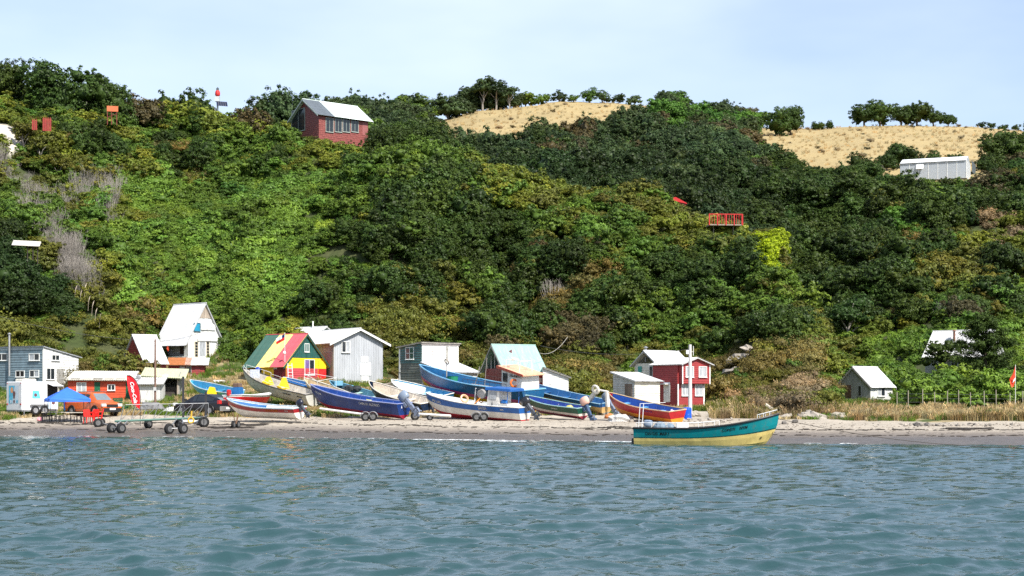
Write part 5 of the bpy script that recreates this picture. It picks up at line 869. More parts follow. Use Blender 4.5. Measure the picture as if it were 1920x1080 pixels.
# ------------------------------------------------------------------ boats
FONT = bpy.data.fonts.load('<builtin>') if '<builtin>' not in [f.filepath for f in bpy.data.fonts] else bpy.data.fonts[0]
def text_mesh(txt, size, shear=0, bold=0.0):
    c = bpy.data.curves.new('txt', 'FONT'); c.body = txt; c.size = size; c.shear = shear; c.offset = bold; c.align_x = 'LEFT'; c.resolution_u = 3; c.extrude = .004
    o = bpy.data.objects.new('txt', c); COL.objects.link(o); dg = bpy.context.evaluated_depsgraph_get(); me = bpy.data.meshes.new_from_object(o.evaluated_get(dg)); bpy.data.objects.remove(o); return me
def boatpaint(key, rgb, **k): k.setdefault('dirt_amt', .4); k.setdefault('var', .28); k.setdefault('rough', .4); return mat('hull_' + key, lin(rgb), scale=2.2, spec=.5, **k)
class Hull:
    def __init__(s, L, Bm, H, rise=.6, stern=.82, rake=.55, full=2.3, flat=.55, kr=.30): s.kr = kr; s.L, s.B, s.H, s.rise, s.stern, s.rake, s.full, s.flat = L, Bm, H, rise, stern, rake, full, flat
    def sheer(s, t): return s.H * (1 + s.rise * max(0, (t - .3) / .7) ** 2 + .05 * (1 - t) ** 2)
    def keel(s, t): return s.H * s.kr * max(0, (t - .72) / .28) ** 2.2 * (1 + s.rise * .5)
    def half(s, t):
        if t < .45: return s.B / 2 * (s.stern + (1 - s.stern) * math.sin(math.pi / 2 * t / .45))
        return s.B / 2 * max(.0, 1 - ((t - .45) / .55) ** s.full) ** .85
    def pt(s, t, q, side=1, off=0):
        """surface point: t stern..bow, q keel..gunwale"""
        zk, zs = s.keel(t), s.sheer(t); hb = s.half(t); f = (q / .28) * s.flat if q < .28 else s.flat + (1 - s.flat) * ((q - .28) / .72) ** .8
        ent = max(0, (t - .55) / .45); f = f * (1 - .25 * ent) + .25 * ent * q
        x = s.L * t - s.rake * 1.7 * (1 - q) ** 1.9 * max(0, (t - .5) / .5) ** 2.2
        return Vector((x, side * (hb * f + off), zk + (zs - zk) * (q ** 1.12)))
def hull_build(root, H, bands, inside, rail, floor_q=.34, nt=26, thwarts=(.2, .42, .62), thwart_m=None, deck=None, deck_m=None, rail_r=.035, ribs=True):
    """outer shell with painted bands, inner shell, floor, gunwale rail, thwarts"""
    qs = [0, .1, .2, .28]; 
    for q, _ in bands:
        if q not in qs: qs.append(q)
    qs += [.5, .75, 1.0]; qs = sorted(set(qs)); mats = [m for _, m in bands]; b = MB(); ts = [(i / nt) ** .85 if False else i / nt for i in range(nt + 1)]
    for side in (1, -1):
        V = [H.pt(t, q, side) for t in ts for q in qs]; n = len(qs)
        for i in range(nt):
            for j in range(n - 1):
                mi = next(k for k, (q, _) in enumerate(bands) if qs[j + 1] <= q + 1e-6); f = (i * n + j, (i + 1) * n + j, (i + 1) * n + j + 1, i * n + j + 1); b.add([V[a] for a in (f if side < 0 else f[::-1])], [(0, 1, 2, 3)], mi)
    n = len(qs)
    for j in range(n - 1):
        mi = next(k for k, (q, _) in enumerate(bands) if qs[j + 1] <= q + 1e-6); b.add([H.pt(0, qs[j], 1), H.pt(0, qs[j], -1), H.pt(0, qs[j + 1], -1), H.pt(0, qs[j + 1], 1)], [(0, 1, 2, 3)], mi)
    hull = b.build('hull', mats, root, True)
    for e in hull.data.polygons: pass
    th = .05; b = MB(); qi = [floor_q, .6, .8, .985]
    for side in (1, -1):
        V = [H.pt(t, q, side, -th if H.half(t) > th * 1.5 else 0) for t in ts[:-1] for q in qi]; n = len(qi)
        for i in range(nt - 1):
            for j in range(n - 1):
                f = (i * n + j, (i + 1) * n + j, (i + 1) * n + j + 1, i * n + j + 1); b.add([V[a] for a in f], [(0, 1, 2, 3)])
    for i in range(nt - 1): b.add([H.pt(ts[i], floor_q, 1, -th), H.pt(ts[i], floor_q, -1, -th), H.pt(ts[i + 1], floor_q, -1, -th), H.pt(ts[i + 1], floor_q, 1, -th)], [(0, 1, 2, 3)])
    a = [H.pt(0, q, s_, -th) + Vector((.05, 0, 0)) for q, s_ in ((floor_q, 1), (floor_q, -1), (.97, -1), (.97, 1))]; b.add(a, [(0, 1, 2, 3)])
    b.build('inner_shell', inside, root)
    if ribs:
        b = MB()
        for k in range(2, nt - 5, 3):
            for side in (1, -1): b.tube([H.pt(ts[k], q, side, -th - .015) for q in (floor_q, .6, .8, .96)], .028, 4)
        tag(b.build('ribs', inside, root), kind='stuff')
    b = MB()
    for side in (1, -1): b.tube([H.pt(t, 1, side, .012) + Vector((0, 0, .01)) for t in ts], rail_r, 6)
    b.tube([H.pt(0, 1, 1) , H.pt(0, 1, -1)], rail_r, 6); b.build('gunwale', rail, root)
    for t in thwarts:
        z = H.pt(t, .74, 1).z; y = abs(H.pt(t, .74, 1, -th).y); MB().box(H.L * t - .14, H.L * t + .14, -y, y, z - .02, z + .02).build('thwart', thwart_m or inside, root)
    if deck:
        b = MB(); tt = [deck + (1 - deck) * i / 8 for i in range(9)]
        for i in range(8): b.add([H.pt(tt[i], .93, 1, -.02), H.pt(tt[i], .93, -1, -.02), H.pt(tt[i + 1], .93, -1, -.02 if i < 7 else 0), H.pt(tt[i + 1], .93, 1, -.02 if i < 7 else 0)], [(0, 3, 2, 1)])
        z0 = H.pt(deck, .93, 1); zf = H.pt(deck, floor_q, 1); b.add([(z0.x, -z0.y + .03, z0.z), (z0.x, z0.y - .03, z0.z), (zf.x, zf.y - .05, zf.z), (zf.x, -zf.y + .05, zf.z)], [(0, 1, 2, 3)])
        b.build('foredeck', deck_m or inside, root)
    return hull
def lettering(root, H, txt, t0, q0, size, m, side, shear=0, bold=.004, along=1, name='lettering'):
    """letters laid on the hull side, reading left to right for someone looking at that side"""
    me = text_mesh(txt, size, shear, bold); L = H.L; n = len(me.vertices)
    for v in me.vertices:
        dx = v.co.x * along; t = t0 + dx / L * (-1 if side > 0 else 1); 
        zs = H.sheer(t) - H.keel(t); q = q0 + v.co.y / zs; p = H.pt(min(max(t, 0), .99), min(max(q, .02), .99), side, .012 + abs(v.co.z)); v.co = p
    me.materials.clear(); me.materials.append(m); return link(name, me, root)
def outboard(root, H, cowl_m, tilt=50, s=1., leg_m=None, label=None, dy=0, prop_m=None, dx=0):
    """engine clamped to the transom, tilted up"""
    p = H.pt(0, .97, 1); M = TR(-.06 + dx, dy, p.z - .02) @ TR(ry=R(tilt)) @ Matrix.Scale(s, 4); leg_m = leg_m or mat('engine_leg', (.07, .08, .10), rough=.4, var=.2)
    M2 = M; b = MB(); prof = [(.17, .2), (.25, .23), (.28, .4), (.265, .6), (.23, .69), (.12, .73)]
    b.lathe(prof, 12, 0, M2 @ TR(-.22, 0, -.05) @ Matrix.Diagonal((1.3, .78, 1, 1))); o = b.build('outboard_motor', cowl_m, root, True); tag(o, label)
    b = MB(); b.rbox(-.36, -.12, -.10, .10, -.35, .24, .04, 0, M2); b.hexa([(-.32, -.06, -.95), (-.14, -.06, -.95), (-.14, .06, -.95), (-.32, .06, -.95), (-.36, -.08, -.35), (-.12, -.08, -.35), (-.12, .08, -.35), (-.36, .08, -.35)], 0, M2); b.box(-.50, -.05, -.13, .13, -.68, -.65, 0, M2)
    b.tube([(-.48, 0, -.92), (-.40, 0, -.92), (-.08, 0, -.92), (.04, 0, -.92)], [.05, .08, .08, .02], 8, 0, M2); b.hexa([(-.30, -.015, -1.18), (-.24, -.015, -1.18), (-.24, .015, -1.18), (-.30, .015, -1.18), (-.36, -.02, -.92), (-.10, -.02, -.92), (-.10, .02, -.92), (-.36, .02, -.92)], 0, M2); b.box(-.1, .08, -.14, .14, -.2, .12, 0, M2); b.build('engine_leg', leg_m, o)
    b = MB()
    for k in range(3): b.hexa([(-.53, -.02, 0), (-.50, -.02, 0), (-.48, .06, 0), (-.51, .06, 0), (-.55, -.05, .17), (-.52, -.05, .17), (-.48, .09, .16), (-.51, .09, .16)], 0, M2 @ TR(0, 0, -.92) @ TR(rx=2.094 * k))
    b.build('propeller', prop_m or leg_m, o); return o
def place(stern, bow, Bm, H, rise, sink=.0, roll=0, L=None):
    """stern keel pixel and bow tip pixel (u, y, D) -> hull length and matrix"""
    S = P(*stern); Bw = P(*bow); d = Bw - S; hor = math.hypot(d.x, d.y); yaw = math.atan2(d.y, d.x); hb = H * (1 + rise); pitch = math.atan2(d.z - hb * .96, hor); L = L or math.hypot(hor, d.z - hb) * 1.0
    return L, S, yaw, pitch, roll
def boat(label, stern, bow, Bm, H, rise, bands, inside, rail, name='fishing_boat', roll=0, ground=True, group='boats drawn up on the beach', **k):
    hk = {q: k.pop(q) for q in ('stern_w', 'rake', 'full', 'flat', 'kr') if q in k}; L, S, yaw, pitch, roll = place(stern, bow, Bm, H, rise, roll=roll)
    hl = Hull(L, Bm, H, rise, hk.get('stern_w', .82), hk.get('rake', .55), hk.get('full', 2.3), hk.get('flat', .55), hk.get('kr', .30)); o = thing(name, label, 'boat', S, group=group if ground else None); o.rotation_mode = 'QUATERNION'; roll = -(roll * .9 + 2) if ground else 0
    o.rotation_quaternion = (Euler((0, 0, yaw)).to_matrix() @ Euler((0, -pitch, 0)).to_matrix() @ Euler((R(roll), 0, 0)).to_matrix()).to_quaternion()
    o.matrix_basis = Matrix.Translation(S) @ o.rotation_quaternion.to_matrix().to_4x4()
    hull_build(o, hl, bands, inside, rail, **k); return o, hl
# which side of the hull faces the camera: bow to the left -> side +1, bow to the right -> side -1
def vside(stern, bow): return 1 if bow[0] < stern[0] else -1
def atb(o, x, y, z): return o.matrix_basis @ Vector((x, y, z))
bp = boatpaint; WLET = mat('white_letters', (.8, .8, .78), rough=.5, var=.1); BLET = mat('black_letters', (.02, .03, .03), rough=.5, var=.1); ORL = mat('orange_letters', lin((226, 140, 40)), rough=.5, var=.1)
GREYE = mat('grey_cowl', lin((128, 142, 160)), rough=.3, var=.12, spec=.6); BLACKE = mat('black_cowl', lin((34, 36, 42)), rough=.3, var=.2, spec=.6); NAVYE = mat('navy_cowl', lin((24, 28, 48)), rough=.3, var=.2, spec=.6)
# a: green and yellow boat afloat
TEAL = bp('teal', (0, 122, 128), var=.12); DTEAL = bp('dark_teal', (8, 70, 66)); YELH = bp('yellow', (224, 198, 122), dirt_amt=.22, dirt=(.28, .22, .06)); GREYH = bp('waterline_grey', (150, 146, 120), dirt_amt=.6, dirt=(.10, .11, .07))
st, bw = (1193, 846, 76.2), (1461, 779, 74.6)
o, hl = boat('teal and cream-yellow fishing boat afloat at the shoreline', st, bw, 2.1, 1.06, .66, [(.2, GREYH), (.61, YELH), (.65, DTEAL), (1, TEAL)], bp('pale_inside', (190, 190, 180)), mat('black_rail', (.02, .02, .02), rough=.5), ground=False, rake=.55, kr=.08, full=3.0, rail_r=.05, thwarts=(.2, .45), flat=.7)
lettering(o, hl, 'DIN DEL MAR I', .085, .74, .17, BLET, -1); lettering(o, hl, 'CONSTI', .62, .80, .17, BLET, -1, .2); lettering(o, hl, 'NYM', .74, .80, .17, BLET, -1, .2); lettering(o, hl, 'o', .90, .40, .22, BLET, -1)
WR = mat('white_rail', (.75, .75, .74), rough=.4, var=.1)
for side in (1, -1):
    b = MB(); ts = [.02 + .11 * i for i in range(6)]; b.tube([hl.pt(t, 1, side, -.03) + Vector((0, 0, .26)) for t in ts], .014, 5)
    for t in ts: b.tube([hl.pt(t, 1, side, -.03), hl.pt(t, 1, side, -.03) + Vector((0, 0, .26))], .013, 5)
    b.build('hand_rail', WR, o); b = MB(); tt = [.86, .90, .94, .985]; b.tube([hl.pt(t, 1, side, -.02) + Vector((0, 0, .22)) for t in tt], .016, 5)
    for t in tt[:3]: b.tube([hl.pt(t, 1, side, -.02), hl.pt(t, 1, side, -.02) + Vector((0, 0, .22))], .014, 5)
    b.build('bow_rail', WR, o)
b = MB(); z = hl.sheer(0)
for x in (.25, .42): b.tube([(x, -.85, z), (x + .08, -.85, z + 1.15)], .018, 5)
b.tube([(.33, -.85, z + 1.15), (1.5, -.6, z + 1.2)], .015, 5); b.build('stern_frame', WR, o); outboard(o, hl, GREYE, 5, .62, label='grey outboard engine', dx=.75); MB().rbox(-.22, .0, -.06, .06, .28, .62, .02).box(-.16, -.04, -.05, .05, .1, .28).build('rudder', BLACKE, o); MB().blob((1.15, -.1, z + .02), (.32, .3, .28), 10, 7, .08).blob((1.6, .1, z - .02), (.26, .28, .24), 10, 7, .08).build('tarpaulin_bundle', mat('grey_tarp', lin((112, 128, 142)), rough=.6, var=.3), o); MB().rbox(1.95, 2.45, -.3, .35, z - .35, z + .26, .03).build('fish_box', mat('white_box', (.78, .78, .77), rough=.5, var=.1), o)
tag(MB().tube([P(1452, 800, 74.8), P(1447, 820, 74.4), P(1440, 836, 74.)], .012, 5).build('mooring_rope', mat('rope', (.10, .08, .06), rough=.9)), 'thin dark mooring rope hanging from the bow of the teal boat', 'rope')
b = MB(); pts = [P(1462, 786, 74.8).lerp(P(1985, 842, 66), i / 10) - Vector((0, 0, .35 * math.sin(math.pi * i / 10))) for i in range(11)]; b.tube(pts, .012, 4); tag(b.build('long_line', mat('rope', (.1, .08, .06))), 'long dark line running from the teal bow to the right edge', 'rope')
# b: white boat with red band, blue foredeck
st, bw = (563, 787, 99.8), (427, 748, 103.2); CREAMH = bp('cream_white', (228, 222, 212), dirt_amt=.25); RB = bp('red_band', (150, 26, 34)); BL = bp('blue', (28, 100, 160))
o, hl = boat('white boat with dark red band and blue foredeck on the sand', st, bw, 1.6, .72, .62, [(.66, CREAMH), (.94, RB), (1, bp('sky_edge', (170, 200, 214)))], bp('white_inside', (222, 224, 220)), bp('pale_rail', (196, 214, 222)), thwarts=(.25, .45), deck=.55, deck_m=BL, roll=4, full=2.2)
lettering(o, hl, 'EL FANTASMA', .36, .74, .155, ORL, 1, bold=.003); lettering(o, hl, 'HUALA', .115, .77, .085, WLET, 1); lettering(o, hl, 'ANC-5085', .90, .70, .10, ORL, 1); outboard(o, hl, NAVYE, 38, .75, label='navy outboard engine tilted up')
# c: light blue boat, and red-white boat with blue wheel box behind the dark car
st, bw = (447, 752, 112.5), (360, 713, 117.2); LB = bp('light_blue', (92, 190, 222))
o, hl = boat('light blue open boat half hidden behind the dark car', st, bw, 1.5, .65, .5, [(.4, CREAMH), (1, LB)], bp('light_blue_in', (56, 140, 180)), bp('pale_rail', (196, 214, 222)), roll=10)
tag(MB().prism([(0, 0), (.75, -.05), (.55, .55), (.25, .6)], 'y', 0, .5).build('yellow_oilskin', bp('oilskin', (240, 204, 20)), None, loc=P(386, 741, 112.6)), 'yellow oilskin heap behind the roof of the dark car', 'tarpaulin')
st, bw = (436, 764, 108.5), (506, 738, 112.8); RH = bp('bright_red', (200, 20, 32))
o, hl = boat('short red-hulled boat with white deck and blue wheel box', st, bw, 1.9, .8, .3, [(.3, bp('dark_red', (110, 16, 28))), (.86, RH), (1, CREAMH)], bp('white_inside', (222, 224, 220)), WR, thwarts=(), deck=.4, deck_m=bp('white_deck', (236, 234, 226)))
b = MB(); b.hexa([(.3, -.3, .78), (.95, -.3, .78), (.95, .3, .78), (.3, .3, .78), (.42, -.28, 1.38), (.92, -.28, 1.38), (.92, .28, 1.38), (.42, .28, 1.38)]); b.build('wheel_box', BL, o); b = MB(); b.rbox(.45, .9, -.25, .25, 1.39, 1.66, .04); b.build('box_top', mat('brown_box', (.14, .09, .07), rough=.8), o); MB().lathe([(.14, .8), (.16, 1.0), (.16, 1.15), (.10, 1.22)], 10, 0, TR(.05, .3, 0)).build('fuel_can', RH, o)
# d: white boat with yellow bundles
st, bw = (589, 764, 113.6), (455, 691, 119.2); GW_ = bp('grey_white', (206, 204, 194), dirt_amt=.5, dirt=(.24, .20, .14))
o, hl = boat('large weathered white boat with yellow bundles on the grassy bank', st, bw, 2.0, .95, .62, [(.97, GW_), (1, bp('black_edge', (40, 40, 40)))], bp('grey_inside', (196, 190, 180), dirt_amt=.5), bp('dark_rubrail', (64, 62, 58)), thwarts=(.15, .5), roll=5)
lettering(o, hl, 'DIN DEL MAR', .30, .72, .14, BLET, 1); lettering(o, hl, 'ANC-6110', .12, .72, .12, BLET, 1)
b = MB(); b.tube([hl.pt(t, 1, 1, .0) + Vector((0, 0, .035)) for t in [.05 + i * .09 for i in range(11)]], .02, 4); b.build('rub_strake', bp('dark_rubrail', (64, 62, 58)), o)
b = MB()
for sd in (1, -1):
    tt = [.72, .80, .88, .97]; b.tube([hl.pt(t, 1, sd, -.03) + Vector((0, 0, .32)) for t in tt], .015, 5)
    for t in tt: b.tube([hl.pt(t, 1, sd, -.03), hl.pt(t, 1, sd, -.03) + Vector((0, 0, .32))], .013, 5)
    tt = [.1, .3, .5, .72]; b.tube([hl.pt(t, 1, sd, -.03) + Vector((0, 0, .22)) for t in tt], .012, 5)
b.build('hand_rail', WR, o); YT = bp('yellow_cloth', (240, 200, 20))
for x, y, hh, lb in ((hl.L * .40, .1, .85, 'right-hand'), (hl.L * .62, .1, .62, 'left-hand')):
    tag(MB().hexa([(-.42, -.3, 0), (.42, -.3, 0), (.42, .3, 0), (-.42, .3, 0), (-.1, -.12, hh), (.16, -.12, hh), (.16, .12, hh), (-.1, .12, hh)]).blob((-.1, -.25, .15), (.4, .2, .2), 8, 5, .2).build('yellow_bundle', YT, None, loc=atb(o, x, y, .78)), '%s of the two peaked yellow bundles in the weathered white boat' % lb, 'bundle')
tag(MB().rbox(-.35, .35, -.02, .04, -.6, 0, .01).build('checked_towel', mat('towel', (.52, .55, .62), rough=.9, var=.4, scale=14), None, loc=atb(o, hl.L * .78, .3, 1.75)), 'grey-blue towel hung over the rail of the weathered white boat', 'towel'); tag(MB().blob((0, 0, 0), (.2, .2, .17), 9, 6, .05).build('blue_buoy', bp('buoy_blue', (30, 64, 160)), None, loc=atb(o, hl.L * .8, -.1, 1.72)), 'round dark blue buoy above the bow of the weathered white boat', 'buoy')
outboard(o, hl, mat('worn_cowl', (.55, .5, .45), rough=.6, var=.3), 20, .7)
# e: blue boat behind d
st, bw = (606, 748, 118.5), (534, 708, 123.2)
o, hl = boat('blue open boat behind the weathered white boat', st, bw, 1.6, .7, .5, [(.5, bp('white_b', (225, 226, 222))), (1, bp('blue_e', (40, 96, 150)))], bp('blue_in', (46, 110, 168)), bp('pale_rail', (196, 214, 222)), roll=8)
# f: royal blue boat on trailer
st, bw = (757, 786, 102.6), (580, 722, 107.0); RB2 = bp('royal', (8, 48, 112), dirt_amt=.4, dirt=(.05, .11, .24)); CR = bp('crimson', (150, 20, 52))
o, hl = boat('long royal blue boat with crimson bottom on a twin-wheel trailer', st, bw, 1.95, .98, .5, [(.3, CR), (.97, RB2), (1, bp('white_b', (225, 226, 222)))], bp('royal_in', (18, 62, 140), dirt_amt=.3, dirt=(.1, .16, .26)), bp('lilac_rail', (150, 160, 205)), thwarts=(.12, .3, .5, .7), thwart_m=bp('blue_seat', (90, 130, 190)), roll=1, full=2.1)
lettering(o, hl, 'CARLOS ALONSO', .385, .72, .21, WLET, 1, .12, .005); lettering(o, hl, 'ANC-6008', .92, .74, .17, WLET, 1, .1); outboard(o, hl, GREYE, 48, 1.12, mat('grey_leg', lin((120, 130, 150)), rough=.35), label='large grey outboard engine tilted up'); MB().hexa([(-.02, .25, .72), (.02, .25, .72), (.0, .32, .72), (-.02, .32, .72), (0, .27, .9), (.01, .27, .9), (.01, .29, .9), (0, .29, .9)]).build('sail_mark', WLET, o); MB().blob((hl.L * .36, .1, .75), (.3, .25, .22), 8, 6, .2).build('yellow_sack', bp('sack', (196, 196, 110)), o)
# g: cream boat with bow rail behind f
st, bw = (700, 784, 110.6), (571, 709, 116.8); CRM = bp('cream', (214, 200, 170), dirt_amt=.35)
o, hl = boat('cream boat with white bow rail behind the royal blue one', st, bw, 1.8, .8, .5, [(1, CRM)], bp('tan_in', (196, 176, 142), dirt_amt=.5), bp('pale_rail2', (226, 222, 206)), roll=8)
b = MB()
for sd in (1, -1): b.tube([hl.pt(.66, 1, sd), hl.pt(.66, 1, sd) + Vector((0, 0, .75)), hl.pt(.97, 1, sd) + Vector((0, 0, .45)), hl.pt(.97, 1, sd)], .018, 5)
b.tube([hl.pt(.66, 1, 1) + Vector((0, 0, .75)), hl.pt(.66, 1, -1) + Vector((0, 0, .75))], .018, 5); b.build('bow_rail', WR, o)
NET = mat('brown_net', (.20, .15, .10), rough=.95, var=.5, scale=14, bump=.8); tag(MB().blob((0, 0, 0), (1.0, .55, .28), 14, 8, .25).blob((.5, .1, .15), (.5, .3, .25), 10, 6, .3).build('net_heap', NET, None, loc=atb(o, hl.L * .38, 0, .72)), 'brown net heap lying in the cream boat', 'net'); outboard(o, hl, GREYE, 25, .7)
# h: teal boat
st, bw = (745, 776, 113.6), (619, 714, 119.4); TB = bp('teal_blue', (34, 90, 120)); 
o, hl = boat('slim teal-blue boat with red bottom behind the royal blue one', st, bw, 1.7, .72, .42, [(.35, bp('red_bottom', (150, 52, 40))), (.7, bp('pale_green_h', (170, 200, 190))), (1, TB)], bp('teal_in', (70, 120, 140), dirt_amt=.5), bp('aqua_rail', (120, 176, 200)), roll=9, thwart_m=bp('pale_green_h', (170, 200, 190)))
tag(MB().blob((0, 0, 0), (.42, .35, .26), 10, 6, .25).blob((.6, .1, .0), (.4, .3, .22), 9, 6, .3).build('dark_net_heap', mat('dark_net', (.04, .045, .05), rough=.95, var=.5, scale=14), None, loc=atb(o, hl.L * .72, 0, .82)), 'dark net heap in the bow of the slim teal-blue boat', 'net'); tag(MB().rbox(-.3, .3, -.25, .25, -.1, .25, .03).build('fish_crate', bp('crate_blue', (120, 176, 206)), None, loc=atb(o, hl.L * .86, 0, .95)), 'pale blue crate in the bow of the slim teal-blue boat', 'crate'); tag(MB().blob((0, 0, .1), (.55, .5, .36), 10, 6, .3).build('weed_heap', mat('brown_weed', (.10, .07, .04), rough=.95, var=.5, scale=12), None, loc=G(706, 118)), 'small brown weed heap on the grass by the grey house', 'heap')
# i: navy boat
st, bw = (806, 779, 108.8), (693, 715, 114.6); NV = bp('navy', (18, 42, 72)); TAN = bp('tan_bottom', (212, 184, 140))
o, hl = boat('navy boat with cream inside and tan bottom drawn up bow-high', st, bw, 1.9, .86, .55, [(.46, TAN), (1, NV)], bp('cream_in', (214, 202, 184), dirt_amt=.35), bp('cream_rail', (222, 214, 200)), roll=6, thwarts=(.15, .38, .6), thwart_m=bp('cream_rail', (222, 214, 200)))
lettering(o, hl, 'ANC-6030', .89, .66, .20, WLET, 1, .1); lettering(o, hl, 'MARITA', .20, .72, .19, WLET, 1, .15); outboard(o, hl, BLACKE, 15, .6)
# j: light blue and white decked boat
st, bw = (838, 762, 114.2), (737, 712, 119.8)
o, hl = boat('white-decked boat with bright blue well behind the navy one', st, bw, 1.8, .8, .45, [(.5, bp('teal_j', (60, 120, 140))), (1, bp('dark_teal_j', (34, 84, 110)))], bp('cyan_in', (60, 160, 205), dirt_amt=.1), bp('white_rail_j', (232, 232, 226)), deck=.52, deck_m=bp('white_deck_j', (240, 238, 230), dirt_amt=.1), roll=10, thwart_m=bp('pale_cyan', (170, 215, 235)))
# k: big blue boat with yellow and magenta hull and stern wheelhouse
st, bw = (1000, 776, 110.4), (786, 686, 119.6); KB = bp('k_blue', (18, 82, 126)); MAG = bp('magenta', (170, 60, 110)); YB = bp('k_yellow', (222, 172, 30))
o, hl = boat('largest boat, blue over magenta and yellow, bow high by the plank house', st, bw, 2.7, 1.6, .5, [(.48, YB), (.61, MAG), (1, KB)], bp('k_in', (34, 100, 148), dirt_amt=.3), bp('k_rail', (120, 176, 210)), roll=2, thwarts=(.72, .82), thwart_m=bp('k_rail', (120, 176, 210)), full=2.0, rail_r=.05)
lettering(o, hl, 'ESTRELLA', .86, .47, .2, WLET, 1, .15)
tag(MB().lathe([(.32, 0), (.42, .6), (.44, .62), (.40, .62), (.30, .06)], 14).build('green_basket', bp('basket_green', (40, 140, 100)), None, loc=atb(o, hl.L * .66, .35, 1.3)), 'round green fish basket in the bow of the largest boat', 'basket')
b = MB(); b.tube([(hl.L * .70, .5, .9), (hl.L * .70, .5, 2.9)], .04, 6); b.tube([(hl.L * .44, .7, 1.2), (hl.L * .40, .6, 2.9)], .03, 5); b.tube([(hl.L * .36, .6, 1.0), (hl.L * .33, .7, 3.6)], .02, 5); b.build('mast', mat('old_mast', (.45, .40, .34), rough=.7), o); MB().torus(.2, .05, 12, 5, 0, TR(hl.L * .70, .5, 2.95, rx=1.2)).build('hauler_wheel', mat('hauler', (.35, .3, .25), rough=.8, var=.4), o)
b = MB()
for i in range(9): t = .12 + i * .045; b.tube([hl.pt(t, 1, 1, -.05), hl.pt(t, 1, 1, -.05) + Vector((0, 0, .32))], .016, 4)
b.tube([hl.pt(t, 1, 1, -.05) + Vector((0, 0, .32)) for t in (.12, .3, .48)], .018, 4); b.tube([hl.pt(t, 1, -1, -.05) + Vector((0, 0, .35)) for t in (.12, .3, .55)], .018, 4); b.build('hand_rail', mat('dark_rail', (.06, .04, .035)), o)
MB().box(hl.L * .40, hl.L * .58, -.7, .8, 1.28, 1.4).build('working_table', mat('old_board', (.42, .36, .30), rough=.9, var=.35), o)
wz = 1.15; x0, x1 = .35, 2.35; WH = bp('cabin_white', (234, 232, 226), dirt_amt=.2); b = MB(); b.hexa([(x0, -.85, wz), (x1, -.85, wz), (x1, .85, wz), (x0, .85, wz), (x0 + .0, -.8, wz + 1.55), (x1 + .1, -.8, wz + 1.85), (x1 + .1, .8, wz + 1.85), (x0, .8, wz + 1.55)]); b.build('wheelhouse', WH, o)
b = MB(); b.hexa([(x0 - .35, -1, wz + 1.5), (x1 + .4, -1, wz + 1.9), (x1 + .4, 1, wz + 1.9), (x0 - .35, 1, wz + 1.5), (x0 - .35, -1, wz + 1.58), (x1 + .4, -1, wz + 2.02), (x1 + .4, 1, wz + 2.02), (x0 - .35, 1, wz + 1.58)]); b.build('cabin_roof', bp('salmon_roof', (232, 176, 140), dirt_amt=.2), o); MB().hexa([(x0 - .3, 1.001, wz + 1.46), (x1 + .42, 1.001, wz + 1.86), (x1 + .42, 1.03, wz + 1.86), (x0 - .3, 1.03, wz + 1.46), (x0 - .3, 1.001, wz + 1.62), (x1 + .42, 1.001, wz + 2.05), (x1 + .42, 1.03, wz + 2.05), (x0 - .3, 1.03, wz + 1.62)]).build('roof_edge', bp('orange_edge', (196, 84, 60)), o)
MB().box(x1 - .55, x1 - .1, .84, .87, wz + .95, wz + 1.55).build('cabin_window', GLASS, o); MB().box(x1 + .06, x1 + .1, -.55, .55, wz + 1.0, wz + 1.6).build('cabin_window', GLASS, o); lettering_x = text_mesh('ORLANDO', .24, 0, .004); lettering_x.materials.append(BLET); link('lettering', lettering_x, o, (x1 - .75, .885, wz + 1.35), (R(90), 0, R(180)))
tag(MB().torus(.24, .075, 16, 7).build('life_ring', bp('ring_orange', (236, 120, 50)), None, loc=atb(o, 1.0, .93, wz + .95), rot=(R(90), 0, R(15))), 'orange life ring on the white wheelhouse of the largest boat', 'life ring')
b = MB()
for x in (x0 + .5, x1 - .1): b.tube([(x, -.6, wz + 1.7), (x, -.55, wz + 2.45), (x, .55, wz + 2.45), (x, .6, wz + 1.7)], .025, 5)
b.tube([(x0 + .5, .5, wz + 2.45), (x1 - .1, .5, wz + 2.45)], .025, 5); b.tube([(x1 - .4, .3, wz + 2.45), (x1 - .4, .3, wz + 3.2)], .015, 4); b.tube([(x0 + .6, .3, wz + 2.4), (x0 + .5, .3, wz + 3.5)], .012, 4); b.tube([(x0 + .1, .5, wz + 1.6), (x0 - .6, .6, wz + 2.7)], .012, 4); b.blob((x1 - .5, .3, wz + 2.55), (.14, .14, .1), 8, 5, .02); b.build('antenna_rack', WR, o); b = MB(); b.add([(x1 - .4, .3, wz + 3.2), (x1 - .05, .32, wz + 3.02), (x1 - .4, .3, wz + 2.9)], [(0, 1, 2)]).build('pennant', bp('pink_pennant', (214, 130, 140)), o)
# l: blue and white boat with red bottom, small wheelhouse
st, bw = (984, 796, 101.6), (797, 738, 105.6); SB = bp('saga_blue', (32, 96, 170), dirt_amt=.12); SW = bp('saga_white', (226, 222, 214), dirt_amt=.3); SR = bp('saga_red', (176, 26, 44))
o, hl = boat('blue and white boat with red bottom and small blue-roofed wheelhouse', st, bw, 2.1, 1.05, .42, [(.33, SR), (.68, SW), (.97, SB), (1, SW)], bp('saga_in', (210, 220, 220)), bp('white_rail_l', (230, 230, 226)), deck=.60, deck_m=bp('white_deck_l', (240, 238, 232), dirt_amt=.15), roll=0, thwarts=(.5,))
lettering(o, hl, 'ANC-6091', .905, .74, .21, WLET, 1, .08, .006); lettering(o, hl, 'SAGA', .385, .76, .25, WLET, 1, 0, .008); lettering(o, hl, '2018', .175, .79, .12, WLET, 1, 0, .006); outboard(o, hl, BLACKE, 42, .98, label='black outboard engine tilted up', prop_m=BLACKE)
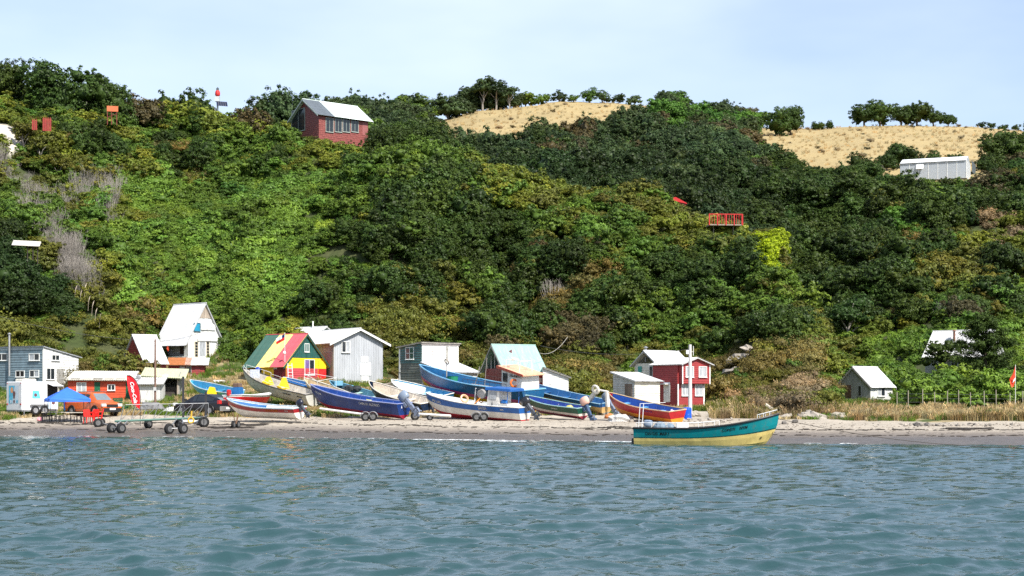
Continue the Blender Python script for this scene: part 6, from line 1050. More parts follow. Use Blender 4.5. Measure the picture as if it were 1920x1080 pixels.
x0, x1, wz = .85, 2.45, .9; b = MB(); b.hexa([(x0 + .7, -.75, wz), (x1, -.75, wz), (x1, .75, wz), (x0 + .7, .75, wz), (x0 + .7, -.72, wz + 1.15), (x1 - .05, -.72, wz + 1.15), (x1 - .05, .72, wz + 1.15), (x0 + .7, .72, wz + 1.15)]); b.hexa([(x0 - .3, -.75, wz), (x0 + .7, -.75, wz), (x0 + .7, .75, wz), (x0 - .3, .75, wz), (x0 + .1, -.75, wz + .35), (x0 + .7, -.75, wz + .35), (x0 + .7, .75, wz + .35), (x0 + .1, .75, wz + .35)]); b.build('wheelhouse', SW, o)
MB().rbox(x0 - .2, x1 + .12, -.85, .85, wz + 1.16, wz + 1.34, .03).build('cabin_roof', SB, o)
for a, c in ((1.75, 2.28),): MB().box(a, c, .745, .765, wz + .6, wz + 1.06).build('cabin_window', CURT, o)
MB().box(x1 - .01, x1 + .02, -.5, .5, wz + .6, wz + 1.06).build('cabin_window', GLASS, o)
for y in (.7, -.7): MB().tube([(x0 + .1, y, wz + .3), (x0 + .1, y, wz + 1.17)], .025, 5).build('roof_post', SB, o)
MB().blob((x0 + .45, .5, wz + .48), (.22, .2, .14), 8, 5, .1).build('blue_bag', bp('bag_blue', (40, 120, 200)), o)
b = MB(); b.tube([(hl.L * .44, .55, .9), (hl.L * .44, .6, 2.05), (hl.L * .35, .55, 2.15), (hl.L * .27, .7, 1.55), (hl.L * .265, .75, 1.1)], .045, 6); b.build('hauler_arm', mat('dark_hauler', (.03, .035, .045), rough=.5), o); MB().lathe([(.05, -.12), (.3, -.1), (.12, 0), (.3, .1), (.05, .12)], 14, 0, TR(hl.L * .405, .35, 1.75, rx=R(80))).build('hauler_drum', mat('drum_grey', (.5, .48, .46), rough=.5, var=.2), o); MB().tube([(hl.L * .47, .4, .9), (hl.L * .46, .4, 2.1)], .04, 6).build('samson_post', WR, o)
tag(MB().torus(.24, .07, 16, 7).build('life_ring', bp('ring_pale', (232, 170, 130)), None, loc=atb(o, hl.L * .575, .35, 1.35), rot=(R(70), 0, R(30))), 'faded life ring on the foredeck of the blue-roofed boat', 'life ring'); tag(MB().tube([(-.25, 0, 0), (0, .1, .25), (.2, 0, .05), (.35, .1, .2)], .035, 5).tube([(-.1, 0, .1), (.15, .1, .4)], .03, 5).build('orange_rope', bp('rope_orange', (232, 140, 40)), None, loc=atb(o, hl.L * .42, .55, 1.1)), 'coil of orange rope by the hauler of the blue-roofed boat', 'rope')
# m: blue and tan boat
st, bw = (1136, 779, 109.6), (948, 708, 115.8); TANH = bp('tan_hull', (204, 166, 104), dirt_amt=.3)
o, hl = boat('blue-edged tan boat with white gantry beside the cabin', st, bw, 1.9, .85, .5, [(.28, bp('grey_bottom', (150, 146, 136))), (.72, TANH), (1, bp('m_blue', (30, 92, 150)))], bp('m_in', (34, 92, 146)), bp('m_rail', (150, 190, 214)), roll=5)
outboard(o, hl, GREYE, 40, 1.05, mat('grey_leg', lin((120, 130, 150)), rough=.35), label='grey outboard engine with dark cowl side'); z = hl.sheer(0)
b = MB(); b.hexa([(1.0, .45, z - .2), (1.4, .45, z - .2), (1.4, .75, z - .2), (1.0, .75, z - .2), (.35, .5, z + .95), (.5, .5, z + .95), (.5, .7, z + .95), (.35, .7, z + .95)]); b.box(-.55, .4, .5, .7, z + .88, z + .96); b.hexa([(-.72, .5, z - .1), (-.52, .5, z - .1), (-.52, .72, z - .1), (-.72, .72, z - .1), (-.55, .5, z + .9), (-.42, .5, z + .9), (-.42, .72, z + .9), (-.55, .72, z + .9)]); b.build('gantry', SW, o); MB().torus(.26, .09, 16, 7, 0, TR(.35, .82, z + .95, rx=R(80))).build('rope_coil', bp('coil_white', (226, 220, 205)), o)
tag(MB().blob((0, 0, 0), (.5, .3, .22), 10, 6, .2).build('blue_tarp', bp('tarp_blue', (40, 90, 200)), None, loc=atb(o, hl.L * .70, .4, 1.22)), 'bright blue tarpaulin heap in the blue-edged tan boat', 'tarpaulin'); MB().box(hl.L * .8, hl.L * .95, -.3, .3, 1.25, 1.29).build('bow_board', bp('pale_green_b', (196, 214, 160)), o)
# n: green and maroon boat
st, bw = (1094, 787, 102.4), (985, 742, 106.0); GH = bp('dark_green', (14, 74, 56)); MRN = bp('maroon', (130, 30, 52)); LGH = bp('pale_grey_h', (214, 200, 190))
o, hl = boat('small dark green boat with maroon bottom and pink-hooded engine', st, bw, 1.6, .75, .4, [(.36, MRN), (.55, LGH), (1, GH)], bp('n_in', (30, 60, 140)), bp('n_rail', (150, 190, 190)), roll=3); lettering(o, hl, 'SANDRA I', .42, .72, .12, WLET, 1, .1); outboard(o, hl, mat('pink_hood', lin((224, 178, 160)), rough=.8, var=.15), 30, 1.0, mat('blue_leg', lin((70, 90, 120)), rough=.4), label='outboard engine under a pale pink hood'); MB().blob((hl.L * .22, .1, .72), (.25, .2, .12), 8, 5, .2).build('yellow_bag', bp('bag_yellow', (220, 210, 110)), o)
bo = tag(MB().blob((0, 0, 0), .3, 12, 8, .02).build('red_buoy', bp('buoy_red', (196, 50, 60)), None, loc=P(997, 765, 105.4)), 'round red buoy between the wheelhouse boat and the green boat', 'buoy')
# o: red, yellow and blue boat
st, bw = (1270, 799, 98.2), (1141, 737, 103.0); OR = bp('o_red', (170, 18, 28), dirt_amt=.1); OY = bp('o_yellow', (226, 140, 34), dirt_amt=.15); OP = bp('o_rail', (200, 170, 130))
o, hl = boat('red and orange-yellow striped boat with blue inside below the grey shed', st, bw, 1.85, .92, .5, [(.28, bp('o_dark', (110, 20, 30))), (.54, OY), (.97, OR), (1, bp('o_edge', (60, 110, 190)))], bp('o_in', (24, 70, 150), dirt_amt=.1), OP, roll=4, thwarts=(.3, .55, .78), thwart_m=bp('o_seat', (110, 180, 225)), full=2.1)
lettering(o, hl, 'DON HECTOR', .36, .80, .13, mat('violet_letters', lin((130, 70, 150)), rough=.5), 1); lettering(o, hl, 'ANC-5901', .93, .78, .13, mat('violet_letters', lin((130, 70, 150)), rough=.5), 1)
nb = MB()
random.seed(44)
for i in range(70): a = random.uniform(0, 6.28); t = random.random(); nb.blob((math.cos(a) * .42 * random.random() + .35 * t, math.sin(a) * .35 * random.random(), .45 * random.random() * (1 - .3 * t) - .5 * t), random.uniform(.06, .13), 6, 4, .2, random.choice((0, 0, 0, 1)))
tag(nb.build('purple_net_heap', [mat('purple_net', lin((112, 56, 100)), rough=.9, var=.4), mat('pale_float', lin((216, 196, 214)), rough=.7)], None, loc=P(1258, 783, 98.6)), 'purple net heap with pale floats at the stern of the striped boat', 'net')
# ------------------------------------------------------------------ vehicles, carts, stall and small things
RUB = mat('tyre_rubber', (.009, .009, .0095), rough=.8, var=.2); RIM = mat('rim_metal', (.35, .35, .36), rough=.4, metal=.6, var=.2); STEEL = mat('grey_steel', (.30, .31, .32), rough=.5, metal=.5, var=.25, dirt_amt=.3, dirt=(.16, .09, .05)); BLK = mat('black_plastic', (.015, .015, .016), rough=.5, var=.2)
def wheel(parent, x, y, z, r, w, M=None, name='wheel', rim=None):
    """wheel with its axle along local y"""
    Mx = (M or Matrix.Identity(4)) @ TR(x, y, z, rx=R(90)); b = MB(); b.lathe([(r * .55, -w / 2), (r * .9, -w / 2), (r, -w * .35), (r, w * .35), (r * .9, w / 2), (r * .55, w / 2)], 18, 0, Mx); o = b.build(name, RUB, parent, True)
    b = MB(); b.lathe([(.001, -w * .5), (r * .52, -w * .53), (r * .56, -w * .51), (r * .56, w * .51), (r * .52, w * .53), (.001, w * .5)], 14, 0, Mx); b.lathe([(.001, -w * .6), (r * .16, -w * .58), (r * .16, w * .58), (.001, w * .6)], 8, 0, Mx); b.build('rim', rim or RIM, o); return o
def car(name, label, loc, rz, L, Wd, st, col, suv):
    """st: stations (x, sill z, belt z, roof z, half width at belt, half width at roof); front at +x"""
    o = thing(name, label, 'car', loc, rz); b = MB(); n = len(st); rings = []
    for (x, z0, zb, zr, w, wr) in st: rings.append([(x, -w * .93, z0), (x, -w, z0 + .18), (x, -w, zb - .08), (x, -w * .97, zb), (x, -wr, zr - .04 if zr > zb + .1 else zr), (x, -wr * .75, zr), (x, wr * .75, zr), (x, wr, zr - .04 if zr > zb + .1 else zr), (x, w * .97, zb), (x, w, zb - .08), (x, w, z0 + .18), (x, w * .93, z0)])
    m = 12
    for i in range(n - 1):
        for j in range(m): a, c, d, e = rings[i][j], rings[i][(j + 1) % m], rings[i + 1][(j + 1) % m], rings[i + 1][j]; b.add([a, c, d, e], [(0, 1, 2, 3)])
    b.add(rings[0], [tuple(range(m))]); b.add(rings[-1], [tuple(range(m - 1, -1, -1))]); b.build('body', mat('carpaint_' + name, lin(col), rough=.22, var=.06, spec=.6, scale=1), o)
    cab = [i for i in range(n) if st[i][3] > st[i][2] + .25]; i0, i1 = cab[0], cab[-1]
    def side(i, f, s, off=.012): x, z0, zb, zr, w, wr = st[i]; return Vector((x, s * (w * .97 + (wr - w * .97) * f + off), zb + (zr - .04 - zb) * f))
    for s in (1, -1):
        for k in range(i0, i1): 
            p = [side(k, .12, s), side(k + 1, .12, s), side(k + 1, .88, s), side(k, .88, s)]; c = sum(p, Vector()) / 4; p = [c + (q - c) * .93 for q in p]; MB().add(p, [(0, 1, 2, 3)]).build('side_window', GLASS, o)
    def screen(i, j, nm):
        x, z0, zb, zr, w, wr = st[i]; X, Z0, ZB, ZR, W2, WR2 = st[j]; lo = Vector((x, 0, zr)); hi = Vector((X, 0, ZR)); nrm = Vector((-(ZR - zr), 0, X - x)).normalized(); nrm = nrm if nrm.z > 0 else -nrm; a = lo.lerp(hi, .1) + nrm * .012; c = lo.lerp(hi, .9) + nrm * .012
        MB().add([(a.x, -wr * .85, a.z), (a.x, wr * .85, a.z), (c.x, WR2 * .82, c.z), (c.x, -WR2 * .82, c.z)], [(0, 1, 2, 3)]).build(nm, mat('windscreen', (.16, .19, .21), rough=.06, var=.2, spec=.7), o)
    screen(i1 + 1, i1, 'windscreen'); screen(i0 - 1, i0, 'rear_window')
    for x in (L * .31, -L * .30):
        for s in (1, -1): wheel(o, x, s * (Wd / 2 - .09), .33, .34 if suv else .32, .21)
        b = MB(); 
        for s in (1, -1): b.torus(.37, .04, 14, 5, 0, TR(x, s * (Wd / 2 - .005), .34, rx=R(90)), .5)
        b.build('wheel_arch', BLK, o)
    fx, rx = st[-1][0], st[0][0]
    for s in (1, -1):
        MB().rbox(fx - .16, fx + .015, s * Wd * .37 - .19, s * Wd * .37 + .19, .66, .84, .03).build('headlight', mat('lamp_glass', (.6, .62, .62), rough=.1, spec=.7), o); MB().rbox(rx - .015, rx + .22, s * Wd * .41 - .14, s * Wd * .41 + .12, .78, 1.02, .03).build('tail_light', mat('tail_red', (.45, .02, .02), rough=.2, spec=.6), o); MB().rbox(L * .17, L * .22, s * (Wd / 2 + .02), s * (Wd / 2 + .16), .98, 1.12, .02).build('mirror', BLK, o)
    MB().rbox(fx - .05, fx + .04, -Wd * .42, Wd * .42, .28, .55, .03).build('front_bumper', BLK if suv else mat('carpaint_' + name), o); MB().box(fx + .005, fx + .02, -Wd * .26, Wd * .26, .6, .8).build('grille', BLK, o); MB().rbox(rx - .05, rx + .05, -Wd * .44, Wd * .44, .3, .62, .03).build('rear_bumper', mat('dusty_bumper', (.20, .20, .19), rough=.5, var=.3), o)
    for x in (fx + .042, rx - .058): MB().box(x - .004, x + .004, -.24, .24, .42, .55).build('number_plate', mat('plate_white', (.75, .75, .73), rough=.5, var=.1), o)
    if suv:
        for s in (1, -1): MB().tube([(-.9, s * .6, 1.66), (.55, s * .6, 1.68)], .02, 5).build('roof_rail', STEEL, o)
    return o
SUV = [(-2.02, .45, .80, .82, .80, .62), (-1.98, .36, .95, 1.02, .86, .66), (-1.75, .34, .98, 1.55, .87, .60), (-.9, .32, .96, 1.64, .88, .62), (.1, .32, .95, 1.64, .88, .62), (.55, .32, .95, 1.58, .88, .61), (1.25, .33, .96, 1.02, .87, .72), (1.85, .36, .86, .90, .84, .7), (2.05, .42, .74, .76, .76, .6)]
car('orange_suv', 'orange compact SUV parked before the orange shed', G(175, 109.5), R(-38), 4.1, 1.78, SUV, (196, 92, 40), True)
HAT = [(-2.15, .42, .82, .84, .78, .6), (-2.1, .36, .92, .98, .85, .64), (-1.55, .34, .93, 1.22, .88, .60), (-.85, .30, .90, 1.44, .89, .58), (.0, .30, .88, 1.46, .89, .58), (.35, .30, .88, 1.42, .89, .58), (1.2, .31, .88, .94, .88, .7), (1.9, .34, .76, .80, .84, .68), (2.2, .40, .66, .68, .74, .55)]
car('dark_hatchback', 'dusty black hatchback parked tail-on beyond the boat cart', G(384, 109.8), R(147), 4.35, 1.8, HAT, (24, 26, 34), False)
# food trailer
tr = thing('food_trailer', 'white food trailer with ice-cream pictures beside the blue canopy', 'trailer', P(41, 772, 107), R(45)); TW = mat('trailer_white', (.78, .79, .80), rough=.4, var=.08, dirt_amt=.15); l, w = 2.65, 2.15
MB().rbox(0, l, 0, w, .12, 2.02, .04).build('body', TW, tr); MB().box(0.02, l - .02, .02, w - .02, .02, .118).build('chassis', STEEL, tr); MB().rbox(.35, 1.35, .5, 1.6, 2.02, 2.22, .06).build('roof_unit', mat('cream_box', (.66, .62, .52), rough=.6), tr)
for x in (.95, 1.62): wheel(tr, x, -.02, .08, .31, .2)
MB().prism([(.55, .42), (2.0, .42), (1.9, .50), (.65, .50)], 'y', -.16, 0).build('mudguard', STEEL, tr)
def flat(parent, name, pts, m, M): return MB().add(pts, [tuple(range(len(pts)))], 0, M).build(name, m, parent)
ML = Matrix(((0, -1, 0, 0), (1, 0, 0, 0), (0, 0, 1, 0), (0, 0, 0, 1))); SKYP = mat('poster_cyan', lin((90, 185, 215)), rough=.5, var=.4, scale=5); POR = mat('poster_orange', lin((226, 160, 110)), rough=.5); PBR = mat('poster_brown', lin((110, 70, 70)), rough=.5); PWH = mat('poster_pale', lin((205, 220, 230)), rough=.5, var=.1)
def disc(cx, cz, r, n=12, y=-.012, k=1.): return [(cx + r * math.cos(6.283 * i / n), y, cz + k * r * math.sin(6.283 * i / n)) for i in range(n)]
def onL(p): return [(q[1], q[0], q[2]) for q in p]           # onto the end wall (x = const)
b = MB(); b.add([(-.006, .45, .55), (-.006, 1.78, .55), (-.006, 1.78, 1.75), (-.006, .45, 1.75)], [(0, 1, 2, 3)]); po = b.build('poster', PWH, tr); b = MB(); b.add([(-.009, 1.35, .55), (-.009, 1.78, .55), (-.009, 1.78, 1.75), (-.009, .95, 1.75)], [(0, 1, 2, 3)]); b.build('poster_shape', SKYP, po)
for cy, cz, r, m_ in ((1.35, 1.45, .2, POR), (1.05, 1.2, .19, PBR), (1.05, .98, .12, PBR), (1.5, .68, .12, PWH), (1.05, .68, .12, PBR), (.65, .68, .12, SKYP)): MB().add([(-.012, q[0], q[2]) for q in disc(cy, cz, r)], [tuple(range(12))]).build('poster_shape', m_, po)
MB().box(.7, 1.75, -.05, -.001, .45, .78).build('serving_shelf', TW, tr); MB().add([(.75, -.008, .88), (1.35, -.008, .88), (1.25, -.008, 1.4), (.78, -.008, 1.42)], [(0, 1, 2, 3)]).build('poster', SKYP, tr); MB().add(disc(1.0, 1.12, .12, y=-.011), [tuple(range(12))]).build('poster_shape', PBR, tr); MB().box(1.86, 2.6, -.03, -.001, 1.0, 1.82).build('hatch_opening', OPENSHADE, tr); MB().hexa([(1.84, -.85, 1.72), (2.66, -.85, 1.72), (2.66, -.82, 1.72), (1.84, -.82, 1.72), (1.84, -.03, 1.9), (2.66, -.03, 1.9), (2.66, -.001, 1.93), (1.84, -.001, 1.93)]).build('hatch_flap', TW, tr); MB().box(1.86, 2.55, -.2, -.03, .2, .95).build('counter_panel', PWH, tr); MB().add(disc(2.2, .6, .13, y=-.205), [tuple(range(12))]).build('poster_shape', PBR, tr); MB().box(2.05, 2.5, -.22, -.03, .98, 1.14).build('menu_board', mat('menu_navy', lin((26, 30, 80)), rough=.5), tr)  # the hatch is a dark panel painted as the shade inside
for y in (.15, w - .15):
    MB().box(-.03, -.001, y - .08, y + .08, .45, .55).build('tail_light', mat('tail_red', (.45, .02, .02)), tr); MB().box(-.02, -.001, y - .05, y + .05, 1.88, 1.93).build('marker_light', mat('tail_red', (.45, .02, .02)), tr)
for x in (.15, 2.5): MB().tube([(x, -.02, -.28), (x, -.02, .12)], .03, 5).build('jack_leg', STEEL, tr)
tag(MB().blob((0, 0, .1), (.22, .16, .16), 8, 5, .2).build('pink_bag', mat('pink_bag', lin((232, 150, 160)), rough=.7), None, loc=G(75, 104)), 'small pink bag on the sand by the trailer wheels', 'bag')
# blue canopy
cv = thing('blue_canopy', 'blue pop-up canopy standing beside the food trailer', 'canopy', G(126, 103.5), R(24)); BLUEC = mat('canopy_blue', lin((50, 108, 205)), rough=.7, var=.1, scale=2); a = 1.28; zt = 1.35
b = MB(); q = [(-a, -a), (a, -a), (a, a), (-a, a)]; zb = zt + .12
for i in range(4):
    (x, y), (X, Y) = q[i], q[(i + 1) % 4]; mx_, my_ = (x + X) / 2 * .94, (y + Y) / 2 * .94; b.add([(x, y, zb), (mx_, my_, zb + .02), (0, 0, zb + .75)], [(0, 1, 2)]); b.add([(mx_, my_, zb + .02), (X, Y, zb), (0, 0, zb + .75)], [(0, 1, 2)]); b.add([(x, y, zb - .2), (X, Y, zb - .2), (X, Y, zb), (mx_, my_, zb + .02), (x, y, zb)], [(0, 1, 2, 3, 4)])
b.build('canopy_cloth', BLUEC, cv)
for x, y in q: MB().tube([(x * .97, y * .97, -.15), (x * .97, y * .97, zb)], .022, 6).build('leg', BLK, cv)
def stool(u, D, lab): 
    o = thing('stool', lab, 'stool', G(u, D), random.uniform(0, 1), 'black stools under the canopy'); MB().rbox(-.16, .16, -.16, .16, .40, .44, .01).build('seat', BLK, o)
    for x in (-.13, .13):
        for y in (-.13, .13): MB().tube([(x * 1.2, y * 1.2, -.05), (x, y, .40)], .02, 5).build('leg', BLK, o)
    MB().tube([(-.14, -.14, .18), (.14, -.14, .18)], .012, 4).build('stretcher', BLK, o); MB().tube([(-.14, .14, .18), (.14, .14, .18)], .012, 4).build('stretcher', BLK, o)
random.seed(8)
for i, u in enumerate((84, 92, 101, 108, 116, 128, 139, 148, 156)): stool(u, 102.2 + (i % 3) * .7, 'black wooden stool in the row under the blue canopy')
for u, lb in ((100, 'left'), (143, 'right')):
    o = thing('folding_table', 'narrow table under the %s half of the blue canopy' % lb, 'table', G(u, 102.9), R(4)); MB().box(-.7, .7, -.25, .25, .62, .66).build('table_top', mat('table_pale', (.55, .5, .42), rough=.7), o)
    for x in (-.6, .6):
        for y in (-.2, .2): MB().tube([(x, y, -.05), (x, y, .62)], .018, 5).build('leg', BLK, o)
RPL = mat('red_plastic', lin((226, 34, 22)), rough=.35, var=.06)
def pchair(u, D, rz, lb):
    o = thing('plastic_chair', lb, 'chair', G(u, D), rz, 'red plastic chairs by the tables'); MB().rbox(-.24, .24, -.24, .24, .40, .44, .02).build('seat', RPL, o); MB().hexa([(-.24, .20, .44), (.24, .20, .44), (.24, .25, .44), (-.24, .25, .44), (-.22, .30, .86), (.22, .30, .86), (.22, .34, .84), (-.22, .34, .84)]).build('backrest', RPL, o)
    for x in (-.22, .22):
        for y in (-.22, .22): MB().tube([(x * 1.12, y * 1.12, -.04), (x, y, .41)], [.022, .03], 5).build('leg', RPL, o)
        MB().tube([(x * 1.1, -.22, .42), (x * 1.1, -.2, .64), (x * 1.1, .26, .66)], .022, 5).build('armrest', RPL, o)
pchair(166, 102.0, R(40), 'red plastic chair, left one of the three'); pchair(175, 102.6, R(-20), 'red plastic chair, middle one of the three'); pchair(184, 103.2, R(-70), 'red plastic chair, right one of the three')
tag(MB().lathe([(.28, -.1), (.29, .2), (.28, .5), (.29, .8), (.2, .86)], 14).build('blue_drum', mat('drum_blue', lin((40, 110, 200)), rough=.4), None, loc=G(127, 112)), 'blue drum behind the canopy near the orange shed', 'drum')
# feather flag
ff = thing('feather_flag', 'tall red feather banner with white lettering above the boat cart', 'flag', G(262, 99.0), R(6)); zf = G(262, 99.0).z
def fz(y): return CAMH + (HZ - y) / F * 99 - zf
def fx(u): return (u - 262) / F * 99
edge = [(262, 768), (262.5, 745), (261.5, 735), (259.5, 725), (255, 715), (249, 708), (243, 704), (238, 704)]; free = [(258, 764), (248, 756), (245, 746), (242, 736), (240, 726), (238.8, 716), (238, 709), (238, 705.5)]
V = []; 
for (u, y), (u2, y2) in zip(edge, free): V += [(fx(u), 0, fz(y)), ((fx(u) + fx(u2)) / 2, .03, (fz(y) + fz(y2)) / 2), (fx(u2), -.02, fz(y2))]
b = MB(); b.add(V, [(i * 3 + j, i * 3 + j + 1, (i + 1) * 3 + j + 1, (i + 1) * 3 + j) for i in range(7) for j in range(2)]); b.build('banner', mat('banner_red', lin((208, 24, 34)), rough=.6, var=.1), ff); MB().tube([(fx(263), .0, -.2)] + [(fx(u + .8), .0, fz(y)) for u, y in edge], .02, 5).build('pole', BLK, ff)
me = text_mesh('Coca-Cola', .31, .3, .008); me.materials.append(WLET); link('lettering', me, ff, (fx(244.2), -.05, fz(716)), (R(90), R(79), 0))
# boat carts
CG = mat('cart_green', lin((62, 110, 98)), rough=.5, var=.2, dirt_amt=.3)
ct = thing('boat_cart', 'long green-framed boat cart with fat black wheels by the water', 'cart', (0, 0, 0)); b = MB()
A0, A1 = P(216, 790, 94.5), P(360, 784, 96.0); up = Vector((0, 0, 1)); back = Vector((.25, 1.6, 0))
def bar(p, q, r, nm, m): return MB().tube([p, q], r, 6).build(nm, m, ct)
for o_ in (Vector(), back): bar(A0 + o_, A1 + o_, .075, 'beam', CG)
for f in (0, .33, .66, 1): bar(A0.lerp(A1, f), A0.lerp(A1, f) + back, .05, 'cross_beam', CG)
hR = 31 * 96 / F
for o_ in (back * .5,):
    T0, T1 = A0 + o_ + up * hR * .98, A1 + o_ + Vector((.7, 0, hR * .9)); bar(T0 + Vector((.3, 0, 0)), T1, .022, 'top_rail', STEEL)
    for i in range(8):
        f = i / 7; p = A0.lerp(A1, f) + o_ * .9; q = T0.lerp(T1, f * .92 + .04); bar(p, q, .02, 'upright', STEEL)
        if i < 7: bar(p, T0.lerp(T1, (i + 1) / 7 * .92 + .04), .014, 'brace', STEEL)
    bar(T1, T1 - up * hR * .75, .022, 'upright', STEEL); bar(T1 - up * hR * .75, A1 + o_, .02, 'brace', STEEL)
def cwheel(u, y, D, r=.30, w=.22, rz=.9, p=ct):
    c = P(u, y, D); g = gz(c.x, c.y); return wheel(p, 0, 0, 0, r, w, TR(c.x, c.y, max(g, -.05) + r - .03) @ TR(rz=rz), rim=mat('dull_rim', (.12, .12, .12), rough=.5))
for u, D in ((209, 93.6), (227, 93.2)): cwheel(u, 803, D)
for u, D in ((317, 92.2), (343, 92.4)): cwheel(u, 805, D, .31)
for u, D in ((278, 97.0), (335, 97.5)): cwheel(u, 790, D, .28)
for (u, D), (u2, D2) in (((209, 93.6), (227, 93.2)), ((317, 92.2), (343, 92.4))):
    p, q = G(u, D, .3), G(u2, D2, .3); bar(p, q, .04, 'axle', STEEL); t = A0.lerp(A1, .08 if u < 250 else .80); bar(p, t, .035, 'strut', STEEL); bar(q, t + Vector((.35, 0, 0)), .035, 'strut', STEEL)
tag(MB().torus(.16, .05, 10, 5, 0, TR(rx=R(90))).tube([(0, 0, .15), (.05, 0, .55)], .05, 5).build('yellow_strap', mat('strap_yellow', lin((226, 180, 60)), rough=.7), None, loc=P(358, 788, 95.6)), 'yellow strap looped over the right end of the boat cart', 'strap')
for u, yt, D, lb in ((343.5, 706, 98.5, 'left'), (386, 735, 99.5, 'right')):
    g = G(u, D, -.2); tag(MB().box(-.06, .06, -.06, .06, 0, CAMH + (HZ - yt) / F * D - g.z).build('dark_post', mat('dark_timber', (.035, .035, .04), rough=.8), None, loc=g), '%s of two dark upright posts beside the boat cart' % lb, 'post')
c2 = thing('beam_trailer', 'white beam trailer with two black wheels behind the boat cart', 'trailer', (0, 0, 0)); WB = mat('white_beam', (.72, .71, .68), rough=.5, var=.12, dirt_amt=.2)
def bar2(p, q, r, nm, m): return MB().tube([p, q], r, 4).build(nm, m, c2)
bar2(P(330, 790, 98.5), P(388, 792, 97.5), .11, 'beam', WB); cwheel(382, 788, 97.4, .33, .24, .35, c2); cwheel(375, 788, 99.2, .33, .24, .35, c2)
c3_ = thing('wheeled_dolly', 'two-wheeled dolly with white-rimmed wheels at the chairs', 'dolly', (0, 0, 0))
for u, D in ((183.5, 98.6), (189, 99.2)): cwheel(u, 787, D, .28, .16, .5, c3_)
MB().tube([G(186, 98.9, .3), G(203, 98.5, .12)], .04, 5).build('drawbar', STEEL, c3_); MB().tube([G(184, 98.7, .35), G(192, 98.7, .6)], .03, 5).build('handle', RPL, c3_)
c4 = thing('small_wheel_pair', 'rusty axle with two small wheels on the weed line', 'axle', (0, 0, 0))
for u, D in ((438, 96.4), (446, 96.7)): cwheel(u, 790, D, .24, .14, 1.3, c4)
MB().tube([G(438, 96.4, .25), G(446, 96.7, .25)], .04, 5).tube([G(442, 96.5, .25), G(436, 96.5, .95)], .03, 5).tube([G(443, 96.5, .25), G(446, 96.6, .8)], .05, 5).build('frame', mat('rusty_iron', (.16, .09, .05), rough=.9, var=.4), c4)
def trailer(lab, us, D, beam=None):
    o = thing('boat_trailer', lab, 'trailer', (0, 0, 0), group='boat trailers')
    for u in us: cwheel(u, 780, D, .27, .2, .15, o)
    p, q = G(us[0], D, .27), G(us[-1], D, .27); MB().tube([p - Vector((.3, 0, -.12)), q + Vector((.3, 0, .12))], .05, 4).build('frame', STEEL, o)
    for x in us: MB().torus(.31, .03, 10, 4, 0, TR(*G(x, D - .12, .27), rx=R(90)), .5).build('mudguard', STEEL, o)
    if beam: MB().tube([P(*beam[0]), P(*beam[1])], .07, 4).build('drawbar', WB, o)
    return o
trailer('twin-wheel trailer under the royal blue boat', (685, 699), 101.9, ((600, 766, 104), (690, 778, 102))); trailer('twin-wheel trailer under the blue-roofed wheelhouse boat', (893, 907), 101.2)
wt = thing('launch_trailer', 'empty trailer with pale beam between the royal blue and white boats', 'trailer', (0, 0, 0)); MB().tube([P(776, 776, 103.2), P(845, 780, 102.2)], .09, 4).build('beam', WB, wt); cwheel(778, 778, 102.9, .28, .2, .2, wt); cwheel(806, 784, 102.8, .2, .18, .2, wt)
# bench, poles, drum, flag, fence
bn = thing('green_bench', 'green slatted bench before the orange shed', 'bench', G(222, 113.2), R(-8)); BG = mat('bench_green', lin((30, 96, 66)), rough=.6, var=.2)
for i in range(4): MB().box(-.55, .2, .2 + .03 * i, .23 + .03 * i, .52 + .13 * i, .62 + .13 * i).build('slat', BG, bn)
for i in range(3): MB().box(-.6, .75, -.3 + .16 * i, -.17 + .16 * i, .40, .44).build('slat', BG, bn)
for x in (-.5, .65):
    for y in (-.25, .1): MB().box(x - .04, x + .04, y - .04, y + .04, -.1, .40).build('leg', BG, bn)
up_ = thing('utility_pole', 'pale concrete utility pole before the red two-storey house', 'pole', G(1294, 109)); hh = CAMH + (HZ - 646) / F * 109 - G(1294, 109).z
MB().tube([(0, 0, -.4), (0, 0, hh)], [.15, .10], 10).build('shaft', mat('concrete', (.56, .55, .53), rough=.8, var=.15), up_); MB().rbox(-.28, -.11, -.1, .08, hh - .65, hh - .38, .02).build('junction_box', WHITE, up_); MB().tube([(.22, 0, hh - .75), (.22, 0, hh - .1)], .02, 5).tube([(.0, 0, hh - .5), (.22, 0, hh - .5)], .015, 5).build('side_rod', WHITE, up_)
wp = thing('wooden_pole', 'thin brown wooden pole before the open shelter', 'pole', G(291, 114)); hh2 = CAMH + (HZ - 636) / F * 114 - G(291, 114).z; MB().tube([(0, 0, -.4), (0, 0, hh2)], [.09, .06], 8).build('shaft', mat('brown_pole', (.20, .12, .09), rough=.85, var=.3), wp); MB().box(-.1, .1, -.16, -.06, 1.5, 1.75).build('meter_box', mat('grey_meter', (.45, .45, .44), rough=.6), wp)
def cable(p, q, sag, lb, nm='overhead_cable', m=None, r=.012): tag(MB().tube([p.lerp(q, i / 14) - Vector((0, 0, sag * 4 * (i / 14) * (1 - i / 14))) for i in range(15)], r, 4).build(nm, m or mat('cable', (.10, .10, .10), rough=.7)), lb, 'cable')
cable(P(291, 640, 114), P(-60, 575, 125), .5, 'thin overhead cable running left from the wooden pole'); cable(P(291, 640, 114), P(400, 612, 139), .3, 'thin overhead cable from the wooden pole to the tall house'); cable(P(1290, 655, 109), P(1012, 648, 124), .5, 'thin overhead cable from the concrete pole to the turquoise-roofed cabin'); cable(P(1012, 662, 125), P(1064, 632, 128), .5, 'pale sagging hose rising from the turquoise-roofed cabin', 'hose', mat('hose', (.40, .38, .33), rough=.6), .018)
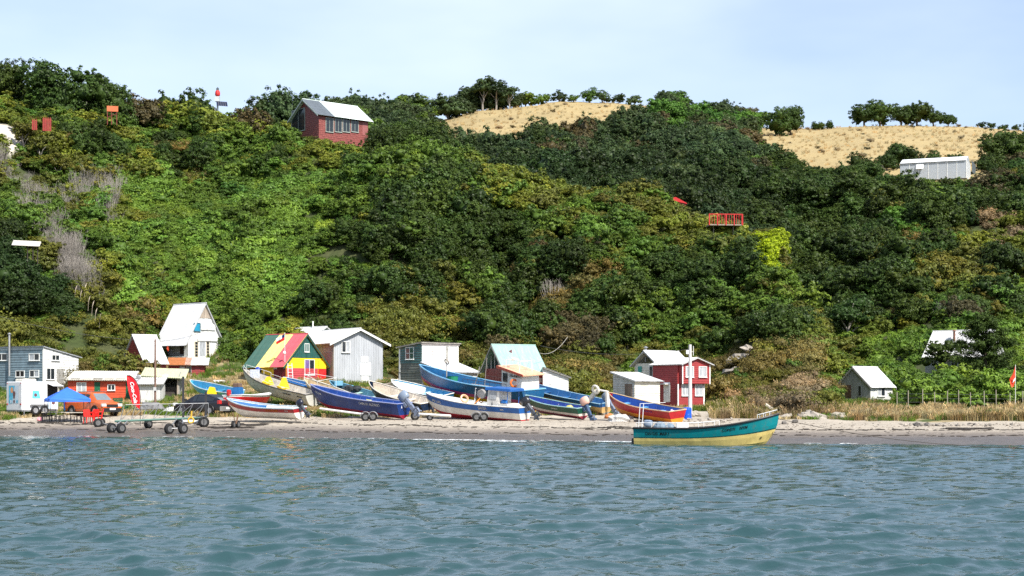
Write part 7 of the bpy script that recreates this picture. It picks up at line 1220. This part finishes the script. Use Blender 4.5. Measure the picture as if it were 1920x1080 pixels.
tag(MB().lathe([(.27, -.1), (.29, .12), (.28, .3), (.30, .33), (.28, .36), (.29, .6), (.30, .63), (.27, .78), (.2, .80)], 16).build('blue_barrel', mat('barrel_blue', lin((20, 84, 205)), rough=.35, var=.08), None, loc=G(1288.5, 105.5)), 'bright blue barrel at the foot of the concrete pole', 'barrel')
rf = thing('red_flag', 'drooping orange-red flag on a pole behind the wire fence', 'flag', G(1904, 110)); zt = CAMH + (HZ - 684) / F * 110 - G(1904, 110).z; MB().tube([(0, 0, -.3), (0, 0, zt)], .02, 5).build('pole', WR, rf)
b = MB(); b.add([(0, 0, zt), (-.16, .04, zt - .6), (-.38, .1, zt - 1.0), (-.30, -.05, zt - 1.55), (-.12, .05, zt - 1.5), (.02, 0, zt - .9), (-.2, .0, zt - 1.05)], [(0, 1, 6), (0, 6, 5), (1, 2, 6), (2, 3, 4, 6), (6, 4, 5)]); b.build('cloth', mat('flag_orange', lin((226, 70, 40)), rough=.7, var=.3), rf); MB().hexa([(-.22, -.06, zt - 1.25), (-.04, -.06, zt - 1.05), (-.04, -.055, zt - 1.05), (-.22, -.055, zt - 1.25), (-.16, -.06, zt - 1.05), (-.02, -.06, zt - .85), (-.02, -.055, zt - .85), (-.16, -.055, zt - 1.05)]).build('white_patch', WLET, rf)
fn = thing('wire_fence', 'wire fence with pale wooden posts behind the dry grass', 'fence', (0, 0, 0)); FP = mat('fence_post', (.36, .32, .25), rough=.9, var=.25); us = [1682, 1703, 1730, 1753, 1776, 1798, 1820, 1846, 1868, 1894, 1917, 1942, 1966]; pts_ = []
for i, u in enumerate(us):
    D = 116 - i * .35; g = G(u, D); h_ = 1.4 + .1 * (i % 3); MB().tube([(g.x, g.y, g.z - .3), (g.x + random.uniform(-.04, .04), g.y, g.z + h_)], .03, 6).build('post', FP, fn); pts_.append(g)
for k in (.35, .65, .95, 1.25): MB().tube([(p.x, p.y, p.z + k) for p in pts_], .006, 3).build('wire', STEEL, fn)
# ladder, stacked timber, rocks, wrack, pebbles
ld = thing('white_ladder', 'white ladder leaning on the front of the stripe-roofed house', 'ladder', P(545, 716, 125.4), R(20), rot=(R(-12), 0, R(20)))
for x in (-.2, .2): MB().tube([(x, 0, -.1), (x * .8, 0, 1.5)], .03, 4).build('rail', WHITE, ld)
for i in range(5): MB().tube([(-.2, 0, .2 + i * .28), (.2, 0, .2 + i * .28)], .022, 4).build('rung', WHITE, ld)
ROCK = mat('rock', (.36, .32, .27), rough=.9, var=.4, scale=5, bump=.6, dirt_amt=.4, dirt=(.16, .13, .10)); DROCK = mat('dark_rock', (.12, .11, .10), rough=.85, var=.4, scale=5, bump=.6)
random.seed(31); rocks = []
for k in range(5):
    b = MB(); b.blob((0, 0, 0), (1, .8, .62), 8, 5, .28); rocks.append((b.mesh('rock', ROCK), b.mesh('rock_dark', DROCK)))
def rock(u, D, s, lab, gp, dark=0, sink=.25): o = link('rock', rocks[random.randrange(5)][dark], None, G(u, D, s * .62 - s * sink), (random.uniform(-.4, .4), random.uniform(-.4, .4), random.uniform(0, 6))); o.scale = (s * random.uniform(.8, 1.4), s, s * random.uniform(.7, 1.1)); tag(o, lab, 'rock', gp)
for i in range(64): u = random.gauss(1395, 38); rock(u, random.uniform(108.5, 112.5), random.uniform(.14, .42), 'pale angular rock in the heap behind the teal bow', 'rock heap behind the teal bow')
for i in range(26): rock(random.uniform(1440, 1490), random.uniform(105, 109), random.uniform(.15, .38), 'pale rock scattered right of the teal bow', 'rocks right of the teal bow')
for i in range(22): rock(random.uniform(1500, 1600), random.uniform(105, 109), random.uniform(.3, .65), 'grey-brown rock outcrop at the foot of the spur', 'rock outcrop under the spur', 0, .5)
for i in range(40): rock(random.uniform(1180, 1420), random.uniform(99, 105), random.uniform(.06, .18), 'small pale stone strewn on the sand below the red house', 'stones below the red house')
for i in range(70): rock(random.uniform(1690, 1920), random.uniform(93, 96.5), random.uniform(.06, .16), 'small grey stone in the pebble strip at right', 'stones in the right pebble strip', random.random() < .2)
for u, D, s in ((1720, 93.5, .22), (1738, 94.2, .24), (1490, 100, .26), (1470, 97, .2)): rock(u, D, s, 'dark boulder lying alone on the right-hand sand', 'dark boulders on the sand', 1)
for u, y, s in ((1372, 700, .9), (1392, 672, 1.0), (1352, 690, .6), (1408, 655, .7), (1025, 515, 1.2), (1040, 490, .9)): o = link('bare_rock', rocks[1][0], None, P(u, y, Dof(u, y + 12) - 1.2), (.3, .2, u)); o.scale = (s * 1.4, s, s * .7); tag(o, 'pale rock slab bare on the scrubby slope', 'rock', 'bare rock slabs on the slope')
tm = thing('driftwood_plank', 'broad pale plank leaning on the rocks by the spur', 'plank', G(1452, 108.5, .4), R(-20), rot=(R(10), R(35), R(-10))); MB().rbox(-.75, .75, -.2, .2, -.06, .06, .02).build('board', mat('pale_plank', (.5, .44, .36), rough=.9, var=.25), tm)
WEED = mat('seaweed', (.035, .028, .022), rough=.9, var=.5, scale=8); b = MB(); random.seed(77)
def weed(u0, u1, off, n, s0, s1, sp=.25):
    for i in range(n):
        u = random.uniform(u0, u1); D = float(np.interp(u, UU, wl[:, 0])) + off + .5 * math.sin(u / 37.) + .35 * math.sin(u / 11.3) + random.gauss(0, sp); x = (u - 960) / F * D; s = random.uniform(s0, s1); b.blob((x, D, gz(x, D) + s * .12), (s * random.uniform(.8, 2.2), s * .7, s * .28), 6, 4, .35)
for args in ((-40, 1960, 5.6, 330, .04, .12, .14), (-40, 520, 11.2, 150, .05, .15, .25), (520, 1100, 11.8, 120, .04, .13, .25), (1100, 1960, 11.0, 170, .05, .15, .25), (400, 470, 8.2, 60, .08, .2, .3), (450, 500, 10.4, 70, .08, .2, .35), (1780, 1850, 13.2, 80, .1, .25, .35), (1100, 1180, 12.6, 50, .06, .16, .3), (60, 260, 10.2, 60, .05, .14, .2), (-40, 1960, 7.8, 90, .03, .08, .5)): weed(*args)
tag(b.build('seaweed_wrack', WEED), 'dark dried seaweed lying in broken lines along the beach', 'seaweed', kind='stuff')
b = MB(); 
for i in range(1500):
    u = random.uniform(-40, 1960); D = float(np.interp(u, UU, wl[:, 0])) + random.uniform(9, 24); x = (u - 960) / F * D; s = random.uniform(.02, .055)
    if cls[int(round((u - UU[0]) / (UU[1] - UU[0]))), int(np.searchsorted(DD, D))] == 0: b.blob((x, D, gz(x, D) + s * .2), (s * 1.4, s, s * .6), 5, 3, .3, random.choice((0, 0, 1)))
tag(b.build('beach_debris', [mat('debris', (.25, .21, .17), rough=.9, var=.4), mat('debris_dark', (.08, .07, .06), rough=.9)]), 'small stones and litter scattered over the dry sand', 'debris', kind='stuff')
tw = thing('timber_stack', 'stack of grey poles and planks between the grey and plank houses', 'timber', G(727, 121.5, .4), R(20))
for i in range(9): MB().tube([(-.9 + random.uniform(-.3, .2), random.uniform(-.4, .4), random.uniform(-.2, .6)), (.9 + random.uniform(-.2, .3), random.uniform(-.4, .4), random.uniform(0, 1.0))], random.uniform(.04, .08), 5).build('timber', mat('grey_timber', (.36, .31, .26), rough=.9, var=.35), tw)
tag(MB().hexa([(-.1, -.05, -.6), (.25, -.05, -.6), (.25, .05, -.6), (-.1, .05, -.6), (.1, -.05, 1.0), (.4, -.05, 1.0), (.4, .05, 1.0), (.1, .05, 1.0)]).build('yellow_board', mat('ochre_board', lin((200, 150, 50)), rough=.8), None, loc=G(744, 121)), 'ochre board leaning on the left corner of the plank house', 'board')
tp = MB(); tp.blob((0, 0, .25), (1.0, .6, .45), 10, 6, .25); tag(tp.build('grey_tarpaulin', mat('grey_tarp2', (.18, .18, .18), rough=.8, var=.4, scale=6), None, loc=G(283, 113.5)), 'grey tarpaulin heap at the foot of the wooden pole', 'tarpaulin'); tag(MB().blob((0, 0, .15), (.55, .35, .3), 9, 6, .2).build('white_sack', mat('white_sack', (.7, .69, .66), rough=.8), None, loc=G(322, 112)), 'white sack on the dry bank left of the dark car', 'sack')
tag(MB().rbox(-.5, .5, -.03, .03, 0, .3, .01).build('white_sheet', mat('scrap_sheet', (.7, .69, .67), rough=.7), None, loc=G(413, 129.5, .05), rot=(R(-50), 0, R(30))), 'scrap white sheet on the grass beside the tall white house', 'sheet'); tag(MB().blob((0, 0, .1), (1.1, .7, .22), 12, 6, .2).build('white_net', mat('white_net', (.66, .63, .58), rough=.9, var=.3, scale=12, bump=.6), None, loc=G(520, 108.2)), 'pale heap of netting on the grass above the red-banded boat', 'net'); tag(MB().blob((0, 0, .15), (.8, .6, .3), 12, 6, .25).build('net_pile', mat('pale_net', (.58, .56, .53), rough=.9, var=.4, scale=14, bump=.6), None, loc=G(1165, 100.5)), 'pale heap of netting below the red and yellow boat', 'net'); tag(MB().blob((0, 0, .1), (.35, .3, .25), 9, 6, .25).build('orange_net', mat('orange_net', lin((206, 130, 80)), rough=.9, var=.4, scale=12), None, loc=G(1143, 105)), 'small orange net heap right of the tan boat engine', 'net')
